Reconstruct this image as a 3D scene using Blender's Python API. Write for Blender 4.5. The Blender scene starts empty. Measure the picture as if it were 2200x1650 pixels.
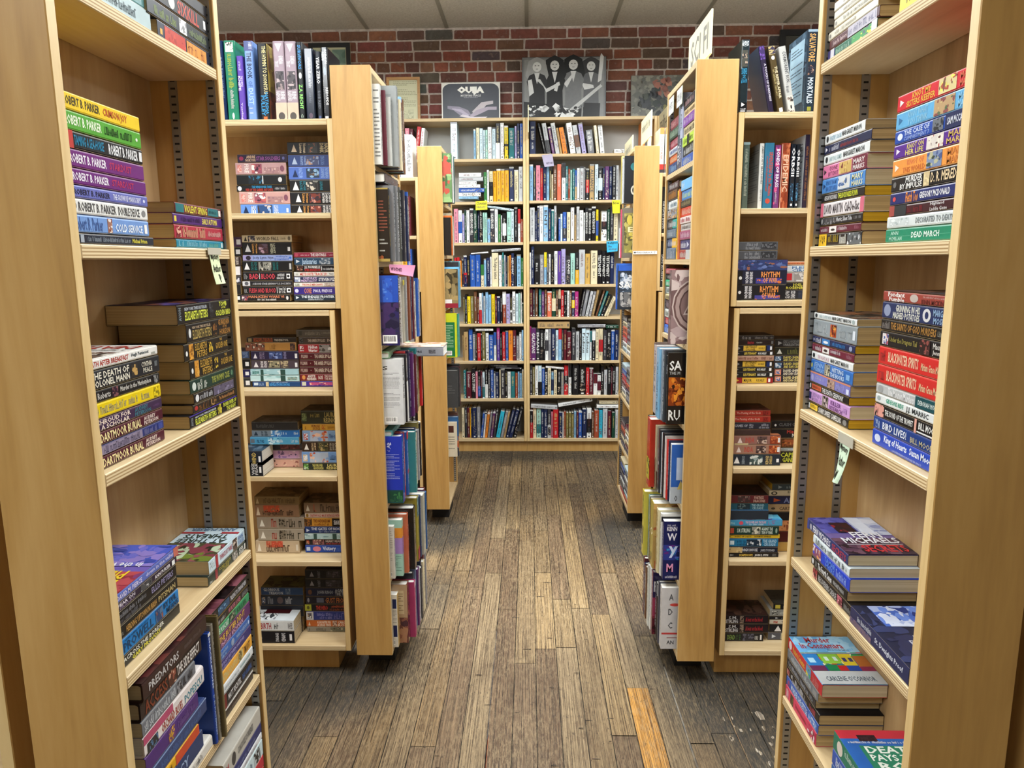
import bpy, bmesh, math, random
from mathutils import Matrix, Vector
S = bpy.context.scene
COL = S.collection

# ------------------------------------------------------------------ camera
F_PX = 1550.0
camd = bpy.data.cameras.new('camera'); camd.sensor_width = 36.0
camd.lens = F_PX/2200.0*36.0; camd.clip_start = 0.05; camd.clip_end = 60
cam = bpy.data.objects.new('camera', camd); COL.objects.link(cam); S.camera = cam
RX = Vector((0.9996954, 0.00339896, 0.02444481))
RY = Vector((0.02352305, 0.1684759, -0.98542505))
RZ = Vector((-0.00746779, 0.98569991, 0.16834463))
cam.matrix_world = Matrix.Translation((0, 0, 1.42)) @ Matrix((RX, RY, RZ)).to_4x4()

# ------------------------------------------------------------------ world, lamps, exposure
w = bpy.data.worlds.new('world'); S.world = w; w.use_nodes = True
w.node_tree.nodes['Background'].inputs[0].default_value = (0.80, 0.87, 1.0, 1)
w.node_tree.nodes['Background'].inputs[1].default_value = 0.35
S.view_settings.view_transform = 'Standard'; S.view_settings.look = 'None'
S.view_settings.gamma = 1.0; S.view_settings.use_curve_mapping = False
S.view_settings.exposure = 0.08
S.cycles.max_bounces = 6; S.cycles.diffuse_bounces = 4
CEIL = 3.07
# fluorescent lights, each with an up-light added to brighten the ceiling: x, y, watts
LAMPS = [(-1.55, -0.75, 52), (-1.05, 1.25, 34), (0.62, 1.30, 44),
         (-0.58, 3.40, 54), (0.95, 3.40, 48), (-2.3, 3.2, 30), (2.4, 3.2, 26)]

def link(o, parent=None):
    COL.objects.link(o)
    if parent: o.parent = parent
    return o

def tag(o, label=None, cat=None, group=None, kind=None):
    if label: o['label'] = label
    if cat: o['category'] = cat
    if group: o['group'] = group
    if kind: o['kind'] = kind
    return o

def lin(c):
    if isinstance(c, str):
        c = PAL.get(c, c)
        c = [int(c[i:i+2], 16)/255 for i in (0, 2, 4)]
    return tuple((v/12.92 if v <= .04045 else ((v+.055)/1.055)**2.4) for v in c)

# ------------------------------------------------------------------ materials
def newmat(name, rough=.5):
    m = bpy.data.materials.new(name); m.use_nodes = True
    nt = m.node_tree; b = nt.nodes['Principled BSDF']
    b.inputs['Roughness'].default_value = rough
    return m, nt, b
def N(nt, kind, **kw):
    n = nt.nodes.new(kind)
    for k, v in kw.items():
        if k in n.inputs: n.inputs[k].default_value = v
        else: setattr(n, k, v)
    return n
def plain(name, c, rough=.5, metal=0, spec=.5):
    m, nt, b = newmat(name, rough); b.inputs['Base Color'].default_value = (*lin(c), 1)
    b.inputs['Metallic'].default_value = metal
    b.inputs['Specular IOR Level'].default_value = spec
    return m
def ramp(nt, stops):
    r = nt.nodes.new('ShaderNodeValToRGB')
    while len(r.color_ramp.elements) < len(stops): r.color_ramp.elements.new(.5)
    for e, (p, c) in zip(r.color_ramp.elements, stops):
        e.position = p; e.color = (*lin(c), 1)
    return r
def wood(name, c0, c1, c2, axis='z', rough=.42):
    """maple veneer with long soft grain along an axis"""
    m, nt, b = newmat(name, rough); L = nt.links
    tc = N(nt, 'ShaderNodeTexCoord'); mp = N(nt, 'ShaderNodeMapping')
    sc = {'z': (9, 9, .9), 'x': (.9, 9, 9), 'y': (9, .9, 9)}[axis]
    mp.inputs['Scale'].default_value = sc
    L.new(tc.outputs['Object'], mp.inputs[0])
    n1 = N(nt, 'ShaderNodeTexNoise', Scale=1.3, Detail=5.0, Roughness=.55, Distortion=1.4)
    L.new(mp.outputs[0], n1.inputs['Vector'])
    mp2 = N(nt, 'ShaderNodeMapping'); mp2.inputs['Scale'].default_value = tuple(v*14 for v in sc)
    L.new(tc.outputs['Object'], mp2.inputs[0])
    n2 = N(nt, 'ShaderNodeTexNoise', Scale=1.0, Detail=3.0)
    L.new(mp2.outputs[0], n2.inputs['Vector'])
    mx = N(nt, 'ShaderNodeMath', operation='MULTIPLY_ADD'); mx.inputs[1].default_value = .28
    L.new(n2.outputs[0], mx.inputs[0]); L.new(n1.outputs[0], mx.inputs[2])
    r = ramp(nt, [(.38, c0), (.62, c1), (.86, c2)])
    L.new(mx.outputs[0], r.inputs[0]); L.new(r.outputs[0], b.inputs['Base Color'])
    return m
def ply(name, axis):
    """plywood edge: layers stacked along an axis"""
    m, nt, b = newmat(name, .6); L = nt.links
    tc = N(nt, 'ShaderNodeTexCoord'); sp = N(nt, 'ShaderNodeSeparateXYZ')
    L.new(tc.outputs['Object'], sp.inputs[0])
    nz = N(nt, 'ShaderNodeTexNoise', Scale=14.0, Detail=3.0); L.new(tc.outputs['Object'], nz.inputs[0])
    a = N(nt, 'ShaderNodeMath', operation='MULTIPLY_ADD'); a.inputs[1].default_value = .0016
    L.new(nz.outputs[0], a.inputs[0]); L.new(sp.outputs['XYZ'.index(axis.upper())], a.inputs[2])
    f = N(nt, 'ShaderNodeMath', operation='MULTIPLY'); f.inputs[1].default_value = 1/.0042*6.283
    L.new(a.outputs[0], f.inputs[0])
    s = N(nt, 'ShaderNodeMath', operation='SINE'); L.new(f.outputs[0], s.inputs[0])
    g = N(nt, 'ShaderNodeMath', operation='MULTIPLY_ADD'); g.inputs[1].default_value = .5; g.inputs[2].default_value = .5
    L.new(s.outputs[0], g.inputs[0])
    r = ramp(nt, [(.05, '9c7c4e'), (.4, 'cdb488'), (1, 'ddc9a0')])
    L.new(g.outputs[0], r.inputs[0]); L.new(r.outputs[0], b.inputs['Base Color'])
    return m
PAL = {'bk': '1b1a1d', 'dk': '35343a', 'gy': '85858a', 'lg': 'b9bcbe', 'wh': 'e4e6e4', 'cr': 'ddd0ac', 'ta': 'b09262', 'br': '69452d', 'mr': '591d2a', 'rd': 'b8252b', 'pk': 'd78697', 'cl': 'cd674a', 'om': 'e08227', 'ye': 'e8ca20', 'ol': '776d3e', 'gn': '35763c', 'dg': '1d4233', 'tl': '2a7175', 'mn': 'a2cfc0', 'lb': '87b4d6', 'bl': '2955a6', 'nv': '1d284c', 'vi': '57388e', 'lv': 'a69fcb', 'pu': '592a60', 'cy': '2eaecb', 'pb': 'c5dbe4', 'mg': 'a73077', 'ru': '9b4930', 'am': 'e6a522', 'go': 'c8a256', 'rb': '1f3fa8'}
M = {}
M['panel'] = wood('maple_panel', 'a27a42', 'b88f50', 'c49d60')
M['inner'] = wood('maple_inner', '9c7b50', 'b39266', 'c0a276')
M['shelfx'] = wood('maple_shelf', 'bea176', 'd3ba8e', 'dec9a2', 'x')
M['edge'] = ply('plywood_edge', 'z')
M['edgex'] = wood('maple_edge_band', 'c2a168', 'd6b983', 'e0c794')
M['standard'] = plain('zinc_standard', '9c9c9a', .38, .75)
M['slot'] = plain('dark_slot', '141210', .8)
M['black'] = plain('black_kick', '100f0f', .7)
M['paper'] = plain('note_paper', 'd8e4c0', .8)
M['fixture'] = plain('troffer_white', 'e8eaea', .5)
em, nt, b = newmat('fluorescent_lens', .5)
b.inputs['Emission Color'].default_value = (.93, .97, 1, 1); b.inputs['Emission Strength'].default_value = 3.0
M['lens'] = em
# printed card: colour comes from the mesh's own colour attribute (printing ink)
def card(name, rough, spec=.5):
    m, nt, b = newmat(name, rough); L = nt.links
    a = N(nt, 'ShaderNodeAttribute', attribute_name='Col')
    tc = N(nt, 'ShaderNodeTexCoord')
    n = N(nt, 'ShaderNodeTexNoise', Scale=38.0, Detail=4.0); L.new(tc.outputs['Object'], n.inputs[0])
    r = N(nt, 'ShaderNodeMapRange'); r.inputs[3].default_value = .84; r.inputs[4].default_value = 1.12
    L.new(n.outputs[0], r.inputs[0])
    mx = N(nt, 'ShaderNodeVectorMath', operation='SCALE'); L.new(a.outputs['Color'], mx.inputs[0]); L.new(r.outputs[0], mx.inputs['Scale'])
    L.new(mx.outputs[0], b.inputs['Base Color']); b.inputs['Specular IOR Level'].default_value = spec
    return m
M['card'] = card('printed_card', .36, .3)
M['jacket'] = card('glossy_jacket', .16, .5)
def pagemat(name, c0, c1):
    m, nt, b = newmat(name, .85); L = nt.links
    tc = N(nt, 'ShaderNodeTexCoord'); mp = N(nt, 'ShaderNodeMapping')
    mp.inputs['Scale'].default_value = (3, 3, 900)
    L.new(tc.outputs['Object'], mp.inputs[0])
    n = N(nt, 'ShaderNodeTexNoise', Scale=1.0, Detail=2.0); L.new(mp.outputs[0], n.inputs[0])
    r = ramp(nt, [(.3, c0), (.7, c1)]); L.new(n.outputs[0], r.inputs[0]); L.new(r.outputs[0], b.inputs['Base Color'])
    return m
PG = {'w': pagemat('white_pages', 'cfcdc4', 'ecebe4'), 'c': pagemat('cream_pages', 'b7a785', 'd3c6a6'),
      't': pagemat('tanned_pages', 'a0885c', 'c4aa7a'), 'y': pagemat('yellow_stained_pages', 'b08a10', 'd2a820')}

# ------------------------------------------------------------------ mesh helpers
def mesh_obj(name, verts, faces, mats, parent=None, midx=None, fcol=None, smooth=False):
    me = bpy.data.meshes.new(name); me.from_pydata(verts, [], faces)
    for m in mats: me.materials.append(m)
    if midx: me.polygons.foreach_set('material_index', midx)
    if fcol:
        at = me.color_attributes.new('Col', 'FLOAT_COLOR', 'CORNER')
        buf = []
        for p, c in zip(me.polygons, fcol): buf += [c[0], c[1], c[2], 1.0]*p.loop_total
        at.data.foreach_set('color', buf)
    if smooth: me.polygons.foreach_set('use_smooth', [True]*len(me.polygons))
    me.update()
    return link(bpy.data.objects.new(name, me), parent)
def boxv(x0, y0, z0, x1, y1, z1):
    v = [(x0, y0, z0), (x1, y0, z0), (x1, y1, z0), (x0, y1, z0), (x0, y0, z1), (x1, y0, z1), (x1, y1, z1), (x0, y1, z1)]
    f = [(0, 3, 2, 1), (4, 5, 6, 7), (0, 1, 5, 4), (1, 2, 6, 5), (2, 3, 7, 6), (3, 0, 4, 7)]   # bottom top front right back left
    return v, f
def box(name, b, mat, parent=None, front=None, bevel=.0012):
    """box with softened edges; front = material of the face at -y"""
    bm = bmesh.new(); v, f = boxv(*b)
    vs = [bm.verts.new(p) for p in v]
    for i, q in enumerate(f):
        fc = bm.faces.new([vs[k] for k in q]); fc.material_index = 1 if (front and i == 2) else 0
    if bevel: bmesh.ops.bevel(bm, geom=bm.edges[:], offset=bevel, segments=1, affect='EDGES')
    me = bpy.data.meshes.new(name); bm.to_mesh(me); bm.free()
    me.materials.append(mat)
    if front: me.materials.append(front)
    return link(bpy.data.objects.new(name, me), parent)

# ------------------------------------------------------------------ book table, metres
# kind, pose, x, y, z, rotation, lean, length, thickness, depth, colour, pages, spine inks, cover inks, label, group, finish
EXTRA_TEXT = ['*OUIJA','MYSTIFYING ORACLE','WILLIAM FULD TALKING BOARD SET','SCI FI','Mystery','Author','P','M','Christian','History','HISTORY','Religion','The','Writings','Bibles','women','Fiction Authors A - Z','WHITE C','SYLVIA']
BOOK_ROWS = [
('p','L','t','',-.53,.844,1.596,90,0,.171,.0201,.1045,'e3bf1e/T|4|46|30,78|3a3210|ROBERT B. PARKER;T|50|82|32,76|b84a1c|CRIMSON JOY//bright yellow paperback crimson joy, topmost in @/0'),
('p','L','t','',-.53,.844,1.5735,90,0,.171,.0221,.1045,'4f9a2e/T|4|46|30,78|e2ecd0|ROBERT B. PARKER;~|50|88|28,72|1f4a18;E|92|95|40,60|dce8d0//green paperback under the yellow one, second down, @/0'),
('p','L','t','',-.53,.844,1.553,90,0,.171,.0201,.1045,'16181c/B|3|11||b83a34;T|12|47|25,80|1f7fa2|TAMING A SEA-HORSE;T|53|93||e6e6e6|ROBERT B. PARKER;B|95|99|20,80|e0e0e0//black paperback with red block and blue title, third down, @/0'),
('p','L','t','',-.53,.844,1.5315,90,0,.171,.0211,.1045,'6a2270/T|5|48|28,76|e4dce6|ROBERT B. PARKER;T|52|82|30,72|b0305a|STARDUST;B|1|3|25,75|8a5a94//purple paperback with magenta title, upper of two, fourth down, @/0'),
('p','L','t','',-.53,.846,1.5121,90,0,.171,.019,.1045,'662070/T|5|48|28,76|e4dce6|ROBERT B. PARKER;T|52|82|30,72|b0305a|STARDUST;B|1|3|25,75|8a5a94//purple paperback with magenta title, lower of two, fifth down, @/0'),
('p','L','t','',-.53,.847,1.4967,90,0,.171,.015,.1045,'6268ae/T|4|47|28,72|20203c|ROBERT B. PARKER;T|51|90|28,74|d8daf0|THE GODWULF MANUSCRIPT;E|93|96|35,65|d8daf0//periwinkle paperback godwulf manuscript, sixth down, @/0'),
('p','L','t','',-.53,.844,1.4783,90,0,.171,.018,.1045,'dcdcd8/E|2|7|25,75|5a5a5a;T|9|55|22,80|4a4a4c|ROBERT B. PARKER;T|58|88|22,80|4a4a4c|DOUBLE DEUCE;E|91|97|25,75|808080//white paperback double deuce, seventh down, @/0'),
('p','L','t','',-.53,.844,1.4568,90,0,.171,.0211,.1045,'6f94cc/T|3|36|16,86|39568e|Robert B. Parker;I|42|48|8,92|9a6a5a|d8c0a0,7a2c20,e0d8d0;T|52|90|20,66|dfe8f4|COLD SERVICE;B|93|97|18,75|e6e6e6//light blue paperback cold service, eighth down, @/0'),
('p','L','t','',-.53,.854,1.4435,90,0,.171,.0129,.1045,'1b2434/B|2|6|15,85|9aa4b0;~|10|66|28,72|8c98a4;T|68|90|30,72|d2c84a|Michael Prince//dark navy paperback michael prince, bottom of @/0'),
('p','L','t','',-.53,1.097,1.495,90,0,.164,.0161,.1045,'6c2232/B|1|17|10,90|1f6e74;B|68|92|12,88|2a7076;T|18|66|16,84|d6cc4a|VIOLENT SPRING;~|70|88|35,65|12343c;B|93|98|20,80|e0dcd0//maroon and teal paperback violent spring, topmost in @/1'),
('p','L','t','',-.53,1.088,1.4785,90,0,.173,.0161,.1045,'49206c/B|2|6|25,75|d8c84a;~|14|52||31144c;T|56|88|25,78|e0cf5e|EARLY AUTUMN//purple paperback early autumn, second down, @/1'),
('p','L','t','',-.53,1.089,1.4569,90,0,.172,.0212,.1045,'a82f42/I|3|12||8a2434|d8a890,5a1420;~|15|60|14,86|d8a080;~|66|96||d8a8a0//red paperback with pale lettering, third down, @/1'),
('p','L','t','',-.53,1.093,1.4435,90,0,.168,.013,.1045,'157c96/~|4|14|20,80|9ad0dc;~|20|62|22,78|8cc4d4;~|66|92|20,70|6ab0a0;B|94|98|18,80|c8d8d8//turquoise paperback with pale lettering, bottom of @/1'),
('p','L','t','',-.534,.845,1.2914,90,0,.171,.0137,.1005,'dedbd4/T|2|56|26,74|a8362e|DEATH AFTER BREAKFAST;T|60|86|30,74|33454e|Hugh Pentecost;B|90|96|20,40|9a9a90/I|5|95|50,95|c9c2b6|5a3a30,8c7a6a,e0dcd4,3a3230;T|8|92|12,30|b03a30|DEATH;~|10|80|36,44|8a8a84/white paperback death after breakfast, topmost in @/2'),
('p','L','t','',-.534,.847,1.2662,90,0,.171,.0248,.1005,'20242a/T|4|54|52,86|dcd6c4|THE DEATH OF;T|4|54|12,46|dcd6c4|COLONEL MANN;I|57|66|20,80|33302c|9a7a4a,c09a5a;T|72|88|54,80|cfc9b8|CYNTHIA;T|74|88|20,46|cfc9b8|PEALE;~|92|98|40,80|8a9296//charcoal paperback the death of colonel mann, second down, @/2'),
('p','L','t','',-.534,.844,1.2501,90,0,.171,.0157,.1005,'17181b/T|1|28|25,75|b8b4ae|Lora Roberts;I|30|38||2a1a2a|6a3a4a,8a5a5a;T|41|86|22,78|c2beb6|Murder in the Marketplace;I|90|97|15,85|2a2c2e|8a8a88//black paperback murder in the marketplace, third down, @/2'),
('p','L','t','',-.534,.844,1.23,90,0,.171,.0197,.1005,'e0c312/~|8|86|24,74|b3a878;I|89|98|12,88|d8ba10|8a7a10,f0d830//bright yellow paperback on the audrey stack, fourth down, @/2'),
('p','L','t','',-.534,.844,1.2138,90,0,.171,.0157,.1005,'3b2746/T|8|52|52,90|e2cfc0|SHROUD FOR;T|12|50|10,47|e2cfc0|A SCHOLAR;T|58|78|52,86|3f7684|AUDREY;T|58|82|14,46|3f7684|PETERSON;~|86|96|35,60|6a4a74//dark plum paperback shroud for a scholar, fifth down, @/2'),
('p','L','t','',-.534,.844,1.1967,90,0,.171,.0167,.1005,'4a1628/~|2|8||8a3a48;T|10|66|18,84|e4d49a|DARTMOOR BURIAL;T|70|88|54,84|e0cfc4|AUDREY;T|70|92|18,48|e0cfc4|PETERSON//maroon paperback dartmoor burial, upper copy, sixth down, @/2'),
('p','L','t','',-.534,.844,1.1826,90,0,.171,.0137,.1005,'27336e/B|10|66|10,92|8a7f94;~|11|65|18,84|3c3850;~|69|88|22,78|7a7aa8;B|91|98|20,80|3c4a90//blue paperback with lilac letter band, seventh down, @/2'),
('p','L','t','',-.534,.844,1.1655,90,0,.171,.0167,.1005,'4a1628/~|2|8||8a3a48;T|10|66|18,84|e4d49a|DARTMOOR BURIAL;T|70|88|54,84|e0cfc4|AUDREY;T|70|92|18,48|e0cfc4|PETERSON//maroon paperback dartmoor burial, lower copy, bottom of @/2'),
('p','L','t','',-.526,1.068,1.3278,90,0,.193,.0303,.1085,'15171a/r|2|6|20,85|7c8a90|AVON;T|12|52|68,84|b4bac0|NEW YORK TIMES BESTSELLER;T|12|53|20,62|cdd44a|ELIZABETH PETERS;I|56|64|10,92|1c1e22|4a4c52,34363a;T|76|92|66,92|cfd44e|TOMB;T|80|89|52,62|cfd44e|OF THE;T|68|99|16,46|cfd44e|GOLDEN BIRD/I|0|100|0,100|2c2848|3c3470,5a4a86,7a4a3a,2a2440,1c1a30/thick black paperback tomb of the golden bird, topmost in @/3'),
('p','L','t','',-.526,1.092,1.2981,90,0,.163,.0293,.106,'15171a/E|4|9|25,75|d0d0cc;T|12|52|70,84|b09a80|NEW YORK TIMES BESTSELLER;T|12|54|16,64|a08a4e|ELIZABETH PETERS;I|57|66|10,92|1c1a18|8a5a2e,5a3a20;T|70|97|62,94|a8783e|GUARDIAN;T|80|90|44,58|a8783e|OF THE;T|72|98|8,40|a8783e|HORIZON//black paperback guardian of the horizon, second down, @/3'),
('p','L','t','',-.526,1.079,1.2704,90,0,.162,.0273,.1085,'1b1a18/E|3|7|30,60|e0e0dc;I|10|19|6,94|c88a34|e0a84a,8a5a20;T|22|48|52,90|b08a3a|ELIZABETH;T|26|48|10,46|b08a3a|PETERS;I|52|62|20,80|2a241a|d0b03a,b08a2a;T|78|84|74,90|b08a3a|THE;T|68|97|30,66|b08a3a|GOLDEN ONE//black paperback golden one, upper copy, third down, @/3'),
('p','L','t','',-.526,1.093,1.2407,90,0,.164,.0293,.106,'1b1a18/E|3|7|30,60|e0e0dc;I|10|19|6,94|c88a34|e0a84a,8a5a20;T|22|48|52,90|b08a3a|ELIZABETH;T|26|48|10,46|b08a3a|PETERS;I|52|62|20,80|2a241a|d0b03a,b08a2a;T|78|84|74,90|b08a3a|THE;T|68|97|30,66|b08a3a|GOLDEN ONE//black paperback golden one, lower copy, fourth down, @/3'),
('p','L','t','',-.526,1.089,1.218,90,0,.168,.0224,.106,'16342c/E|4|12|20,80|c8d0c8;~|15|40|15,85|c8ccc0;T|46|88|28,74|9aa04a|THE MUMMY CASE;E|91|97|30,75|4a7058//dark green paperback the mummy case, fifth down, @/3'),
('p','L','t','',-.526,1.099,1.2011,90,0,.157,.0164,.106,'1c1c20/E|3|11||d8d8d8;~|13|42|24,76|c4c4c8;I|45|97|6,94|5a5468|8a84a0,3a3448,7a7488//black paperback with purple picture band, sixth down, @/3'),
('p','L','t','',-.526,1.093,1.1863,90,0,.163,.0144,.106,'241e1c/E|3|10|30,80|a83030;~|12|34|14,86|8a5a30;I|38|52||3a2c20|8a6238,b08850;T|58|96|36,76|b07a48|The Murders of Richard III//black paperback with brown portrait, seventh down, @/3'),
('p','L','t','',-.526,1.079,1.1655,90,0,.182,.0204,.106,'16171a/B|0|100|92,100|4a3a9a;r|2|6|20,80|8a9296|AVON;T|10|52|66,80|c0c4c8|NEW YORK TIMES BESTSELLER;T|10|52|16,60|cdd44a|ELIZABETH PETERS;I|55|64|10,92|2a2a1c|d0c040,a89a30;T|68|98|54,88|cdd44a|BORROWER OF;T|74|96|14,46|cdd44a|THE NIGHT//black and violet paperback borrower of the night, bottom of @/3'),
('p','L','c','',-.535,.854,.9848,90,0,.171,.0133,.0995,'5a6ab4/T|4|40|25,75|d8d0e8|DAVID M. PIERCE;T|46|92|25,75|c8c4e8|down in the valley;B|92|100||c06a5a/B|0|100||6a5aa8;I|0|100|55,100|a03a4a|b04a50,8a3040,7a3a6a;I|0|100|0,45|4a5ab8|6a6ac0,8a7ac0,3a4aa0;T|20|85|72,88|e8c832|DAVID M.;T|20|85|55,70|e8c832|PIERCE;~|15|85|88,93|d89aa0;T|15|85|36,48|e8e8f0|in the valley/paperback down in the valley, sunset cover, topmost in front stack, third shelf, P note case/4'),
('p','L','c','',-.535,.848,.973,90,0,.171,.0114,.0995,'2b2032/T|8|32|50,88|d8d0d8|FEAR ON;T|10|32|14,46|7a6a84|FRIDAY;I|40|58|8,92|4a4a4c|c8c8c8,8a8a8a,2a2a2c;T|62|88|30,74|e6e2e6|ANN PURSER;B|91|96|15,80|e8e8e4//dark purple paperback fear on friday, second down, front stack, third shelf, P note case/4'),
('p','L','c','',-.535,.844,.9534,90,0,.171,.0192,.0995,'141416/~|4|50|52,84|8a8a8e;~|6|42|12,44|6a6a70;T|58|94|35,78|8d86a8|ELLIS PETERS;B|2|4|20,80|d0d0d0//black paperback black is the colour, third down, front stack, third shelf, P note case/4'),
('p','L','c','',-.535,.844,.9337,90,0,.171,.0192,.0995,'1a1a18/~|3|14|30,60|8a8a80;T|18|64|26,72|b48a4a|HERDING UPTOWN NUBBISH;T|67|96|30,72|b8a26a|PITSMAN//black paperback herding uptown, narrow gold title, fourth down, front stack, third shelf, P note case/4'),
('p','L','c','',-.535,.844,.9102,90,0,.171,.0232,.0995,'1372b4/E|2|8|25,75|dce8f0;T|12|56|20,74|123a5c|PROWELL;~|14|50|78,92|123a5c;I|60|72|8,92|23406a|8a4a3a,4a6a8a;T|74|96|54,90|123a5c|BY EVIL;T|78|98|12,46|123a5c|MEANS//bright blue paperback by evil means, fifth down, front stack, third shelf, P note case/4'),
('p','L','c','',-.535,.844,.8935,90,0,.171,.0163,.0995,'1d1e1c/T|10|72|52,88|d8d8cc|ACROSS THE BORDER;T|22|66|12,46|d8cf3a|GARY PROVOST;B|3|7|10,90|c8c8c0//black paperback across the border, bottom of front stack, third shelf, P note case/4'),
('p','L','c','',-.53,1.11,.9111,90,0,.151,.024,.1045,'c5d8e0/I|3|14|30,80|b8c8cc|8a9a9a,d8e4e8;B|17|23||a03038;T|28|62|36,70|a84a5a|THREATS AT THREE;I|64|76|8,92|5a4a44|2a2420,c8b8a8;T|79|94|50,84|6a8ab8|ANN;T|79|96|14,46|6a8ab8|PURSER/B|0|100||bcd0d8;I|0|100|48,100|4a4a30|2c2c20,6a7a30,8a4a50,b0c0a0,383828,7a3a44;B|0|100|14,19|a03038;E|30|60|10,23|c8dce4;T|8|92|36,48|2c3a34|AT THREE;T|12|88|22,34|2c3a34|THREATS;T|10|90|2,11|5a7a9a|ANN PURSER/white paperback threats at three, garden cover, topmost in @/5'),
('p','L','c','',-.53,1.104,.8935,90,0,.157,.0172,.1045,'26342f/T|3|10|10,35|c8ccc4|Sp;B|17|23||8a2c38;T|26|58|50,86|a89a48|FOUND GUILTY;T|34|52|14,46|a89a48|AT FIVE;I|62|76|8,92|8a8680|d0ccc4,4a4640;T|80|92|50,88|e0e0d8|ANN;T|80|94|12,46|e0e0d8|PURSER;B|95|99|20,82|e0e0d8//dark green paperback found guilty at five, bottom of @/5'),
('h','L','w','',-.52,.862,.6404,90,0,.19,.022,.11,'d8d4ca/~|20|80||6a6a6a//cream hardcover at base of pile, ninth from top in slanting pile on the fourth shelf/6'),
('p','L','c','',-.52,.862,.6628,90,0,.16,.03,.11,'2b3d66/T|20|70|25,72|9ab0d0|NANCY//dark blue paperback labelled nancy, eighth from top in slanting pile on the fourth shelf of/6'),
('p','L','c','',-.52,.862,.6932,90,0,.15,.016,.11,'d8a018/B|50|100||c84a28;~|6|44|25,75|5a3a10//thin yellow and red striped paperback, seventh from top in slanting pile on the fourth shelf/6'),
('h','L','c','',-.52,.862,.7096,90,0,.18,.026,.11,'33436e/B|0|100|90,100|8aa0c8;~|20|90||5a72a8//slate blue hardcover with pale lettering, sixth from top in slanting pile on the fourth shelf/6'),
('p','L','c','',-.52,.862,.736,90,0,.155,.025,.11,'4a2a6e/I|40|52||6a3a6e|b0802a,d0a040;~|58|92||7a5a9a//purple paperback with gold mark, fifth from top in slanting pile on the fourth shelf of/6'),
('h','L','w','',-.52,.862,.7614,90,0,.18,.03,.11,'dcd4d0/B|0|45|60,100|b04a6a;T|26|60|18,60|9a3a30|ORCHARD BLUES;T|64|96|20,60|4a8a9a|POPESCU;I|4|20|5,55|2a2c30|4a6a8a//white and pink hardcover orchard blues, fourth from top in slanting pile on the fourth shelf/6'),
('p','L','c','',-.52,.862,.7918,90,0,.155,.022,.11,'6d7076/~|4|60|20,80|c8ccd0;I|62|72||8a8a8e|3a3a3e;~|74|98|20,80|3a3a40//grey paperback with white blocks, third from top in slanting pile on the fourth shelf of/6'),
('h','L','c','',-.52,.862,.8142,90,0,.18,.029,.11,'2e2220/T|56|96|24,78|dcd6d0|THE SIDE EFFECT;I|42|54||4a2c24|d0a890,8a4a3a;T|6|40|20,84|7a3a26|ACCESS//dark brown hardcover the side effect, second from top in slanting pile on the fourth shelf/6'),
('h','L','c','',-.514,.862,.8436,90,0,.19,.028,.11,'33201e/T|8|52|30,72|b8b4b2|PREDATORS;~|60|90|40,60|6a5a58/I|0|100|0,100|3a1c1c|4a2020,2c1616,5a2a26;~|20|80|70,80|8a7a78/dark maroon hardcover predators with worn cover, topmost in the slanting pile on the fourth shelf/6'),
('h','S','w','',-.516,1.0575,.6404,90,0,.195,.0085,.11,'2346a0/T|4|50|22,76|c8d4ec|SHACKLETONS;T|56|92|25,72|a8bce0|D. M. PULTZMANN;B|0|3||e0e0e0//tall thin blue hardcover standing upright beside the slanting pile/7'),
('h','S','c','',-.514,1.0668,.6404,90,0,.205,.008,.11,'8f887a/T|4|94|22,76|3a362c|The Blonde with the Pearl Opal//tall thin grey hardcover with dark lettering standing between blue and olive/7'),
('h','S','y','',-.508,1.0755,.6404,90,0,.215,.0075,.115,'6c6040///olive cloth hardcover with yellowed top standing upright by the far stack/7'),
('p','L','t','',-.527,1.087,.8289,90,0,.165,.0192,.106,'1c1a1c/I|22|50|15,85|2a4a6a|6a9ab8,3a5a7a;T|52|94|28,72|c8c8cc|TALKING TO STRANGE MEN;I|3|16|20,80|5a3a34|c09a8a/I|0|100|0,100|7a4650|8a525c,6a3a44;I|0|60|30,60|1c1416|2a2022,3a2a2e/black paperback, rose coloured cover, topmost in @/8'),
('p','L','y','',-.527,1.087,.8132,90,0,.165,.0153,.106,'1e1c1e/~|3|40|25,75|b8b4b0;T|46|78|24,78|b86a7a|MURDER LOVER;~|82|98|25,80|8a8a8c//black paperback murder lover, second down, @/8'),
('p','L','t','',-.527,1.088,.7955,90,0,.165,.0173,.106,'2f8a5c/E|4|12|20,80|e0e4e0;T|15|44|22,78|cfe4d4|THE PUSHCART;I|46|62|6,94|1c3a2c|8a8a70,4a6a5a;T|66|92|25,75|1a5a3c|KILLER//green paperback the pushcart killer, third down, @/8'),
('p','L','t','',-.527,1.089,.769,90,0,.165,.0261,.106,'56255c/I|3|12|12,88|d8ccd8|6a4a6e;T|18|84|50,90|d8b04a|THE BUTTER DID IT;T|22|78|12,44|c89ab4|PHYLLIS RICHMAN//purple paperback the butter did it, fourth down, far stack, fourth shelf, P note case/8'),
('p','L','t','',-.527,1.084,.7494,90,0,.165,.0192,.106,'2f5ea6/~|4|40|52,84|a8c0e0;~|6|36|16,44|a8c0e0;E|48|56||8a98b0;T|62|92|36,66|9ab4d8|MARCY HEIDISH;E|94|97|30,70|c8d8f0//mid blue paperback with round emblem, fifth down, far stack, fourth shelf, P note case/8'),
('p','L','t','',-.527,1.086,.7298,90,0,.165,.0192,.106,'2c2a6c/E|4|9|25,70|b0b0d8;T|16|80|52,82|a8a0d0|THE BODY BETWEEN SHAFTOES;~|20|60|14,40|a8a0d0//indigo paperback with thin lettering, sixth down, @/8'),
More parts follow.
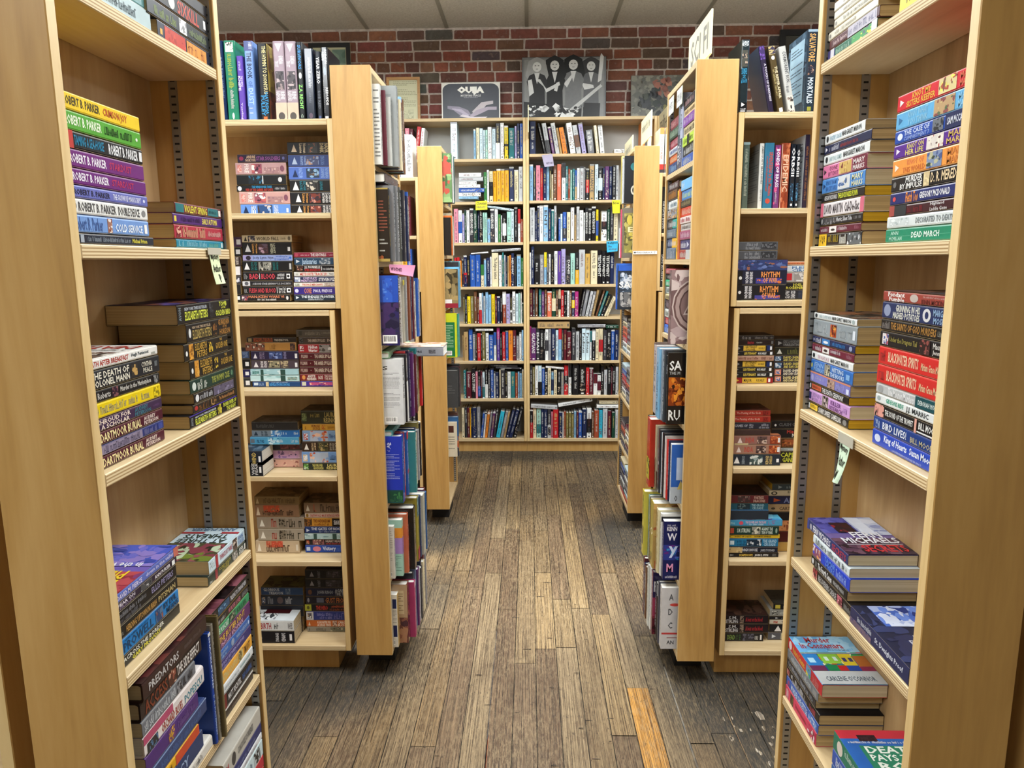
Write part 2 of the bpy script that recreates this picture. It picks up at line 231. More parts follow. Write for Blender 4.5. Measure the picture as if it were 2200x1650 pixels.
('p','L','c','',-.527,1.086,.7053,90,0,.165,.0241,.106,'dfa13a/T|14|60|24,76|c8c08a|PAINTING ROOFTOP;I|62|74|8,92|c8b070|3a342a,8a7a4a;T|77|94|22,78|5a3c10|TIM LOTT//amber yellow paperback by tim lott, seventh down, far stack, fourth shelf, P note case/8'),
('p','L','w','',-.527,1.087,.6876,90,0,.165,.0173,.106,'dadfe0/~|18|60|30,66|a8b0b4;T|64|92|34,66|8ab4b8|RICHARD RAYNER;A|3|9||8a9296//white paperback with silver lettering, eighth down, @/8'),
('p','L','w','',-.527,1.086,.6601,90,0,.165,.0271,.106,'17181c/B|0|26||6e1d20;I|4|22|14,86|7a2224|b04a40,5a1418;T|30|64|30,72|d0d0d0|MATT RICHTEL;T|68|94|30,70|2f5a9a|DEAD ON ARRIVAL//black and red paperback by matt richtel, ninth down, far stack, fourth shelf, P note case/8'),
('p','L','w','',-.527,1.08,.6405,90,0,.165,.0192,.106,'2a2220/B|0|100|84,100|e4e2dc;I|1|8|10,75|8a7a6a|d8d0c0;~|36|70|25,60|7a6a60//dark brown paperback with white edges, bottom of far stack, fourth shelf, P note case/8'),
('p','L','t','',-.524,1.09,.3604,90,0,.168,.03,.106,'2a86a8/~|10|80||b8d8e0//turquoise paperback, eighth from top, @/9'),
('p','L','t','',-.524,1.09,.3908,90,0,.168,.026,.106,'2c3b26/~|10|80||8a9a7a//dark green paperback, seventh from top, @/9'),
('p','L','t','',-.524,1.09,.4172,90,0,.168,.03,.106,'a02c2c/~|10|84|20,80|e0d8d0//red paperback with white capitals, sixth from top, @/9'),
('p','L','c','',-.524,1.09,.4476,90,0,.168,.024,.106,'b8283a/~|10|80||e0c0b0//crimson paperback, fifth from top, @/9'),
('p','L','w','',-.524,1.09,.472,90,0,.168,.034,.106,'c8dce0/~|8|70||4a6a88;I|74|92||b8c4c8|2a2c30//pale blue paperback with thin lettering, fourth from top, @/9'),
('p','L','w','',-.524,1.09,.5064,90,0,.168,.014,.106,'dde0e4/~|40|84|30,66|8a8a92;E|8|15|20,80|8a8a90//white paperback with round mark, third from top, @/9'),
('p','L','t','',-.524,1.09,.5208,90,0,.168,.02,.106,'25306a/~|20|84|30,60|8a94c0//navy paperback, second from top, @/9'),
('p','L','c','',-.524,1.09,.5412,90,0,.168,.034,.106,'b9b6ac/E|20|30|14,86|3a3a3c;T|36|78|32,72|6a6a68|CONCOURSE OF WISENESS;T|6|12|30,70|b04a50|M//light grey paperback concourse of wiseness, first from top, @/9'),
('p','L','t','',-.53,1.077,1.8163,90,0,.184,.0198,.1045,'1c1c20/~|10|60||9a9a4a//black paperback partly above the frame, topmost in @/10'),
('p','L','t','',-.53,1.061,1.7896,90,0,.2,.0262,.1045,'17181c/E|34|44|12,88|c0c0bc;T|48|84|14,88|b8402a|SIXKILL;B|92|96|25,75|e0e0e0;~|6|30||a8a83a//black paperback sixkill with red title, second down, @/10'),
('p','L','t','',-.53,1.065,1.7651,90,0,.196,.0241,.1045,'22282c/~|10|44|20,70|8a9a5a;I|48|60|8,92|d0d4d4|f0f0f0,8a8a8a;~|64|96|28,72|7a8a5a//black green paperback with white square, third down, @/10'),
('p','L','t','',-.53,1.09,1.7385,90,0,.171,.0262,.1045,'1a2236/B|4|8|30,60|d8a040;I|12|50|12,88|b83a2a|c84a34,a02c20;B|52|92|12,84|cf8c34;~|54|90|20,76|9a4a20//navy paperback with orange and red blocks, bottom of @/10'),
('p','L','w','',-.532,.905,1.7385,90,0,.17,.03,.1025,'9fb2b4/~|10|80||4a5a60//lower pale paperback lying near the edge of the P case top shelf/11'),
('p','L','w','',-.534,.925,1.769,90,0,.17,.024,.1005,'5f8c8c/~|10|80||d8e0e0//upper sea green paperback lying near the edge of the P case top shelf/11'),
('p','L','c','',.498,1.035,1.6122,-90,0,.171,.0219,.1015,'cf2230/P|4|10|30,70|e8e0e0;T|22|48|54,88|e0b040|KNOT MY;T|14|54|14,48|e0b040|SISTERS KEEPER;I|58|80|10,92|d8c890|b04a3a,e8e060,7a4a3a;T|84|99|52,84|d86a4a|MARY;T|84|99|14,46|d86a4a|MARKS//red paperback knot my sister keeper, topmost in @/12'),
('p','L','c','',.498,1.035,1.5888,-90,0,.171,.023,.1015,'5fa9d6/P|4|10|30,70|2a6a9a;T|18|46|54,86|8ac0dc|KNOT WHAT;T|18|46|14,46|8ac0dc|YOU THINK;I|54|80|8,92|b89a70|8a4a4a,c8b07a,5a6a4a;T|84|99|52,84|8ac4e4|MARY;T|84|99|14,46|8ac4e4|MARKS//sky blue paperback knot what you think, second down, @/12'),
('p','L','t','',.498,1.035,1.5705,-90,0,.171,.0179,.1015,'1c48a4/B|70|100||1a2450;E|4|12|25,75|d8e0f0;T|14|50|50,84|c8d4ee|THE CASE OF;T|14|50|14,42|8aa0d8|COMPARTMENT 7;I|54|68|10,92|6a7078|2a2c30;T|73|99|30,76|d8dce8|SAM MCCARVER//blue navy book case of compartment seven, third down, @/12'),
('p','L','c','',.498,1.035,1.5512,-90,0,.171,.0189,.1015,'56258a/P|4|10|30,70|e0d8e8;T|20|44|52,86|cfc06a|KNOT ON;T|18|44|12,46|cfc06a|HER LIFE;I|48|70|8,94|d8d0c8|b04a4a,5a3a3a,e8e0d0;T|76|99|52,88|c8a860|MARY;T|74|99|12,46|c8a860|MARKS//violet paperback knot on her life, fourth down, @/12'),
('p','L','c','',.498,1.035,1.5279,-90,0,.171,.023,.1015,'e59544/P|4|10|30,70|f0e0d0;T|22|46|54,84|d8784a|KNOT OF;T|16|48|14,44|c86a34|THIS WORLD;I|50|70|8,92|7a8aa8|4a5a8a,b0b090,3a4a3a;T|76|99|52,86|c87a3a|MARY;T|76|99|12,46|c87a3a|MARKS//orange paperback knot of this world, fifth down, @/12'),
('p','L','c','',.498,1.035,1.5075,-90,0,.171,.0199,.1015,'17171a/E|3|8|30,70|6a6a6a;T|22|46|52,90|e4e4e0|MURDER;T|14|46|12,48|e4e4e0|BY IMPULSE;I|48|56|6,94|c8b48a|e0d0a0;T|58|99|24,82|e0c8a0|D. R. MEREDITH//black paperback murder by impulse, sixth down, @/12'),
('p','L','t','',.498,1.035,1.4903,-90,0,.171,.0169,.1015,'1f2b66/E|4|9|30,66|c84a4a;T|24|42|14,88|e08a3a|Fletch Too;T|44|84|28,74|e8e8ec|GREGORY MCDONALD//navy paperback by gregory mcdonald, seventh down, @/12'),
('p','L','t','',.498,1.035,1.476,-90,0,.171,.0138,.1015,'3c1820/B|0|8||a04a44;B|8|26||2c3438;~|28|52|20,70|8a2a34;T|60|78|50,86|c8c4c4|Highland;T|60|82|10,42|c8c4c4|Laddie Gone;B|90|100||b8c4d0//dark maroon paperback highland laddie gone, eighth down, @/12'),
('p','L','w','',.498,1.039,1.4598,-90,0,.171,.0159,.1015,'d3dada/I|4|34|20,80|c4cccc|9aa8a8,e0e8e8;T|44|94|28,72|7a8284|DECORATED TO DEATH//pale paperback decorated to death, ninth down, @/12'),
('p','L','t','',.498,1.04,1.4405,-90,0,.171,.0189,.1015,'1d8262/T|8|20|54,80|a8d0c0|ANN;T|6|26|16,40|a8d0c0|MCMILLAN;T|40|78|30,68|dcece4|DEAD MARCH;B|2|98|42,45|5aa88a//green paperback dead march, bottom of @/12'),
('p','L','t','',.5,1.281,1.6073,-90,0,.147,.0168,.0995,'e2e6e6/E|4|10|20,80|2a3034;T|14|44|26,70|8ab0c4|FUGITIVE COLORS;T|46|92|30,76|2e3436|MARGARET MARON//white paperback fugitive colors, topmost in @/13'),
('p','L','t','',.5,1.281,1.5911,-90,0,.17,.0158,.0995,'1b2548/P|3|8||d8d8e0;~|12|34|24,74|c0c4d4;~|37|74|30,66|a03a3a//navy paperback with red lettering, second down, @/13'),
('p','L','t','',.5,1.281,1.574,-90,0,.167,.0168,.0995,'dfe4e4/E|4|10|20,80|2a3034;T|14|42|26,70|9ab4b8|BABY DOLL GAMES;T|46|90|28,76|2e3436|MARGARET MARON//white paperback baby doll games, third down, @/13'),
('p','L','c','',.5,1.281,1.5517,-90,0,.161,.0218,.0995,'d979a2/P|3|9|30,70|3a2a34;T|16|36|54,84|7a3a5a|GONE;T|14|38|14,46|7a3a5a|BUT KNOT;I|40|68|8,92|c8a860|d8c080,7a3a34,b08a4a;B|70|100||6e2a3a;T|72|96|52,86|e0d8d8|MARY;T|72|96|12,44|e0d8d8|MARKS//pink paperback gone but knot forgotten, fourth down, @/13'),
('p','L','c','',.5,1.281,1.5274,-90,0,.159,.0239,.0995,'4a88cc/P|3|9|30,70|1a3a6a;T|10|38|54,84|2a5a9a|KNOT IN MY;T|10|38|14,46|2a5a9a|BACKYARD;I|40|68|8,92|c8ccd0|e0d8b0,4a6a9a,2a3a5a;T|72|96|52,86|d8d8b0|MARY;T|72|96|12,44|d8d8b0|MARKS//blue paperback knot in my backyard, fifth down, @/13'),
('p','L','y','',.5,1.281,1.5123,-90,0,.16,.0148,.0995,'18181a/T|8|40|26,74|c8c8c8|GREGORY MCDONALD;T|42|86|22,76|d4dc3a|THE BUCK PASSES FLYNN//black paperback dead pushing flowers, sixth down, @/13'),
('p','L','t','',.5,1.281,1.489,-90,0,.162,.0229,.0995,'ded8da/B|0|7||d06a80;B|92|100||d06a80;T|9|54||5a5458|DAVID MARTIN;T|58|90||4a4448|Cul-De-Sac//white and pink paperback cul-de-sac, seventh down, @/13'),
('p','L','y','',.5,1.281,1.4739,-90,0,.16,.0148,.0995,'1b1c1f/E|3|8|20,80|8a8a8a;I|8|32||3a3c40|8a8c90;T|34|78|20,80|c8c8cc|J. J. Marric, Silent Tide;~|82|98|40,70|8a8a8c//black paperback silent tide, eighth down, @/13'),
('p','L','t','',.5,1.281,1.4607,-90,0,.157,.0127,.0995,'5e1b30/~|3|22|30,72|d8c8cc;B|26|44|10,90|dcd8d4;E|30|40|30,60|2a2424;~|47|70|34,74|d8c8cc;~|86|98||a86a7a//maroon paperback with white panel, ninth down, @/13'),
('p','L','t','',.5,1.281,1.4405,-90,0,.162,.0198,.0995,'231f1f/B|0|20||e0b42a;I|4|16|15,85|e0b42a|5a4a1a,8a6a10;~|24|50|30,90|a8902a;~|52|66|14,86|d8d8d0;I|70|100|4,96|5a6064|c8ccd0,2a2c30//black paperback, yellow square at one end, bottom of @/13'),
('p','L','t','',.499,1.035,1.3605,-90,0,.171,.0146,.1005,'994238/T|8|34|50,92|e8e4e0|Fondant;T|10|34|8,46|e8e4e0|Fumble;E|42|54|14,86|b8aca4;T|58|98|10,50|5a2420|JENN MCKINLAY;~|60|96|62,78|d8b0a8/I|0|100|0,100|5a4640|4a3a34,6a5248,7a5a50,3a4a50;~|10|80|12,24|c0b0a8/brick red paperback fondant fumble, topmost in @/14'),
('p','L','t','',.499,1.035,1.3365,-90,0,.171,.0236,.1005,'22305a/E|3|14||8a94b0;T|22|58|50,88|d4d4c8|GRINNING IN HIS;T|18|58|10,46|d4d4c8|MASHED POTATOES;E|62|73|14,86|d0d0d0;E|65|70|30,70|22305a;T|76|99|52,86|8aa8c8|MARGARET;T|77|99|12,44|8aa8c8|MOSELEY//navy paperback grinning in his mashed potatoes, second down, @/14'),
('p','L','t','',.499,1.035,1.3195,-90,0,.171,.0166,.1005,'1d1b1a/~|2|14|20,80|8a8480;T|16|82|24,80|a87a3c|THE SAINTS OF GOD MURDERS;~|84|99||8a8a80//black paperback the saints of god murders, third down, @/14'),
('p','L','t','',.499,1.035,1.2975,-90,0,.171,.0216,.1005,'181719/I|4|14|15,85|d8d0d0|3a5a9a,b04a4a;T|16|58|30,72|8a8040|Under the Dragons Tail;I|62|76|6,94|2c1c1c|8a4a44,4a2c2c;T|80|98|52,84|c8c4bc|Maureen;T|80|98|12,44|c8c4bc|Jennings//black paperback under the dragons tail, fourth down, @/14'),
('p','L','c','',.499,1.035,1.2715,-90,0,.171,.0256,.1005,'cb2b28/~|3|12|20,80|a03a38;T|16|62|26,78|e4c0a0|BLACKWATER SPIRITS;T|66|99|28,64|e0b890|Miriam Grace Monfredo//red paperback blackwater spirits, upper copy, fifth down, @/14'),
('p','L','c','',.499,1.036,1.2445,-90,0,.171,.0266,.1005,'cb2b28/~|3|12|20,80|a03a38;T|16|62|26,78|e4c0a0|BLACKWATER SPIRITS;T|66|99|28,64|e0b890|Miriam Grace Monfredo//red paperback blackwater spirits, lower copy, sixth down, @/14'),
('p','L','t','',.499,1.035,1.2295,-90,0,.171,.0146,.1005,'b3b6b6/E|3|12||9a9c9c;B|62|100||154a50;T|20|60|16,84|e4e4e4|The Mouton Murders;T|66|98|30,72|c8d4d0|DEBORAH MORGAN//silver and teal paperback mouton murder, seventh down, @/14'),
('p','L','t','',.499,1.035,1.2155,-90,0,.171,.0136,.1005,'d8dcda/E|3|9|30,80|9aa8a8;T|18|46|34,78|2a9a7a|GIDEONS RIDE;T|50|82|30,78|33383a|J.J. MARRIC//white paperback gideons ride, eighth down, @/14'),
('p','L','t','',.499,1.035,1.1965,-90,0,.171,.0186,.1005,'151416/I|0|16|4,96|d8988a|2a2224,c07a70;T|18|62|32,74|d8d8d4|THE SOUND OF THE TRUMPET;B|64|67||d8a090;T|70|98|36,84|e0e0dc|BILL MOODY;B|68|98|10,20|e0e0e0//black paperback the sound of the trumpet, ninth down, @/14'),
('p','L','t','',.499,1.035,1.1775,-90,0,.171,.0186,.1005,'1d3c80/I|3|11|15,85|2a4a8a|8a9ab8;T|16|54|24,80|d4dae6|BIRD LIVES!;T|60|96|22,62|b0a88a|BILL MOODY//blue paperback bird lives, tenth down, @/14'),
('p','L','t','',.499,1.035,1.1545,-90,0,.171,.0226,.1005,'2445b0/E|4|14|25,75|c8d0e8;T|20|56|30,86|e0e6f4|King of Hearts;T|60|94|30,86|e0e6f4|Susan Moody;~|34|78|12,24|b0bce0//royal blue paperback king of hearts, bottom of @/14'),
('p','L','t','',.5,1.281,1.3166,-90,0,.167,.0115,.0995,'dfe3e3/E|3|9|20,80|2a3034;T|13|44|26,70|a0b4b8|ONE COFFEE WITH;T|46|88|28,76|2e3436|MARGARET MARON;E|90|96|20,80|9aaaaa/I|0|100|0,100|4a443c|3a342e,7a6a58,8a5a40,2c2a28;~|10|90|10,25|a89a88;I|10|50|50,80|8a5a3a|a06a48/white paperback one coffee with, topmost in @/15'),
('p','L','t','',.5,1.281,1.2877,-90,0,.171,.0284,.0995,'8b959b/~|3|38|22,78|b4bcc0;I|42|56|14,86|b04a28|e0a040,5a2018;~|60|88|22,78|b4bcc0;B|92|97|25,75|d8e0e8//thick grey paperback with flame square, second down, @/15'),
('p','L','y','',.5,1.281,1.2738,-90,0,.167,.0135,.0995,'1a2550/E|2|6|30,70|8a8a9a;~|8|22|20,84|d8dce8;B|25|44|14,86|3a7ab8;E|28|40|30,64|e0e4e8;~|47|80|30,80|3a8ad0;E|88|95|20,80|8a94b0//navy paperback with fish panel, third down, @/15'),
('p','L','t','',.5,1.281,1.2599,-90,0,.166,.0135,.0995,'6a1c34/E|2|6|30,70|8a5a6a;~|8|24|24,80|d8ccd0;B|27|44|14,86|e0dcd8;E|30|40|30,64|3a2a2e;~|47|72|40,84|e0d8dc;~|84|98|30,80|b07a8a//maroon paperback with white fish panel, fourth down, @/15'),
('p','L','t','',.5,1.281,1.246,-90,0,.165,.0135,.0995,'dfe2e2/E|3|9|20,80|2a3034;T|16|46|26,70|c09aa8|THE RIGHT JACK;T|49|90|26,76|2e3436|MARGARET MARON//white paperback the right jack, fifth down, @/15'),
('p','L','t','',.5,1.281,1.2241,-90,0,.167,.0215,.0995,'2f6cb8/E|1|4|30,70|d8c83a;T|8|32|50,84|8ab0dc|JENN;T|8|34|12,44|8ab0dc|MCKINLAY;I|35|49|4,96|8a8a80|2a2a28,c8c0a0;T|54|80|52,86|c8dcf0|HITTING;T|50|82|12,44|c8dcf0|THE BOOKS;B|86|94|30,70|7aa8d8//blue paperback hitting the books, sixth down, @/15'),
('p','L','t','',.5,1.281,1.2052,-90,0,.161,.0185,.0995,'7d7cc0/B|0|100|88,100|d88a5a;E|3|10|15,75|a8a8d8;~|14|38|40,70|b0b0dc;I|46|64|6,84|a88a7a|5a4a44,c0a898;~|68|88|25,75|a8a8dc;B|92|98|15,60|d0d4ec//periwinkle paperback with orange top edge, seventh down, @/15'),
('p','L','y','',.5,1.281,1.1913,-90,0,.158,.0135,.0995,'171719/B|6|32|20,84|c05a3a;~|8|30|35,70|3a1a14;T|34|88|22,82|d8d8d8|THE DEATH CEREMONY;B|1|4|20,80|c8c8c8//black paperback the death ceremony, eighth down, @/15'),
('p','L','c','',.5,1.281,1.1704,-90,0,.165,.0205,.0995,'c79ad0/B|0|6|20,80|2a2a5a;T|8|32|50,84|9a7ab0|JENN;T|8|34|12,44|9a7ab0|MCKINLAY;I|35|50|4,96|8a8078|2c2824,c8b0b8;T|56|80|52,86|7a4a86|KILLER;T|54|84|12,44|7a4a86|RESEARCH;I|86|94|30,70|b48ac0|9a6aa8//lilac paperback killer research, ninth down, @/15'),
('p','L','y','',.5,1.281,1.1545,-90,0,.162,.0155,.0995,'161618/B|5|25|20,84|e0bc3a;~|7|23|35,70|4a3a10;T|28|84|24,80|d8d8d8|SORRY SWEET CAMELLIAS;E|88|97|20,80|7a7a7a;B|1|4|20,80|c8c8c8//black paperback, yellow label at one end, bottom of @/15'),
('p','L','c','',.492,1.232,.9489,-90,0,.164,.0182,.1075,'2c3668/B|0|5||3a4488;E|7|13|15,75|9a9aa8;T|16|60|20,80|e0e0e6|FERN MICHAELS;T|64|96|20,80|b03a4a|SECRETS/B|0|100||6a5a90;I|0|60|55,100|3c3c84|4a4a94,5a5aa4,343478;I|55|100|50,100|b8c0d4|d0d4e0,a0a8c4,8a94bc;B|58|78|52,98|d4dae6;I|22|52|56,84|2a1c24|8a2430,3a1a20,5a2028,1c1418;I|0|100|0,40|3c2c3c|54384c,2c2028,6a4a5a;T|36|80|42,56|dcdce0|FERN;T|14|96|27,41|dcdce0|MICHAELS;B|14|96|23,24|c8c8cc;T|30|94|6,22|cc3238|SECRETS/navy paperback secrets with dark figure on cover, topmost in @/16'),
('p','L','c','',.492,1.203,.9332,-90,0,.143,.0153,.1075,'cfdade/~|8|96|20,84|5a6468//white paperback with barcode lettering, second down, @/16'),
('p','L','c','',.492,1.201,.9107,-90,0,.145,.0221,.1075,'1c3fbc/I|0|24|10,92|8a4a6a|d89a5a,d8d0d0,3a4ac0;T|34|64|50,90|5a84d8|TAMAR;T|38|62|10,46|5a84d8|MYERS;T|66|92|22,80|8aa4e8|Thou Shalt Not Grill//royal blue paperback by tamar myers, third down, @/16'),
('p','L','t','',.492,1.205,.8931,-90,0,.143,.0172,.1075,'171719/E|2|8|20,80|c8c8c8;B|12|17|20,80|5a5a5a;T|20|60|18,84|dcdcdc|The Fourth Seven;T|64|92|30,70|a8a8a8|MARGARET MARON//black paperback in fourth seven, fourth down, @/16'),
('p','L','t','',.492,1.195,.8735,-90,0,.157,.0192,.1075,'1a1718/I|0|12|4,96|8a2c34|d8a090,4a1820;T|16|62|24,76|a8a8a8|RECOVERERS CREASE;I|64|76||b05a6a|e0b0b0,5a2028;~|80|96||8a8a8a//black paperback recovers cheaste, bottom of @/16'),
('p','L','c','',.487,1.036,.8736,-90,0,.171,.026,.11,'262c52/~|14|40|50,80|c8ccd8;~|12|40|18,44|8a8ab0;T|46|92|30,70|c8ccd8|St. Dwaights Proof;I|0|40|4,40|6a5a6a|8a6a7a,3a3a6a/I|0|100|0,100|20243c|2c3050,1c2038,343c64;I|20|90|62,98|4a6ac0|d0d8ec,6a8ad8,2a3c84,aab8e0;T|40|98|40,47|d8d8e0|JILL KER CONWAY;T|30|98|32,39|d8d8e0|ELIZABETH KENNAN;T|50|96|18,30|b08a4a|CLUES/navy paperback with cloudy sky cover lying in front on the shelf below M note/17'),
('p','L','c','',.49,1.281,.6902,-90,0,.159,.0229,.1095,"b8232e/E|3|12||d8c8c8;T|16|52|24,76|e0a840|Murder in Connemara;I|56|70|6,94|5a8ab0|d8c840,3a9a6a;~|74|96|20,80|d07a7a/B|0|100||6ab0dc;I|0|100|60,100|6aaede|8ac4e8,a8d4ec;T|22|64|86,97|b03a44|Murder;T|8|78|73,85|b03a44|In Connemara;~|48|84|68,71|4a5a6a;I|0|100|26,64|5a8a3a|2a6ab0,d8c83a,c83a2c,3a9a5a,8a3a8a,b0c840,e0d8c0,284a8a;B|0|24|36,60|2a78bc;B|5|15|42,52|a8d4e8;B|26|56|40,62|8cc044;B|32|38|46,54|d0e4d8;B|46|52|46,54|d0e4d8;B|57|78|36,60|d8c032;B|60|66|44,52|3a3a6a;B|70|76|44,52|3a3a6a;B|79|100|34,56|b0662e;B|0|24|26,36|6a2c50;B|26|44|26,38|1e7a4a;B|44|58|26,36|b8282c;B|58|78|26,36|2a4a9a;B|78|100|22,34|8a2a4a;B|0|100|60,62|8a94a0;B|0|100|0,25|b8bcbc;T|12|88|6,15|3c4a54|CARLENE O'CONNOR/red spined paperback, colourful village cover, topmost in @/18"),
('p','L','t','',.49,1.281,.6714,-90,0,.146,.0184,.1095,'6a7076/~|8|80|25,80|c8ccd0;B|84|96|20,80|8a8a8a//grey paperback with pale lettering, second down, @/18'),
('p','L','t','',.49,1.281,.6548,-90,0,.137,.0162,.1095,'23252c/~|6|92|25,78|a8acb4//dark paperback the next maestro, third down, @/18'),
('p','L','t','',.49,1.281,.6359,-90,0,.155,.0184,.1095,'171618/I|2|10|20,80|8a3a40|c88a80;~|14|60|40,84|d8d8d8;~|20|66|14,40|d8d8d8;~|74|92|25,80|c04a5a//black paperback wages of hard words, fourth down, @/18'),
('p','L','t','',.49,1.278,.616,-90,0,.152,.0195,.1095,'2c56a4/~|4|10|20,80|c84a6a;T|16|68|20,80|c8d8f0|MURDER SHE SETTLE;I|72|96|15,85|5a84c8|d0d8e8//blue paperback with white capitals, fifth down, @/18'),
('p','L','t','',.49,1.281,.5905,-90,0,.149,.0251,.1095,'cf3a5c/~|4|14|15,80|e8d0d4;I|18|28||3a2c20|6a5a30;T|34|70|30,70|8a1c34|Criminal Appearance;I|74|98|8,92|c83a5c|e8e0e0,8a3a4a//pink red paperback with white figures, bottom of @/18'),
('p','L','t','',.487,1.06,.5905,-90,0,.171,.024,.11,'2d5c9c/~|10|80||c8d0e0//blue paperback lying lowest near the lower frame edge/19'),
('p','L','t','',.487,1.06,.6149,-90,0,.171,.026,.11,'2f52a6/~|8|80|20,80|d8e0f0//bright blue paperback with white script, second in the short front stack/19'),
('p','L','c','',.487,1.06,.6413,-90,0,.171,.032,.11,'28745c/E|8|20|14,86|d8ccc0;~|24|60|50,84|c8dcd0;T|64|96|20,80|c8dcd0|DEATH PAYS/B|0|100||2c5fa8;B|0|100|88,100|b8303c;I|26|52|84,93|2a1a1e|3a2428;B|20|100|30,78|2c7a5c;T|26|98|68,77|e0e4d8|DEATH;T|26|98|58,66|e0e4d8|PAYS THE;T|30|98|46,56|e0e4d8|ROSE;T|34|98|34,44|e0e4d8|RENT;~|8|96|81,84|e0e0e0;I|0|100|0,26|8a9aa0|b04a3a,d8d0b8,3a6a4a,d8c83a/green spined paperback death pays the rose rent atop the short front stack/19'),
('p','L','c','',.494,1.262,1.8117,-90,0,.171,.0144,.1055,'d8d4c8/~|20|80||8a8070//cream paperback cut off by frame, topmost in @/20'),
('p','L','c','',.494,1.26,1.7989,-90,0,.171,.0123,.1055,'d9d5c6/~|20|80||9a9280//cream paperback with faint lettering, second down, @/20'),
('p','L','y','',.494,1.258,1.7852,-90,0,.171,.0134,.1055,'d6d2c0/~|20|70||8a8672;E|2|6|25,70|8a8a80//ivory paperback, third down, @/20'),
('p','L','t','',.494,1.278,1.7714,-90,0,.171,.0134,.1055,'dad6c4/~|14|60||a8a088;B|10|98|12,14|8a8674;E|2|6|25,70|8a8a80//ivory paperback with ruled line, fourth down, @/20'),
('p','L','t','',.494,1.272,1.7555,-90,0,.171,.0155,.1055,'4e2028/B|40|96||b8b4c0;~|42|94|20,80|6a6a8a;T|8|38|30,70|c8b0b0|John N. Sanborn//maroon paperback with pastel block, fifth down, @/20'),
('p','L','t','',.494,1.276,1.7385,-90,0,.171,.0166,.1055,'2b6a52/B|0|16||2a2a6a;B|6|14||c8c8d0;~|18|50||a8c8b8;I|52|92|8,92|4a9a5a|d8dc5a,5a4a7a;B|90|100||dadada//green paperback with yellow patch, bottom of @/20'),
('p','L','y','',.495,1.045,1.7385,-90,0,.171,.034,.1045,'d8c818/~|10|80||5a5a20//bright yellow paperback alone at front of the M note case top shelf/21'),
('h','S','w','g',-.956,2.34,1.8529,0,0,.2405,.0154,.15,'16284c/~|20|70||8aa0c0//navy hardcover in clear jacket, first at edge, upright atop row case at left/22'),
('h','S','w','g',-.938,2.34,1.8529,0,0,.2405,.0344,.15,'2a7a5e/I|2|14|15,85|c8d0c8|3a3a34,d8c8b0,8a9a90;~|16|58|28,74|a8b84a;~|60|84|35,65|c8d0c8;E|88|96|40,60|d8d8d8//green hardcover with tiny portrait @/22'),
('h','S','w','',-.901,2.34,1.8529,0,0,.1955,.0194,.15,'5a3fa0/~|8|24||d0c8e4;T|30|46|54,84|c8bce0|THE SUBTLE;T|30|52|12,48|e0d8f0|KNIFE;T|70|96|25,60|c8bce0|Yearling//small purple book the subtle knife @/22'),
('h','S','w','g',-.875,2.34,1.8529,0,0,.2385,.0264,.15,'6f8fc8/B|0|12||2c3c7a;~|2|10|54,90|d8dcec;T|14|46|26,80|16203c|THE BOOK;T|49|56|30,76|4a6aa8|OF;T|58|78|26,80|a8c4ec|DUST;~|82|90|20,80|d8e0ec;B|80|100|0,12|1a2a50//blue white hardcover the book of dust @/22'),
('h','S','w','',-.835,2.34,1.8529,0,0,.2305,.0294,.135,'15161a/T|3|64|50,90|cdbf86|THE HYMN TO DIONYSUS;T|66|92|14,52|2a8ac0|PULLEY;T|62|90|56,90|2a8ac0|NATASHA;I|93|99|30,70|b0602a|b0602a/I|0|100|0,100|b09c4a|c8b45c,8a7a3a,7a5a3a,d8c878;I|0|100|0,40|5a3426|7a3f2c,4a2a20/black hardcover the hymn to dionysus @/22'),
('h','S','w','',-.786,2.34,1.8529,0,0,.2365,.0344,.12,'9c8a94/P|3|13|20,80|e6e2e0;T|18|28|50,88|dcd8dc|GUARDIAN;T|24|32|14,44|dcd8dc|TRUST;I|37|60|12,88|4a4448|8a7a7a,2c282c,b0a0a0;T|62|72|50,86|dcd8dc|IRENE;T|62|74|12,46|dcd8dc|RADFORD;B|76|100||c8b09a;E|88|98|20,80|4a4440//mauve book guardian of the trust, left copy upright atop row case at left/22'),
('h','S','w','',-.75,2.34,1.8529,0,0,.2355,.0344,.12,'9c8a94/P|3|13|20,80|e6e2e0;T|18|28|50,88|dcd8dc|GUARDIAN;T|24|32|14,44|dcd8dc|TRUST;I|37|60|12,88|4a4448|8a7a7a,2c282c,b0a0a0;T|62|72|50,86|dcd8dc|IRENE;T|62|74|12,46|dcd8dc|RADFORD;B|76|100||c8b09a;E|88|98|20,80|4a4440//mauve book guardian of the trust, right copy upright atop row case at left/22'),
('h','S','w','',-.714,2.34,1.8529,0,0,.2335,.0184,.12,'15181a/T|4|34|24,76|2a86c8|SURVIVORS;E|38|46|25,75|d8d8d8;T|53|84|22,78|8adc6a|Z.A. RECHT;T|90|95|30,70|8a9a8a|G//black paperback with green author letters @/22'),
('h','S','w','g',-.692,2.34,1.8529,0,0,.2135,.0294,.15,'1c2434/~|12|54|40,70|c8ccd4;~|58|74|40,60|7a8494;E|88|96|30,70|5a4a5a//dark navy hardcover with thin lettering @/22'),
('h','S','w','',-.657,2.34,1.8529,0,0,.2055,.0164,.12,'20242c/T|8|46|22,80|dcdcdc|YEAR ZERO;T|56|82|26,74|6a707a|ROB REID;B|92|98|30,70|4a5a8a//dark paperback year zero @/22'),
('h','S','w','g',-.638,2.34,1.8529,0,0,.2165,.0204,.15,'16181e/T|3|22|54,86|b8bcc0|KATHRYN;T|6|18|14,46|b8bcc0|REISS;E|26|38|30,70|5a6a7a;T|54|78|50,86|dcdcdc|REDUPDE;~|44|88|16,36|8a8a8a;B|93|98|25,75|d8d8d8//black hardcover beside the end panel @/22'),
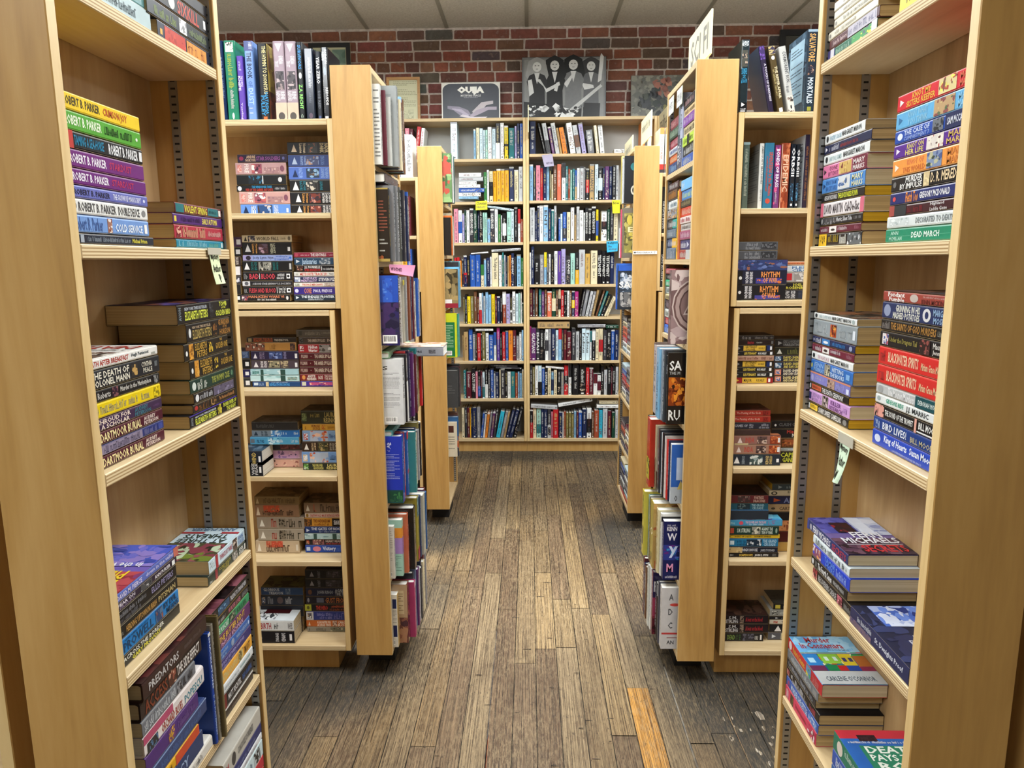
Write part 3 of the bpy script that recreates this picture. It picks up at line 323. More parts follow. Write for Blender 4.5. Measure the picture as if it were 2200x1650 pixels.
('p','L','t','',-.928,2.3653,1.7347,0,0,.159,.0254,.106,'241a34/E|3|12|25,75|8a2a4a;T|18|36|52,86|c8a88a|ANDRE;T|16|36|12,46|c8a88a|NORTON;T|38|86|26,74|8a4a8a|STAR SOLDIERS;E|90|95|30,70|5a5a8a//dark purple paperback star soldiers, topmost in @/23'),
('p','L','t','',-.937,2.3662,1.6975,0,0,.163,.0368,.106,'b58f8e/I|4|12|20,80|c87a70|d8b0a8;R|18|26|15,90|e0d4d0|FIRE;I|32|52||8a4a5a|3a2430,e0d8d4,b05a5a;I|56|86|10,60|a07a7a|c8a8a0,8a6670;E|88|96|25,75|7a4a5a//rose paperback fire, upper copy, second down, @/23'),
('p','L','t','',-.935,2.3645,1.6655,0,0,.159,.0316,.106,'15171a/I|24|52||1c242c|2a6a8a,4a9ab8,16181a;B|52|54|10,90|c8c8c8;E|84|92|25,75|c8c8c8//black paperback with blue tunnel picture, third down, left pile on upper shelf, left row case/23'),
('p','L','t','',-.938,2.3675,1.6448,0,0,.163,.0203,.106,'15161a/E|2|10||d8d8d8;T|30|70|54,92|2a8ab8|THE WINDHOVER TAPES;T|18|72|10,48|b83a30|FIZE OF THE GABRIEL RATCHETS;~|76|96|30,64|b8b8b8//thin black book, blue red titles, fourth down, left pile on upper shelf, left row case/23'),
('p','L','t','',-.93,2.3633,1.6056,0,0,.164,.0389,.106,'bd928c/I|4|12|20,80|c87a70|d8b0a8;R|18|26|15,90|e0d4d0|FIRE;I|30|52||8a4a5a|3a2430,e0d8d4,b05a5a;I|56|86|10,60|a07a7a|c8a8a0,8a6670;E|88|96|25,75|7a4a5a//rose paperback fire, lower copy, fifth down, @/23'),
('p','L','t','',-.928,2.3642,1.5725,0,0,.161,.0327,.106,'5a86cc/A|5|16|15,85|1a2c4c;~|21|31|14,86|d8dce8;I|34|64|8,92|2a4a7a|3a3434,8aa8d8,c8b8b0;R|67|76|14,88|c8d4ec|LISANNE;B|92|96|20,60|e0e0e0//sky blue paperback razor wind, bottom of @/23'),
('p','L','t','',-.766,2.365,1.7575,0,0,.1485,.0386,.106,'16171a/A|8|20||c8b49a;R|26|32||c8b89a|Lisanne;R|34|40||c8b89a|Norman;I|44|64|12,88|3a3a3a|8a5a4a,2a3a3a,a08a7a;R|70|78||c8b88a|DARK;R|80|88||c8b88a|NADIR//black paperback dark nadir, topmost in @/24'),
('p','L','t','',-.766,2.365,1.7205,0,0,.1485,.0366,.106,'34467a/A|8|20||a8b8d0;r|26|32||8aa0c8|LISANNE;r|34|40||8aa0c8|NORMAN;I|38|66|14,86|4a5070|b08a70,2a2c3c,8a9ab8;r|70|78||6a84b8|FORTUNES//blue paperback fortunes wheel, second down, @/24'),
('p','L','t','',-.766,2.365,1.6804,0,0,.1485,.0397,.106,'4f6db8/A|8|20||1c2c50;R|22|30||8aa8dc|RAZOR;I|38|66|14,86|2c3c50|5a4a44,8ab0d0,c8c0b0;R|70|77||8aa8dc|LISANNE;R|79|86||8aa8dc|NORMAN//periwinkle paperback razor rose, third down, @/24'),
('p','L','t','',-.765,2.365,1.6424,0,0,.1475,.0376,.106,'16181b/A|6|20|15,85|dcdcdc;R|22|28||2a7a8a|RAZORS;R|30|35||2a7a8a|EDGE;I|36|62||3a3a3a|8a8a80,2a2a28,c8c0b0;R|66|72|14,86|2a7a8a|LISANNE//black book razors edge, teal lettering, fourth down, right pile on upper shelf, left row case/24'),
('p','L','t','',-.766,2.365,1.6033,0,0,.1485,.0386,.106,'15161a/A|12|24|20,86|dcdcdc;R|27|33||c8904a|Lisanne;R|35|40||c8904a|Norman;I|42|66|12,88|7a3a30|3a2c34,c88a7a,5a4a5a;R|70|75||dcdcdc|BETWEEN;R|77|82||dcdcdc|DARKNESS;R|84|88||dcdcdc|LIGHT//black paperback between darkness and light, fifth down, right pile on upper shelf, left row case/24'),
('p','L','t','',-.764,2.365,1.5725,0,0,.1465,.0304,.106,'15161a/A|12|24|20,86|dcdcdc;R|27|33||c8904a|Lisanne;R|35|40||c8904a|Norman;I|42|66|12,88|7a3a30|3a2c34,c88a7a,5a4a5a;R|70|75||dcdcdc|BETWEEN;R|77|82||dcdcdc|DARKNESS;R|84|88||dcdcdc|LIGHT//black paperback between darkness and light, bottom of right pile on upper shelf, left row case/24'),
('p','L','t','',-1.104,2.3646,1.4706,0,0,.171,.0325,.106,'3a2440/B|90|98|25,75|c8c8c8//dark plum book, white price label, topmost in left pile beneath, shelf two, left row case/25'),
('p','L','t','',-1.108,2.3652,1.4407,0,0,.171,.0295,.106,'17181b/B|90|98|25,75|c8c8c8//black paperback with white price label, second down, left pile beneath, shelf two, left row case/25'),
('p','L','t','',-1.111,2.364,1.4117,0,0,.171,.0285,.106,'2a1c20/r|90|96|10,90|c8c0b8|NORTON//dark brown paperback, white sideways title, third down, left pile beneath, shelf two, left row case/25'),
('p','L','t','',-1.113,2.3662,1.3778,0,0,.171,.0335,.106,'4a4448/B|88|98|10,90|e0dcdc//grey paperback, white end, fourth down, @/25'),
('p','L','t','',-1.114,2.3646,1.3519,0,0,.171,.0255,.106,'26242e/I|80|98||3a3a44|c8c8d0//dark paperback, pale crescent, fifth down, @/25'),
('p','L','t','',-1.117,2.3632,1.3179,0,0,.171,.0335,.106,'1c1c20///black paperback, blank end, sixth down, @/25'),
('p','L','t','',-1.119,2.3656,1.295,0,0,.171,.0225,.106,'17181b/B|90|98|25,75|e0e0e0//black paperback, white square end, bottom of @/25'),
('p','L','t','',-.931,2.3637,1.4857,0,0,.163,.0224,.106,'c8bb9c/A|4|10|15,85|2c2c28;I|12|26|8,92|3a3a48|8a8a9a,c8b8a0;T|29|74|26,74|4a4034|WORLD FALL;~|78|88|36,64|8a8068;E|92|97|20,80|6a6250//cream paperback world fall, topmost in @/26'),
('p','L','t','',-.932,2.3652,1.4449,0,0,.161,.0403,.106,'15161a/A|5|17|25,85|c8c8c8;R|20|25||c8904a|Lisanne;R|27|31||c8904a|Norman;I|33|52|12,88|4a3034|3a2c34,a88a9a,5a4a5a;R|57|62||b8b8a0|BETWEEN;R|63|67||b8b8a0|LIGHT;B|92|97|30,62|d8d8d8//black paperback between darkness, single copy, second down, @/26'),
('p','L','t','',-.933,2.3656,1.4261,0,0,.163,.0185,.106,'9c96c4/E|6|16|12,88|2a2434;T|20|62|24,74|3a3a4a|Jody Lynn Nye;B|18|100||8f9fd0;T|20|62|22,76|30304a|Jody Lynn Nye;T|66|90|52,86|3a5aa8|Walking In;T|64|92|12,48|3a5aa8|Dreamland;E|93|98|30,70|3a6ac0//lavender paperback walking in dreamland, third down, @/26'),
('p','L','t','',-.935,2.3648,1.3913,0,0,.163,.0344,.106,'16181b/A|3|14|20,84|dcdcdc;R|17|22||1f6a6a|RAZORS;R|24|29||1f6a6a|EDGE;I|32|58||8a8a80|2a2a28,c8c0b0,4a4a44;R|61|66|14,86|1f6a6a|LISANNE;R|68|72|14,86|1f6a6a|NORMAN;B|94|98|20,75|b8b8b8//black paperback razors edge, single copy, fourth down, @/26'),
('p','L','t','',-.936,2.3643,1.3615,0,0,.163,.0294,.106,'1b1b1f/~|2|10|20,80|8a8a8a;T|13|32|22,78|c0404e|BAD;B|33|34|20,80|d8d8d8;T|37|65|22,78|c0404e|BLOOD;~|70|84|50,80|d8d8d8;~|68|84|18,44|d8d8d8;B|88|95|24,76|e8e8e8;E|89|94|36,64|15161a//black paperback bad blood, fifth down, @/26'),
('p','L','t','',-.939,2.3638,1.3447,0,0,.165,.0165,.106,'1d1d22/B|0|15|4,96|c4c4c8;E|4|12||5a5a60;T|20|96|28,66|b0b0b4|A SECOND STAGE LENSMAN * E. E. DOC SMITH//thin black paperback with white emblem block, sixth down, middle pile, second shelf, left row case/26'),
('p','L','t','',-.938,2.3646,1.3168,0,0,.163,.0274,.106,'1b1b1f/~|2|10|20,80|8a8a8a;T|12|66|24,76|b83c48|FLESH AND BLOOD;B|68|69|14,86|d8d8d8;~|72|86|50,84|d8d8d8;~|72|86|14,46|d8d8d8;B|88|96|24,76|e8e8e8;E|90|95|36,64|15161a//black paperback flesh and blood, seventh down, @/26'),
('p','L','t','',-.948,2.3634,1.295,0,0,.163,.0214,.106,'16161a/I|2|14|15,85|5a3a4a|c84a4a,d8d8d8;T|16|88|52,88|c87a5a|MAN-KZIN WARS VI;~|34|72|12,40|d8d8d8;E|92|97|20,80|c8c8c8//black paperback man-kzin wars, bottom of @/26'),
('p','L','t','',-.765,2.3652,1.4358,0,0,.1475,.0163,.106,'8e2440/E|2|10||b04a5a;~|14|34|30,60|d8a8b0;T|37|72|22,78|e4dcdc|THE SENTINELS;~|76|90|30,60|d8a8b0//crimson paperback the sentinels, topmost in @/27'),
('p','L','t','',-.765,2.3658,1.4112,0,0,.1475,.0242,.106,'27445f/P|4|12||c8d0d8;T|17|50|14,86|a8c0d8|Janissaries;~|54|74|20,60|c8d0d8;I|60|80||5a6a7a|b0b8c0//slate blue paperback janissaries, second down, @/27'),
('p','L','t','',-.761,2.3646,1.3895,0,0,.1435,.0213,.106,'16161a/I|2|16|15,85|3a2a28|c8a088,8a4a3a;T|20|56|52,90|e0e0e0|J.E. POURNELLE;T|20|56|10,46|b83030|AFTER ARMAGEDDON;~|62|90|26,60|d8d8d8;B|58|60|20,80|c8c8c8//black paperback after armageddon, third down, @/27'),
('p','L','t','',-.768,2.3667,1.3747,0,0,.1505,.0144,.106,'dddad2/B|3|9|30,70|b0b0a8;T|13|72|22,82|c8463a|METEORITE TRACK 291;T|76|96|26,74|3a3a3a|Gary Paul//white paperback meteorite track, red letters, fourth down, @/27'),
('p','L','t','',-.769,2.3639,1.355,0,0,.1515,.0193,.106,'2a3050/I|2|14||8a94b0|d8dce0;T|20|50|54,92|c8b0d0|CORPORATE;T|16|50|8,46|c8b0d0|MENTALITY;T|54|98|24,76|dcdce0|STEVEN PIZIKS//navy paperback corporate mentality, fifth down, @/27'),
('p','L','t','',-.77,2.3645,1.3413,0,0,.1525,.0134,.106,'dcd8ce/I|2|12|15,85|b8c0b0|8a8a80;T|18|62|26,74|c0563c|THE SPACE MERCHANTS;~|66|96|54,84|8a4a3a;~|66|96|14,44|8a4a3a//ivory paperback the space merchants, sixth down, @/27'),
('p','L','t','',-.771,2.3643,1.3157,0,0,.1535,.0252,.106,'35297a/E|2|10|25,75|c8c8e0;T|22|38|18,84|c87a4a|CORE;T|42|82|30,68|d8d4ec|PAUL PREUSS//violet blue paperback core, seventh down, @/27'),
('p','L','t','',-.772,2.3649,1.295,0,0,.1545,.0203,.106,'1c2a3c/P|4|11|30,80|c8d0d8;T|16|86|50,86|d8e0e8|THE ENDLESS FRONTIER;~|30|64|12,42|b8c4d0//dark blue paperback the endless frontier, bottom of @/27'),
('p','L','t','',-1.104,2.365,1.1047,0,0,.171,.0254,.106,'26304a/I|86|98||3a4a6a|5a6a8a//dark blue paperback end, topmost in @/28'),
('p','L','t','',-1.103,2.365,1.0697,0,0,.171,.0346,.106,'141418/B|90|97|30,70|e0e0e0//black paperback end with white square, second down, @/28'),
('p','L','t','',-1.105,2.365,1.0403,0,0,.171,.0291,.106,'22204a/B|90|97|30,70|e0e0e0//indigo paperback end with white square, third down, @/28'),
('p','L','t','',-1.106,2.365,1.009,0,0,.171,.0309,.106,'2a2c30/B|90|98|20,70|d8d8d8//charcoal paperback end with white square, bottom of @/28'),
('p','L','t','',-.939,2.3653,1.1587,0,0,.166,.0164,.106,'221c1c/B|3|10|15,85|8a7a5a;T|14|52|52,90|a8502c|BEYOND THE BLUE;T|14|52|10,46|a8502c|EVENT HORIZON;T|56|84|30,70|b8b0a4|FREDERIK POHL//black paperback beyond the blue event horizon, topmost in middle pile, third shelf, left row case/29'),
('p','L','t','',-.945,2.3662,1.1306,0,0,.17,.0277,.106,'a4763c/I|0|38|4,96|7a4a3a|c8c0b0,b03a3a,3a2c28;~|48|62|20,80|8a6230;I|88|98||3a2c2c|6a4a3a//tan paperback with red arrows, second down, @/29'),
('p','L','t','',-.928,2.3645,1.0997,0,0,.16,.0305,.106,'28223e/A|5|13|20,75|d8d4dc;R|18|23||8a7a94|GUARDIAN;R|24|28||8a7a94|TRUST;I|38|66|14,90|3a4a7a|8a9ac8,5a4a6a,2a2c4a;R|69|74||8a84a8|IRENE;B|92|97|20,70|dcdcdc//dark indigo paperback with ship picture, third down, @/29'),
('p','L','t','',-.93,2.3675,1.0698,0,0,.16,.0295,.106,'4a4048/A|5|15||e0dcdc;R|20|25|14,86|d8d4d4|IRENE;R|27|33|14,86|d8d4d4|RADFORD;I|36|60|14,90|8a846a|3a3a34,c8b890,2a2826;I|62|78||5a5048|b0a080;B|92|97|20,70|e0e0e0//mauve grey paperback irene radford, fourth down, @/29'),
('p','L','t','',-.933,2.3633,1.0492,0,0,.163,.0202,.106,'8fb4bc/I|0|98|6,94|9ac0c8|b8d4d8,6a9aa0,c8dce0;B|21|27|6,94|2c4a44;B|62|72|6,94|2c4a44;I|4|18|20,70|6a9a98|3a6a6a//ice blue paperback with island picture, fifth down, middle pile, third shelf, left row case/29'),
('p','L','t','',-.935,2.3642,1.0277,0,0,.165,.0211,.106,'a4c8cc/I|0|98|6,94|b0d0d4|c8dce0,8ab4b8,d8e4e4;B|21|27|6,94|2c4a44;B|62|72|6,94|2c4a44;I|76|96|20,70|8a9a90|4a7a7a//ice blue paperback with island picture, sixth down, middle pile, third shelf, left row case/29'),
('p','L','t','',-.929,2.364,1.009,0,0,.161,.0183,.106,'1d4070/B|3|12|30,80|c8d4e0;~|14|24|25,75|8aa4c8;B|28|34|10,90|c8b890;T|36|78|22,70|4a9ad8|REVELATIONS SHORE;~|40|74|76,92|a8c0d8//blue paperback revelations shore, bottom of @/29'),
('p','L','t','',-.772,2.365,1.1769,0,0,.1325,.0232,.106,'55504a/B|6|14|20,80|3a3834;~|22|60|25,75|8a8478;~|64|94|40,70|8a8478/I|0|100|0,100|4a4238|5c5446,3a342c,6a6050/thick taupe paperback with worn cover, topmost in @/30'),
('p','L','t','',-.765,2.365,1.1524,0,0,.1255,.0241,.106,'403530/I|2|12|15,85|1c1c1c|5a5a5a;T|24|70|30,72|b0a090|THE AMBER SPYGLASS;T|76|96|30,72|b0a090|PHILIP//dark brown paperback the amber spyglass, second down, @/30'),
('p','L','t','',-.768,2.365,1.1231,0,0,.1285,.0288,.106,'98232c/I|4|14|20,80|d8c8c8|8a3a3a;T|26|50|52,90|e0dcdc|Hidden;T|26|50|12,48|e0dcdc|Warrior;I|54|96|4,96|8a8480|4a4440,c8c4c0,2a2826//red paperback hidden warrior, third down, @/30'),
('p','L','t','',-.766,2.365,1.1005,0,0,.1265,.0222,.106,'4a151e/T|5|22|26,76|b8a094|PULLMAN;E|30|32|44,56|b8a094;T|40|88|24,78|c8b8a8|THE AMBER SPYGLASS//maroon paperback amber spyglass, upper of three, fourth down, right pile, third shelf, left row case/30'),
('p','L','t','',-.766,2.365,1.0769,0,0,.1265,.0232,.106,'48141c/T|2|20|26,76|b8a094|PULLMAN;E|28|30|44,56|b8a094;T|38|86|24,78|c8b8a8|THE AMBER SPYGLASS;E|92|96|30,70|c8b8a8//maroon paperback amber spyglass, middle of three, fifth down, right pile, third shelf, left row case/30'),
('p','L','t','',-.766,2.365,1.0524,0,0,.1265,.0241,.106,'46131b/T|2|20|26,76|b8a094|PULLMAN;E|28|30|44,56|b8a094;T|38|86|24,78|c8b8a8|THE AMBER SPYGLASS;E|92|96|30,70|c8b8a8//maroon paperback amber spyglass, lowest of three, sixth down, right pile, third shelf, left row case/30'),
('p','L','t','',-.767,2.365,1.0288,0,0,.1275,.0232,.106,'6e2028/E|5|14|20,84|c88a4a;T|20|40|52,88|e0d8d0|ANETTE;T|18|42|12,46|e0d8d0|PEDERSEN;T|48|60|24,78|dcd4cc|1635;T|64|98|52,86|c8b8b0|THE WARS FOR;T|64|92|14,46|c8b8b0|THE RHINE//wine red paperback 1635, seventh down, @/30'),
('p','L','t','',-.766,2.365,1.009,0,0,.1265,.0194,.106,'3c2c86/B|3|14|20,84|c8c8b0;I|22|84|25,78|b04a7a|3c2c86,e0b0a0,c84a5a;~|88|98|20,80|a8a890//purple paperback with knotwork, bottom of @/30'),
('p','L','t','',-.942,2.3639,.8606,0,0,.157,.0285,.106,'2a2a2c/~|10|50||5a5a5a/I|0|100|0,100|4a4a48|5a5a58,3a3a38/dark paperback with curled grey cover, topmost in @/31'),
('p','L','t','',-.944,2.3669,.8367,0,0,.163,.0235,.106,'7a8a98/A|4|13||2a3a4a;~|20|32|50,84|2a3a4a;~|20|34|14,44|2a3a4a;B|40|100||2a6ab0;I|40|62|4,96|4a8ac8|c8dce8,2a5a9a;~|48|74||d8e8f4;~|88|98||c8dce8//grey and blue paperback sword singer, second down, @/31'),
('p','L','t','',-.95,2.3627,.8097,0,0,.167,.0265,.106,'4f9cc4/B|1|9|25,75|6a7078;~|14|30|26,76|1a3a5a;I|36|60|4,96|7ac0dc|2a7ab0,d8ecf4;~|42|68||d8ecf4;~|84|98||c8e0ec//aqua paperback sword singer, lower one, third down, @/31'),
('p','L','t','',-.941,2.3985,.7818,0,0,.16,.0275,.087,'30303c/I|50|92||6a3a44|2a2a34,8a5a60;B|92|98|20,80|5a5a60//charcoal paperback with red rays, fourth down, @/31'),
('p','L','t','',-.932,2.3985,.7499,0,0,.151,.0315,.087,'b9a4c4/I|20|90|8,92|c8a0d0|8a6ab0,5a4a7a,e0c8e0//lilac paperback with palm picture, fifth down, @/31'),
('p','L','t','',-.937,2.3985,.72,0,0,.154,.0295,.087,'c29a94/I|20|90|8,92|d8a898|8a4a4a,3a2a2c,e0c0a8//pink paperback with palm picture, bottom of @/31'),
('p','L','w','',-1.057,2.292,.7565,0,0,.171,.05,.104,'1c2634/r|80|88|10,90|c8b060|WIND;B|93|97|25,65|e8e8e8/I|0|100|0,100|3a4a58|4a5a68,2a3644,5a6a78/fat dark paperback with gold wind letters, upper one lying at the front edge/32'),
('p','L','w','',-1.057,2.292,.7199,0,0,.171,.05,.104,'191c22/r|78|84|10,90|c8c8c8|WISE;r|85|90|10,90|c8c8c8|FEAR;B|93|97|25,65|e8e8e8//fat black paperback with white letters, under the other lying at the front edge/32'),
('p','L','t','',-.772,2.365,.8816,0,0,.1325,.0455,.106,'33362c/I|2|14|20,80|5a6a4a|8a9a6a;~|24|50|50,84|a89a5a;T|60|90|50,88|b8a86a|LAURA;T|58|94|10,46|b8a86a|RESNICK/I|0|100|0,100|3a342a|4a4436,2a261e,5c5440/dark paperback sunflower goddess, topmost in @/33'),
('p','L','t','',-.769,2.365,.8587,0,0,.1295,.0225,.106,'c79638/~|3|11|20,80|6a3a1a;T|24|46|50,88|6a2a1c|KINGS;T|26|46|12,46|6a2a1c|JUSTICE;I|50|60|15,85|b05a2a|c89638;~|66|94||a8762a//amber paperback kings justice, second down, @/33'),
('p','L','t','',-.771,2.365,.8198,0,0,.1315,.0385,.106,'7f9fc4/I|3|14|15,75|b04a3a|d8dce4;I|20|66|4,96|a8b4c8|c8704a,e0b8a0,7a9ac8,b04a34;~|70|96||4a6a9a//sky paperback with red haired dancer, third down, right pile, fourth shelf, left row case/33'),
('p','L','t','',-.774,2.365,.7848,0,0,.1345,.0345,.106,'36281e/A|5|17||e0dcd4;R|24|29||c8b08a|GOLDEN;R|31|35||c8b08a|KEY;I|40|66|8,94|4a4a34|8a7a4a,2a2c20,b09a6a;R|70|75||a8a090|MELANIE;R|77|81||a8a090|JENNIFER;R|83|87||a8a090|KATE//brown paperback the golden key, fourth down, @/33'),
('p','L','t','',-.777,2.365,.7449,0,0,.1375,.0395,.106,'6d94c8/I|3|14|15,75|c8b08a|d8dce4;I|20|66|4,96|a8b4c8|c8704a,e0b8a0,7a9ac8,b04a34;~|70|96||4a6a9a//sky paperback with red haired dancer, fifth down, right pile, fourth shelf, left row case/33'),
('p','L','t','',-.775,2.365,.72,0,0,.1355,.0245,.106,'232a24/I|2|14||4a7a3a|8ab06a,c8d8c8;T|24|50|50,88|c8c06a|THE SUNFLOWER;T|26|52|12,46|c8c06a|GODDESS;T|62|92|50,88|d8cc7a|LAURA;T|60|96|12,46|d8cc7a|RESNICK//dark paperback laura, sunflower spine, bottom of @/33'),
('p','L','t','',-.95,2.3625,.5966,0,0,.155,.0295,.106,'7c6848/A|3|10|15,85|b8a888;~|20|90|20,80|5a4a34/I|0|100|0,100|6a583c|7c6848,584830,8a7654/worn tan paperback with faded cover, topmost in @/34'),
('p','L','t','',-.951,2.3621,.5521,0,0,.154,.044,.106,'8a6a50/A|3|12|15,85|d8c8b0;I|20|56|40,96|b04a30|c8603c,8a5a40;~|18|90|14,60|3a2a1e//brown orange paperback with script title, second down, @/34'),
('p','L','t','',-.946,2.3622,.5098,0,0,.165,.0419,.106,'938676/A|5|16||e0dcd0;~|30|42|14,86|a84a3c;I|46|60|12,88|7a7060|3a342c;~|62|96|14,86|4a4438//grey paperback, scroll pattern, first of two, third down, left pile, fifth shelf, left row case/34'),
('p','L','t','',-.944,2.3616,.4664,0,0,.16,.043,.106,'a09686/A|5|16||e8e4d8;~|30|42|14,86|b04a3c;I|46|60|12,88|7a7060|3a342c;~|62|96|14,86|4a4438//grey paperback, scroll pattern, second of two, fourth down, left pile, fifth shelf, left row case/34'),
('p','L','t','',-.955,2.362,.421,0,0,.152,.045,.106,'c0ac90/A|3|12|15,85|e8e0d0;I|24|62|45,98|c0503a|d8705a,b87a5a;~|18|80|12,64|4a3424;B|92|97|20,70|d8d0c0//cream paperback with red plume, bottom of @/34'),
('p','L','t','',-.78,2.3642,.5664,0,0,.1405,.0367,.106,'7a6450/A|5|14||c8c0b0;~|24|36|14,86|a0503c;~|40|90|14,86|3a3026/I|0|100|0,100|64543e|7a6850,4e4230,584a36/thick brown paperback with scroll pattern, topmost in @/35'),
('p','L','t','',-.779,2.3663,.5478,0,0,.1395,.0182,.106,'c8b4a4/E|3|9||8a6a2a;T|14|98|24,76|a83a3a|DEATHWORLD MACK REYNOLDS WITH DEAN//pale pink paperback deathworld, second down, @/35'),
('p','L','t','',-.78,2.3635,.5179,0,0,.1405,.0295,.106,'c08a34/I|0|18|4,96|8a5a2a|4a3420;T|22|62|50,88|6a2c14|THE ONE KINGDOM;~|24|60|14,42|8a4a1c;B|68|100||1c1a1a;T|72|98|24,76|d8d8d8|SEAN RUSSELL//orange paperback the one kingdom, third down, @/35'),
('p','L','t','',-.781,2.3631,.4932,0,0,.1415,.0243,.106,'22386a/P|4|12|20,70|c8d0e0;T|16|94|48,88|d0d4dc|THE GATES OF NOON;~|34|78|14,38|a8b4c8//navy paperback the gates of noon, fourth down, @/35'),
('p','L','t','',-.783,2.3633,.4705,0,0,.1435,.0223,.106,'9fbcc0/I|0|100|6,94|a8c4c8|c8d8dc,7a9aa0;B|22|30|6,94|34504a;B|68|78|6,94|34504a//ice blue paperback with small figure, fifth down, @/35'),
('p','L','t','',-.783,2.3669,.4488,0,0,.1435,.0213,.106,'241e24/I|3|10|20,80|b04a2a|wh,dk,ta;I|18|46|8,92|8a5a5a|d8c0b0,4a3034;T|50|98|50,88|c8b8b0|HEART READERS;~|50|98|14,44|b04a4a//dark paperback heart readers, sixth down, @/35'),
('p','L','t','',-.784,2.3666,.421,0,0,.1445,.0274,.106,'2348a0/B|3|12|25,75|b8c8e0;E|18|38||c8788a;T|42|74|16,84|d4dcf0|Victory;~|76|96|20,80|4a6ac0//royal blue paperback victory, bottom of @/35'),
('p','L','t','',-.958,2.385,.2529,0,0,.15,.0292,.095,'27416a/T|6|44|52,90|b0b8c4|GLORIOUS;T|18|52|10,46|b0b8c4|TREASON;I|58|70||3a5070|6a7a94/I|0|100|0,100|3a3c34|4a4c40,2a2c26,56583c/slate blue paperback glorious treason, topmost in @/36'),
('p','L','t','',-.96,2.385,.2141,0,0,.152,.0384,.095,'1f2430/I|2|10|20,80|5a6070|wh,dk,ta;~|16|30|14,86|8a8a90;E|38|52||5a4a4a;~|58|74|14,86|b0b0b4//dark navy paperback with round seal, second down, back left pile, bottom shelf, left row case/36'),
('p','L','t','',-.963,2.385,.1702,0,0,.153,.0435,.095,'22242c///black paperback, plain hidden spine, third down, @/36'),
('p','L','t','',-.965,2.385,.1334,0,0,.149,.0364,.095,'3a3030///dark brown paperback, plain hidden spine, fourth down, back left pile, bottom shelf, left row case/36'),
('p','L','t','',-.967,2.385,.113,0,0,.15,.02,.095,'2c2c30///charcoal paperback, plain hidden spine, bottom of @/36'),
('p','L','c','',-.992,2.305,.1129,0,0,.172,.0451,.108,'1c1b20/I|0|34|4,96|2a2630|6a6a80,8a7a8a;R|62|68|14,86|c8c8cc|EMPIRE;R|74|82|14,86|d8d8dc|DAMNED;B|90|95|24,76|e8e8e8//black paperback with white daemon letters under winterbirth at the bottom shelf edge/37'),
('p','L','c','',-.992,2.305,.1586,0,0,.172,.0384,.108,'dde0e0/T|2|54|20,78|a8363c|WINTERBIRTH;~|60|72|20,80|5a5a5a;I|88|97|20,80|8a8a8a|c8c8c8/B|0|100||d4dadc;I|8|60|40,92|c8ccd0|8a9094,3a4044,dde0e0;B|48|84|18,70|3c1014;~|86|98|20,80|8a8a8a/white winterbirth paperback with dark red panel on cover, bottom shelf edge/37'),
('p','L','t','',-.797,2.385,.3153,0,0,.1575,.0338,.095,'1a1a20/A|10|20|25,80|8a8a94;r|28|34||6a6a74|ROBERT;I|48|80|14,86|3a3840|5a5460,2a2830//black paperback with grey emblem, upper, topmost in @/38'),
('p','L','t','',-.798,2.385,.281,0,0,.1585,.0338,.095,'1b1b21/A|10|20|25,80|8a8a94;r|28|34||6a6a74|ROBERT;I|46|80|14,86|3a3840|5a5460,2a2830//black paperback with grey emblem, lower, second down, @/38'),
('p','L','t','',-.798,2.385,.2489,0,0,.1585,.0318,.095,'1b2240/E|5|14|20,80|6a4a3a;T|26|62|30,70|9aa4b8|JOHN RINGO;T|66|96|52,88|b0b8c8|AGAINST;T|66|96|12,46|b0b8c8|THE TIDE//navy paperback against the tide, third down, @/38'),
('p','L','t','',-.799,2.385,.2198,0,0,.1595,.0286,.095,'221f2a/E|3|8|20,80|8a8a94;B|24|40|20,80|5a6074;T|44|96|18,84|a8683a|GUST FRONT//dark paperback gust front, fourth down, @/38'),
('p','L','t','',-.804,2.385,.1918,0,0,.1645,.0276,.095,'1a1a1e/B|0|14|6,94|a8ac3a;E|4|10|25,75|5a5a2a;T|24|50|22,78|b8382e|THE HERO;~|54|90|52,84|b85a3a;~|54|90|14,44|b85a3a//black paperback hero with yellow end block, fifth down, right pile, bottom shelf, left row case/38'),
('p','L','t','',-.801,2.385,.1576,0,0,.1615,.0338,.095,'2f3a7e/B|0|16|4,96|c8c8cc;I|3|12|20,80|5a5a6a|wh,dk,ta;~|24|58|50,84|8a8ac8;~|28|58|14,44|8a8ac8;~|62|84|14,86|6a6ab0;I|86|98|4,96|a84a6a|7a3a5a//indigo paperback, white end, pink figure, sixth down, @/38'),
('p','L','t','',-.802,2.385,.1327,0,0,.1625,.0245,.095,'b8622c/A|4|9||d8c8b0;T|24|54|52,90|e4dcd0|A DAUGHTER FOR;T|24|54|10,46|e4dcd0|A DEAD MAN;I|58|68|8,92|c8b0a0|7a4a3a;T|70|98|52,90|e4dcd0|CAROLINE;T|70|90|10,46|e4dcd0|ROE//orange paperback daughter for dead man, seventh down, @/38'),
('p','L','t','',-.8,2.385,.113,0,0,.1605,.0193,.095,'8a8478/~|4|14|20,80|3a3a3a;~|20|48|14,86|5a5448;I|52|98|8,92|6a6a5a|3a3a34,b0a890//grey paperback with small pictures, bottom of @/38'),
('h','S','w','g',.637,2.31,1.8529,0,0,.2125,.0224,.15,'222c30/T|2|9|10,90|c8d0d4|FRED;I|14|36||4a4a44|8a7a6a,3a3a3c,b09a88;T|38|46|14,86|3a8ab0|SHINE;T|47|51|30,70|3a8ab0|IN;T|52|58|14,86|3a8ab0|STEEL;B|84|100||17191c;A|84|90|25,75|dcdcdc;T|92|97|14,86|e0e0e0|TOR/I|0|100|0,100|8ab0d0|b0cce0,5a84b0,c8dce8/black hardcover shine in steel with tor mark @/39'),
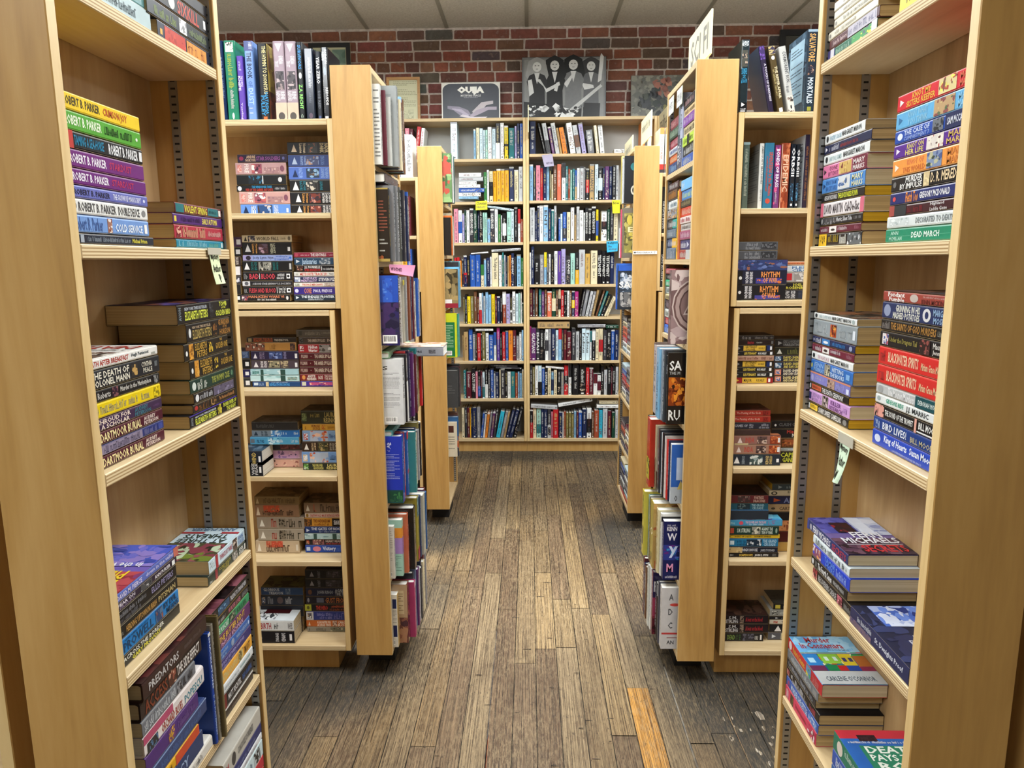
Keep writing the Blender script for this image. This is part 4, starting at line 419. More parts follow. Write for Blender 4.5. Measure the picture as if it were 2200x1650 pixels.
('h','S','w','',.727,2.31,1.8529,0,-12,.1962,.017,.13,'241c34/I|0|20|4,96|3a2a5a|6a4a9a;T|26|82|50,84|d0ccd8|A TOUCH OF DARKNESS;~|30|70|22,40|7a6a94//dark violet paperback leaning, a touch of darkness @/39'),
('h','S','w','',.755,2.31,1.8529,0,-12,.1946,.02,.12,'4a3c20/I|0|12|4,96|b0a070|3a3448;E|14|20|25,75|e0dcd0;T|30|78|50,88|d8cca8|THE RIPPER AFFAIR;~|34|74|16,42|b8a870;B|92|98|25,75|e8e8e8//brown and gold paperback leaning, ripper affair @/39'),
('h','S','w','',.786,2.31,1.8529,0,-12,.1942,.0219,.12,'b4b4b0/T|8|54|40,84|4a4c4e|CORMORANT RUN;~|56|70|20,60|6a6c70;I|74|98|8,92|c8c4bc|3a3432,8a7a70;E|88|94|40,60|17181a//grey paperback leaning, cormorant run @/39'),
('h','S','w','gk',.832,2.31,1.8529,0,0,.2385,.0284,.16,'26303a/B|0|3||8aa0b0;T|5|38|20,84|c89a5a|SALVATORE;I|42|54|16,84|2c2c34|8a6a5a,c8a890,3a3a44;T|57|88|22,80|c8d4e0|MORTALIS;B|92|97|30,70|8a8a3a/B|0|100||3c5060;I|0|100|0,100|3c5060|52687a,2e404e;B|12|86|16,92|9cb8c8;L|18|80|24,86|3a4e5c|16/black jacketed hardcover mortalis @/39'),
('h','S','w','g',.863,2.31,1.8529,0,0,.2365,.0184,.15,'1e3a3c/~|20|70||8aa0a0//dark teal jacketed hardcover by near post @/39'),
('h','S','w','g',.658,2.315,1.5729,0,0,.1995,.0194,.15,'4c5a52/~|10|80||a8b0a0;B|0|4||8aa0a0//grey green hardcover @/40'),
('h','S','w','k',.707,2.315,1.5729,0,0,.1955,.0144,.135,'c8c8c2/T|4|62|46,82|5a5a58|AMBIGUITY MACHINES;T|70|88|46,80|8a8a88|SINGH/B|0|100||9a9a94;L|8|92|10,92|5a5a56|22/white paperback ambiguity machines @/40'),
('h','S','w','',.723,2.315,1.5729,0,0,.1965,.0294,.13,'2c6a86/T|14|80|50,86|b84a3a|SEVENTEENS in the Machine;~|20|74|20,40|b85a4a;E|84|92|25,75|b84a3a//teal blue paperback seventeen @/40'),
('h','S','w','',.754,2.315,1.5729,0,0,.1895,.0184,.13,'4a2450/I|0|100|4,96|6a3468|c84a7a,3a2450,8a4a8a;T|6|66|28,80|e0d8e0|BONDS OF BRASS;~|70|92|30,60|c8b8c8//purple pink paperback bonds of brass @/40'),
('h','S','w','',.774,2.315,1.5729,0,0,.1955,.0264,.13,'964428/I|0|100|4,96|8a3c24|a85a38,7a3420,b86a48;T|18|74|24,84|d8b094|EPIDEMIC;B|2|100|4,9|d8c8b8//rust paperback epidemic @/40'),
('h','S','w','g',.803,2.315,1.5729,0,0,.1925,.0154,.15,'151c26/T|6|50|20,80|dcdcdc|ORBSII;I|60|88|20,80|1c3448|4a8ab0,2a4a64;E|92|96|30,70|e0e0e0//black hardcover orbs two @/40'),
('h','S','w','g',.82,2.315,1.5729,0,0,.1915,.0124,.15,'151a22/T|8|50|20,80|dcdcdc|ORBSIII;I|60|88|20,80|1c3448|4a8ab0;E|92|96|30,70|e0e0e0//black hardcover orbs three @/40'),
('h','S','w','gk',.844,2.315,1.5729,0,0,.2195,.0154,.15,'241c2e/~|16|90||8a5a3a/B|0|100||c4c8ca;L|10|90||5a5c60|20/tall dark purple hardcover @/40'),
('p','L','t','',.6465,2.305,1.4459,0,0,.1275,.0272,.12,'4a4c50/~|20|56|50,88|8a8c90;~|20|60|10,44|8a8c90;I|60|96|20,90|2a2c30|5a5c60/I|0|100|0,100|34302e|403c38,2a2624/grey paperback cut by end panel, upper, topmost in left pile, second shelf, right row case/41'),
('p','L','t','',.6465,2.305,1.4174,0,0,.1275,.0281,.12,'484a4f/~|20|56|50,88|8a8c90;~|20|60|10,44|8a8c90;I|60|96|20,90|2a2c30|5a5c60//grey paperback cut by end panel, lower, second down, left pile, second shelf, right row case/41'),
('p','L','c','',.6465,2.305,1.3406,0,0,.1605,.0764,.12,'1c2034/I|0|100|58,100|2c3a66|4a5a8a,3a3a6a,8a5a4a,26304e,5a6a9a;B|0|14|0,56|17181c;E|7|13|20,34|d0d0d0;R|20|26|6,52|d8d8dc|BRANDON;R|28|34|6,52|d8d8dc|SANDERSON;I|40|90|4,26|3a3a80|6a4a9a,c86a3a;T|50|86|30,52|d88a4a|RHYTHM;T|54|82|8,27|d88a4a|OF WAR/I|0|100|0,100|2a3050|4a5480,3a3c60,8a5a4a/thick black paperback rhythm of war, third down, left pile, second shelf, right row case/41'),
('p','L','c','',.6465,2.305,1.2924,0,0,.1575,.0478,.12,'17181e/B|0|14||17181c;E|7|13|40,60|d0d0d0;R|20|26|12,90|d8d8dc|BRANDON;R|28|34|12,90|d8d8dc|SANDERSON;I|40|90|4,30|3a3a80|6a4a9a,c86a3a;T|50|86|52,90|d88a4a|RHYTHM;T|54|82|14,48|d88a4a|OF WAR//thick black paperback rhythm of war, bottom of left pile, second shelf, right row case/41'),
('p','L','t','',.767,2.335,1.3989,0,0,.171,.0122,.106,'c8a488/B|0|100|30,80|c8744a;~|30|70||8a4a2a//orange and white paperback, topmost in @/42'),
('p','L','t','',.795,2.335,1.3776,0,0,.171,.0209,.106,'c4ccd2/T|22|56|50,90|2a5a8a|FLESH;T|22|64|10,46|2a5a8a|CIRCUS;B|88|100||2a4a7a//white paperback flesh circus, second down, @/42'),
('p','L','t','',.796,2.335,1.3457,0,0,.171,.0316,.106,'a09a98/B|10|22|20,90|b82a34;I|26|56||8a8480|c8c4c0;~|60|94||7a6a6a//grey pink paperback with red tab, third down, @/42'),
('p','L','t','',.793,2.335,1.3224,0,0,.171,.0228,.106,'1b1b1f/T|26|44|52,88|c8c04a|JOEL;T|14|60|12,46|c8c04a|ROSENBERG//black paperback by joel rosenberg, fourth down, @/42'),
('p','L','t','',.795,2.335,1.2924,0,0,.171,.0296,.106,'22242c/r|12|20|10,90|c8c8cc|SLOW;r|22|30|10,90|c8c8cc|DANCES;I|36|90||2a3040|5a6a8a,3a3a44//black paperback slow dances, bottom of @/42'),
('p','L','t','',.6585,2.3142,1.1647,0,0,.1225,.0144,.106,'1f1b1d/~|14|40|15,85|8a8480;~|48|84|26,74|7a7470;~|88|98||6a6a6a//black paperback with grey capitals, topmost in @/43'),
('p','L','t','',.6585,2.3163,1.148,0,0,.1245,.0163,.106,'211819/~|32|48|20,80|a02c34;~|54|70|36,64|a8a8a0;B|92|97|20,80|5a5a5a//black paperback with red capitals, second down, @/43'),
('p','L','t','',.6585,2.3135,1.1293,0,0,.1205,.0183,.106,'1b1b20/P|6|14|15,85|8a8a8a;B|22|80|6,94|c8a23a;T|28|58|52,92|1c1a18|LIEUTENANT;T|28|54|10,46|1c1a18|COLONEL;T|62|78|34,64|1c1a18|RICK SHELLEY;B|84|92||1a2c5a;B|92|97|20,80|dcdcdc//black paperback lieutenant colonel, upper, third down, @/43'),
('p','L','t','',.6585,2.3131,1.1145,0,0,.1225,.0144,.106,'18191e/P|4|12|15,85|8a8a8a;T|24|56|26,76|d0b84a|LIEUTENANT;T|60|82|28,72|d8d8d0|RICK SHELLEY;B|91|97|20,80|dcdcdc//black paperback lieutenant, upper, fourth down, @/43'),
('p','L','t','',.6585,2.3133,1.0968,0,0,.1245,.0173,.106,'a4806c/~|10|60|30,74|6a2a2a;T|68|80|30,80|5a2a2a|RICK SHELLEY;~|84|96||6a4a4a//tan pink paperback with script title, fifth down, @/43'),
('p','L','t','',.6585,2.3169,1.0771,0,0,.1235,.0193,.106,'1b1b20/P|6|14|15,85|8a8a8a;B|22|80|6,94|c8a23a;T|28|58|52,92|1c1a18|LIEUTENANT;T|28|54|10,46|1c1a18|COLONEL;T|62|78|34,64|1c1a18|RICK SHELLEY;B|84|92||1a2c5a;B|92|97|20,80|dcdcdc//black paperback lieutenant colonel, lower, sixth down, @/43'),
('p','L','t','',.6585,2.3166,1.0614,0,0,.1235,.0153,.106,'18191e/P|4|12|15,85|8a8a8a;T|24|56|26,76|d0b84a|LIEUTENANT;T|60|82|28,72|d8d8d0|RICK SHELLEY;B|91|97|20,80|dcdcdc//black paperback lieutenant, middle, seventh down, @/43'),
('p','L','t','',.6585,2.314,1.0437,0,0,.1255,.0173,.106,'18191e/P|4|12|15,85|8a8a8a;T|24|56|26,76|d0b84a|LIEUTENANT;T|60|82|28,72|d8d8d0|RICK SHELLEY;B|91|97|20,80|dcdcdc//black paperback lieutenant, lower, eighth down, @/43'),
('p','L','t','',.6585,2.3161,1.024,0,0,.1265,.0193,.106,'8a1c24/B|22|84|6,94|c8a23a;T|26|46|26,76|1c1a18|MAJOR;T|58|78|30,72|1c1a18|RICK SHELLEY;B|88|93|20,80|dcdcdc;P|4|14|15,85|c8a23a//red and gold paperback major, bottom of @/43'),
('p','L','t','',.791,2.335,1.1387,0,0,.171,.0264,.106,'1c1c1f/P|6|14||8a8a8a;T|16|46|52,86|6a6a6a|KRIS LONGKNIFE;T|16|48|14,46|7a7a7a|UNRELENTING//black paperback unrelenting, topmost in @/44'),
('p','L','t','',.792,2.335,1.112,0,0,.171,.0264,.106,'22241e/A|4|14||c8c8c0;~|24|44|14,86|6a6a3a;I|50|80||3a3a2a|6a6a4a//dark olive paperback with white pyramid, second down, @/44'),
('p','L','t','',.79,2.335,1.0909,0,0,.171,.0206,.106,'1b2036/I|2|14|15,85|4a6a8a|c8d0d8;T|18|58|52,90|c8b85a|DAVID SHERMAN;T|18|52|10,46|c8b85a|AND DAN CRAGG;I|62|76||8a8a3a|3a3c50//navy paperback by two authors, first, third down, @/44'),
('p','L','t','',.792,2.335,1.0689,0,0,.171,.0216,.106,'1b2036/I|2|14|15,85|4a6a8a|c8d0d8;T|18|58|52,90|c8b85a|DAVID SHERMAN;T|18|52|10,46|c8b85a|AND DAN CRAGG;I|62|76||8a8a3a|3a3c50//navy paperback by two authors, second, fourth down, @/44'),
('p','L','t','',.792,2.335,1.046,0,0,.171,.0225,.106,'191a30/B|2|14|10,90|c87a5a;I|4|12|20,80|3a5a9a|c8a8a0;T|18|58|52,90|d8d0b8|DAVID SHERMAN;T|18|52|10,46|d8d0b8|AND DAN CRAGG//navy paperback by two authors, third, fifth down, @/44'),
('p','L','t','',.793,2.335,1.024,0,0,.171,.0216,.106,'191a2e/B|2|14|10,90|c87a5a;I|4|12|20,80|3a5a9a|c8a8a0;T|18|58|52,90|d8c88a|DAVID SHERMAN;T|18|52|10,46|d8c88a|AND DAN CRAGG//navy paperback by two authors, fourth, bottom of @/44'),
('p','L','t','',.6585,2.305,.9177,0,0,.1205,.0194,.115,'922c22/T|10|74|28,74|c8988a|The Passing of the Gods;I|80|94|15,85|6a1c1a|8a2a24/I|0|100|0,100|4a2420|5a302a,38201c/red paperback the passing of the gods, topmost in left pile, fourth shelf, right row case/45'),
('p','L','t','',.6585,2.305,.897,0,0,.1215,.0203,.115,'982e24/T|6|72|28,74|c8988a|The Passing of the Gods;I|80|94|15,85|6a1c1a|8a2a24//red paperback the passing of the gods, second down, left pile, fourth shelf, right row case/45'),
('p','L','t','',.6585,2.305,.8735,0,0,.1225,.0231,.115,'262630/T|6|40|36,74|9a9aa4|GAMES OF;I|44|56|20,80|3a3a44|7a7a84;~|74|96|50,84|9a9aa4;~|70|98|14,44|9a9aa4//dark paperback games of, third down, @/45'),
('p','L','t','',.6585,2.305,.8537,0,0,.1235,.0194,.115,'3c2c2a//I|0|100|0,100|5a2c24|7a3a2c,3a201c,a05a3a/dark brown paperback, hidden spine, fourth down, @/45'),
('p','L','t','',.6585,2.305,.8226,0,0,.1585,.0307,.115,'8a6258/A|12|22||d8c8c0;B|6|34|0,14|c8b88a;T|28|46|24,78|a8443c|INDA;I|52|72||5a4440|c0a898,3a2c2c;I|78|98|8,92|8a3a24|d8844a,b05a34;B|94|98|25,75|e0e0e0/I|0|100|0,100|6a342a|8a4a34,4a241e,b8704a/rose brown paperback inda, upper copy, fifth down, @/45'),
('p','L','t','',.6585,2.305,.7906,0,0,.1595,.0316,.115,'96705e/A|10|20||d8c8c0;T|26|44|24,78|a8443c|INDA;I|50|70||5a4440|c0a898,3a2c2c;I|76|96|8,92|8a3a24|d8844a,b05a34;B|93|98|25,75|e0e0e0//rose brown paperback inda, lower copy, sixth down, @/45'),
('p','L','t','',.6585,2.305,.752,0,0,.1605,.0382,.115,'252d38/A|6|18||dcdcdc;r|22|28|14,86|8a949c|SHERWOOD;I|38|64||3a4a4a|8a9a9a,c8ccc8;r|70|76||c8b070|KINGS;r|78|83||c8b070|SHIELD;B|92|97|30,60|e8e8e8//dark slate paperback kings shield, bottom of @/45'),
('p','L','t','',.794,2.335,.8684,0,0,.171,.0277,.106,'1b1a1c/E|6|10|30,60|c8c8c8;T|14|50|34,72|5a5a5c|CLASH OF/I|0|100|0,100|2a201c|3a2a24/black paperback clash, topmost in @/46'),
('p','L','t','',.795,2.335,.8372,0,0,.171,.0308,.106,'1b191b/T|30|60|52,88|a83c34|Mitchell;T|40|62|12,48|c8c4bc|Moore//black paperback by mitchell moore, second down, @/46'),
('p','L','t','',.798,2.335,.804,0,0,.171,.0329,.106,'56381f/I|20|70|15,85|8a4a2a|4a2c1c,b0703a;~|24|60|14,40|3a2c20//brown paperback with amber picture, third down, @/46'),
('p','L','t','',.825,2.335,.7925,0,0,.171,.011,.106,'8e9698/~|16|50||c8ccd0//thin grey paperback, fourth down, @/46'),
('p','L','t','',.826,2.335,.752,0,0,.171,.0401,.106,'1a1a1c/T|2|44|52,90|b8bc3a|CAPLAN;T|6|44|10,48|b8bc3a|GANDOLF;~|50|90|20,70|b8bc3a//black paperback with yellow green capitals, bottom of @/46'),
('p','L','t','',.6585,2.3042,.6235,0,0,.1285,.0276,.115,'551f24/I|22|54||3a2a2a|8a7a70,5a3a3a;T|64|88|52,88|b89a8a|FORTRESS;T|62|92|12,46|b89a8a|DRACONIS/I|0|100|0,100|2c1a1a|3a2020,1e1414/maroon paperback fortress draconis, topmost in @/47'),
('p','L','t','',.6585,2.3063,.5993,0,0,.1295,.0238,.115,'1f4e5e/I|22|54||1c2c34|5a6a6a,2a3a44;T|58|90|52,86|8aa8b0|THE GRAND;T|60|88|12,46|8aa8b0|CRUSADE//teal paperback the grand crusade, upper, second down, @/47'),
('p','L','t','',.6585,2.3035,.5664,0,0,.1315,.0325,.115,'28303a//B|0|100||2a7ab0/dark paperback, hidden spine, third down, @/47'),
('p','L','t','',.6585,2.3031,.5442,0,0,.1785,.0218,.115,'3f8db4/~|3|14||a8d8e4;E|20|28|20,80|c84a5a;T|32|70|45,80|d8b0c0|THE FLOWER AND THE FLAME;~|36|66|15,38|c8dce4;I|74|98|20,90|4a9ac0|8a6a9a/I|0|100|0,100|3a8cc0|2a6aa0,5ab0d0,4a4a8a,7ac0dc,3a6ab0/aqua blue paperback with painted cover, fourth down, @/47'),
('p','L','t','',.6585,2.3033,.5133,0,0,.1685,.0305,.115,'17362e/B|5|12|20,80|b04a34;T|18|44|30,76|c8d4c8|S.M. STIRLING;I|47|64|8,92|8a8a80|2a342c,c8c4b0;T|66|88|52,88|d0dcd0|AGAINST THE;T|66|88|12,46|d0dcd0|TIDE OF YEARS;E|93|97|20,80|8aa090//dark green paperback tide of years, fifth down, @/47'),
('p','L','t','',.6585,2.3069,.4997,0,0,.1735,.0131,.115,'d8b630/~|3|8||3a3010;T|14|46|30,70|5a4410|AGENT OF CHAOS;T|52|84|30,70|5a4410|NORMAN SPINRAD//thin yellow paperback agent of chaos, sixth down, @/47'),
('p','L','t','',.6585,2.3066,.4707,0,0,.1695,.0286,.115,'1f6c94/B|6|14|25,75|c8dce4;~|20|36|50,84|1a3a54;~|20|38|14,44|1a3a54;I|38|68||1c2c3c|c8ccd0,4a5a6a;T|70|97|52,88|a8c8dc|THE GRAND;T|72|95|12,46|a8c8dc|CRUSADE//blue paperback the grand crusade, lower, seventh down, @/47'),
('p','L','t','',.66,2.304,.4495,0,0,.167,.0209,.115,'1a1e2c/I|0|30|4,96|b8a070|d8c490,8a7a5a;T|30|60|30,78|c8ccd4|HIGH HOUSE;T|66|94|30,66|a8acb4|JAMES STODDARD//navy paperback the high house, eighth down, @/47'),
('p','L','t','',.66,2.3061,.434,0,0,.171,.0151,.115,'15151a/P|6|14||8a8a8a;T|24|50|26,76|d8b84a|SCAPESCOPE;T|54|80|28,74|d8d8d8|JOHN E. STITH;I|88|96|15,85|3a3a3a|5a5a5a//black paperback scapescope, bottom of @/47'),
('p','L','y','',.815,2.355,.6511,0,0,.171,.023,.106,'35424a/P|12|20||8a9aa0;~|26|60||8a9aa0//slate paperback with yellow edged pages, topmost in @/48'),
('p','L','t','',.806,2.355,.6317,0,0,.171,.019,.106,'c8c0a8/E|4|16||3a3a34;E|7|13|30,70|c8c0a8;~|36|80|50,90|3a4a34//cream paperback with round stamp, second down, @/48'),
('p','L','t','',.805,2.355,.6021,0,0,.171,.0292,.106,'22264a/P|10|24||b8502c;T|30|60|20,80|7a84b0|ARM//navy paperback with orange arrow, third down, @/48'),
('p','L','t','',.805,2.355,.5757,0,0,.171,.0261,.106,'a88a64/E|6|14|30,60|4a3c2c;T|22|80|24,70|4a3c2c|CARTOMANCY//tan paperback cartomancy, fourth down, @/48'),
('p','L','t','',.807,2.355,.5441,0,0,.171,.0312,.106,'1b1a1c/T|44|80|52,90|d8d4d0|NANCY;T|42|80|12,46|d8d4d0|SPRINGER//black paperback with white capitals, fifth down, @/48'),
('p','L','t','',.809,2.355,.5064,0,0,.171,.0373,.106,'b8704a/I|10|80||c88a5a|8a4a30//salmon orange paperback, sixth down, @/48'),
('p','L','t','',.811,2.355,.4676,0,0,.171,.0383,.106,'4a1618/T|44|76|20,60|b84a2c|MERCY//dark red paperback with orange letters, seventh down, @/48'),
('p','L','t','',.812,2.355,.434,0,0,.171,.0332,.106,'b08c48/T|46|90|52,88|6a4a24|AN END TO;T|46|86|12,46|6a4a24|RETURN//tan yellow paperback an end to return, bottom of right pile, fifth shelf, right row case/48'),
('p','L','t','',.6585,2.335,.1779,0,0,.1605,.0322,.112,'221a1e/T|16|34|54,88|c8c8cc|S.M.;T|10|36|10,50|d0d0d4|STIRLING;I|40|48|8,92|8a7a6a|3a2c2c;T|52|88|28,76|a82c34|A boat on the blood/I|0|100|0,100|2a1c1c|3a2420,4a342c,1c1416/black paperback a boat on the blood, topmost in left pile, bottom shelf, right row case/49'),
('p','L','t','',.6585,2.335,.1441,0,0,.1625,.0335,.112,'211a1e/T|16|34|54,88|c8c8cc|S.M.;T|10|36|10,50|d0d0d4|STIRLING;I|40|48|8,92|8a7a6a|3a2c2c;T|52|88|28,76|a82c34|A boat on the blood//black paperback a boat on the blood, second down, left pile, bottom shelf, right row case/49'),
('p','L','t','',.6585,2.335,.1128,0,0,.1475,.0309,.112,'1c1c20/T|16|34|22,78|7a9a4a|DEAD;r|36|41|14,86|3a5a34|TO;r|43|47|14,86|3a5a34|ME;I|52|78|8,92|2a2a34|5a5a6a;~|80|90|20,80|c8c8c8;B|92|96|20,80|e0e0e0//black paperback dead to, bottom of @/49'),
('p','L','t','',.838,2.345,.2257,0,0,.171,.0224,.106,'1d1d20/B|4|14|20,80|c8b84a;~|20|50||8a8a8a/I|0|100|0,100|2a2c2a|3a3c38/black paperback with yellow label, topmost in @/50'),
('p','L','t','',.827,2.345,.2017,0,0,.171,.0235,.106,'8a8c88/I|4|16|20,80|3a3c3a|c8c8c0;~|20|60||c8c8c0//grey paperback with dark arrows, second down, @/50'),
('p','L','t','',.827,2.345,.1881,0,0,.171,.0133,.106,'1c1d22/P|12|18||c8c8c8;~|24|50||a8a8ac//thin black paperback with pyramid, third down, @/50'),
('p','L','t','',.828,2.345,.1721,0,0,.171,.0156,.106,'c8c0b0/I|8|16|25,75|b04a3c|c8c0b0;T|24|40|26,74|3a3a34|THE//cream paperback with red mark, fourth down, @/50'),
('p','L','t','',.829,2.345,.1413,0,0,.171,.0304,.106,'1a1b20/A|10|24|15,85|dcdcdc;~|30|60||8a8a8a//black paperback with white pyramid, fifth down, @/50'),
('p','L','t','',.825,2.345,.1128,0,0,.171,.0281,.106,'50525a/P|8|16||c8d0d8;B|26|60|8,92|b8b090;~|28|56|20,80|4a4a34//slate and cream paperback, bottom of @/50'),
('h','S','w','gk',-.452,2.291,1.7154,90,0,.235,.026,.1355,'cfd0cb/~|10|80||8a8a86/L|86|98|8,94|6a6a68|18/white hardcover showing its printed back @/51'),
('h','S','w','',-.44,2.3161,1.7154,90,0,.222,.016,.14,'5e2430/~|10|80||c8b0a8//thin maroon hardcover, second @/51'),
('h','S','w','',-.428,2.3327,1.7154,90,0,.205,.018,.15,'b8b8b2/~|10|80||6a6a68//light grey shorter hardcover, third @/51'),
('h','S','w','gk',-.412,2.3513,1.7154,90,0,.243,.03,.1755,'8e9291/~|10|60||c8ccd0/B|0|100||969a99;L|71|92|60,90|7a7e7d|8/tall grey jacketed hardcover, fourth @/51'),
('h','S','w','',-.4165,2.3819,1.7154,90,0,.2346,.0276,.15,'1d284c/~|14|50|30,72|e0e0dc;~|70|88|30,66|e0e0dc//navy hardcover, fifth from the near panel, @/51'),
('h','S','w','',-.423,2.4101,1.7154,90,0,.2358,.0304,.15,'85858a/~|6|64|30,72|e0e0dc;~|70|88|30,66|e0e0dc//grey hardcover, sixth from the near panel, @/51'),
('h','S','w','',-.4156,2.4411,1.7154,90,0,.2217,.0215,.15,'ddd0ac/~|12|58|30,72|4a4a48;~|70|88|30,66|4a4a48//cream hardcover, seventh from the near panel, @/51'),
('h','S','w','',-.4172,2.4633,1.7154,90,0,.2175,.0208,.15,'591d2a/~|12|54|30,72|e0e0dc;~|70|88|30,66|e0e0dc//maroon hardcover, eighth from the near panel, @/51'),
('h','S','w','',-.4213,2.4847,1.7154,90,0,.239,.0219,.15,'87b4d6/~|7|52|30,72|4a4a48;~|70|88|30,66|4a4a48//light blue hardcover, ninth from the near panel, @/51'),
('h','S','w','',-.4244,2.5072,1.7154,90,0,.2243,.0275,.15,'1d4233/~|6|53|30,72|e0e0dc;~|70|88|30,66|e0e0dc//dark green hardcover, tenth from the near panel, @/51'),
('h','S','w','',-.424,2.5353,1.7154,90,0,.2422,.0296,.15,'69452d/~|8|54|30,72|e0e0dc;~|70|88|30,66|e0e0dc//brown hardcover, eleventh from the near panel, @/51'),
('h','S','w','gk',-.437,2.291,1.4204,90,0,.225,.026,.15,'1a1815/~|10|80||b89a4a/B|0|100||a08a4a;B|76|100|4,98|1b191a;L|79|97|40,84|8a4a3a|10;L|79|97|12,32|a8a8a0|4;~|77|87|4,9|c86a3a/black hardcover with gold edge @/52'),
('h','S','w','gk',-.425,2.3161,1.4204,90,0,.235,.022,.15,'6e6f72/~|10|80||d8d8d8/B|0|100||7c7d80;E|69|79|40,66|7a3a48/grey jacketed hardcover with red smudge @/52'),
('h','S','w','g',-.418,2.3387,1.4204,90,0,.235,.028,.15,'77797b/~|8|88|24,80|dcdcdc//grey hardcover with white capitals @/52'),
('h','S','w','g',-.415,2.3673,1.4204,90,0,.235,.028,.15,'4a4c48/~|8|88|20,84|c8c8c4//dark grey hardcover with pale capitals @/52'),
('h','S','w','',-.4065,2.3959,1.4204,90,0,.2275,.0276,.15,'35343a/~|14|50|30,72|e0e0dc;~|70|88|30,66|e0e0dc//charcoal hardcover, fifth from the near panel, @/52'),
('h','S','w','',-.413,2.4241,1.4204,90,0,.2287,.0304,.15,'776d3e/~|6|64|30,72|e0e0dc;~|70|88|30,66|e0e0dc//olive hardcover, sixth from the near panel, @/52'),
('h','S','w','',-.4056,2.4551,1.4204,90,0,.215,.0215,.15,'1d284c/~|12|58|30,72|e0e0dc;~|70|88|30,66|e0e0dc//navy hardcover, seventh from the near panel, @/52'),
('h','S','w','',-.4072,2.4773,1.4204,90,0,.2109,.0208,.15,'1b1a1d/~|12|54|30,72|e0e0dc;~|70|88|30,66|e0e0dc//black hardcover, eighth from the near panel, @/52'),
('h','S','w','',-.4113,2.4987,1.4204,90,0,.2318,.0219,.15,'2955a6/~|7|52|30,72|e0e0dc;~|70|88|30,66|e0e0dc//blue hardcover, ninth from the near panel, @/52'),
('h','S','w','',-.4144,2.5212,1.4204,90,0,.2175,.0275,.15,'9b4930/~|6|53|30,72|4a4a48;~|70|88|30,66|4a4a48//rust red hardcover, tenth from the near panel, @/52'),
('h','L','w','g',-.445,2.3,1.6625,90,0,.22,.03,.1425,'26262a/~|20|70||6a6a6e//black hardcover lying across the tops of the second shelf books, left end case/53'),
('h','S','w','gk',-.415,2.291,1.1554,90,0,.222,.036,.155,'1a1c24/T|4|40|24,80|dcdcdc|JOHN SAUL;~|46|92|24,80|dcdcdc/B|0|100||1f4aa8;I|0|100|0,62|26245a|2a2a4a,3a2a5a,1a1c3a;I|68|88|62,96|2a58b8|4a7ac8,2448a0;||65|95|3,15|e8e8e8/blue backed hardcover with barcode, black spine @/54'),
('h','S','w','g',-.422,2.3261,1.1554,90,0,.218,.026,.15,'5a5a5c/~|8|84|20,80|dcdcdc//dark grey hardcover, white capitals @/54'),
('h','S','w','',-.42,2.3527,1.1554,90,0,.215,.026,.15,'c4c0b6/~|8|84||6a6a60//cream hardcover, fourth from barcode @/54'),
('h','S','w','',-.415,2.3793,1.1554,90,0,.205,.026,.15,'b0aa9a/~|8|84||6a6a50;B|0|8||c8b83a//beige hardcover with yellow top corner @/54'),
('h','S','w','',-.41,2.4059,1.1554,90,0,.215,.026,.15,'8a8a88/~|8|84||d8d8d8//grey blue hardcover, fifth @/54'),
('h','S','w','k',-.405,2.4325,1.1554,90,0,.225,.034,.155,'7c452c/~|10|80||b88a6a/B|0|100||844a30/tall brown hardcover, chestnut spine @/54'),
('h','S','w','',-.4045,2.4671,1.1554,90,0,.2245,.0224,.15,'1d284c/~|6|51|30,72|e0e0dc;~|70|88|30,66|e0e0dc//navy hardcover, eighth from the near panel, @/54'),
('h','S','w','',-.3999,2.4901,1.1554,90,0,.2197,.0213,.15,'591d2a/~|12|60|30,72|e0e0dc;~|70|88|30,66|e0e0dc//maroon hardcover, ninth from the near panel, @/54'),
('h','S','w','',-.4013,2.512,1.1554,90,0,.2092,.0199,.15,'35343a/~|9|64|30,72|e0e0dc;~|70|88|30,66|e0e0dc//charcoal hardcover, tenth from the near panel, @/54'),
('h','S','w','',-.4032,2.5325,1.1554,90,0,.1964,.0303,.15,'ddd0ac/~|6|61|30,72|4a4a48;~|70|88|30,66|4a4a48//cream hardcover, eleventh from the near panel, @/54'),
('h','S','w','',-.3952,2.5634,1.1554,90,0,.2066,.023,.15,'2955a6/~|12|61|30,72|e0e0dc;~|70|88|30,66|e0e0dc//blue hardcover, twelfth from the near panel, @/54'),
('h','S','w','',-.3941,2.587,1.1554,90,0,.2018,.021,.15,'85858a/~|7|56|30,72|e0e0dc;~|70|88|30,66|e0e0dc//grey hardcover, thirteenth from the near panel, @/54'),
('h','S','w','gk',-.411,2.291,.8954,90,0,.215,.042,.155,'d4d4d2/~|10|60|24,76|2a2a2c/B|0|100||cfd1d2;T|59|70|84,90|2a2a2c|S;L|60|94|26,80|7a7c7e|26;||61|87|3,12|e8e8e8/white hardcover, printed back with barcode @/55'),
('h','S','w','g',-.405,2.3321,.8954,90,0,.225,.03,.155,'1c1c20/B|40|100||d8d8d4;~|6|36|24,80|d8d8d8//black and white hardcover @/55'),
('h','S','w','',-.415,2.3627,.8954,90,0,.23,.024,.15,'a02a2c/~|8|84||e0d0c8//red hardcover, third from printed back @/55'),
('h','S','w','g',-.405,2.3873,.8954,90,0,.23,.028,.155,'232640/~|8|84||c8c8d8//navy hardcover, fourth from printed back @/55'),
('h','S','w','',-.3965,2.4159,.8954,90,0,.2174,.0276,.15,'592a60/~|14|50|30,72|e0e0dc;~|70|88|30,66|e0e0dc//purple hardcover, fifth from the near panel, @/55'),
('h','S','w','',-.403,2.4441,.8954,90,0,.2185,.0304,.15,'35343a/~|6|64|30,72|e0e0dc;~|70|88|30,66|e0e0dc//charcoal hardcover, sixth from the near panel, @/55'),
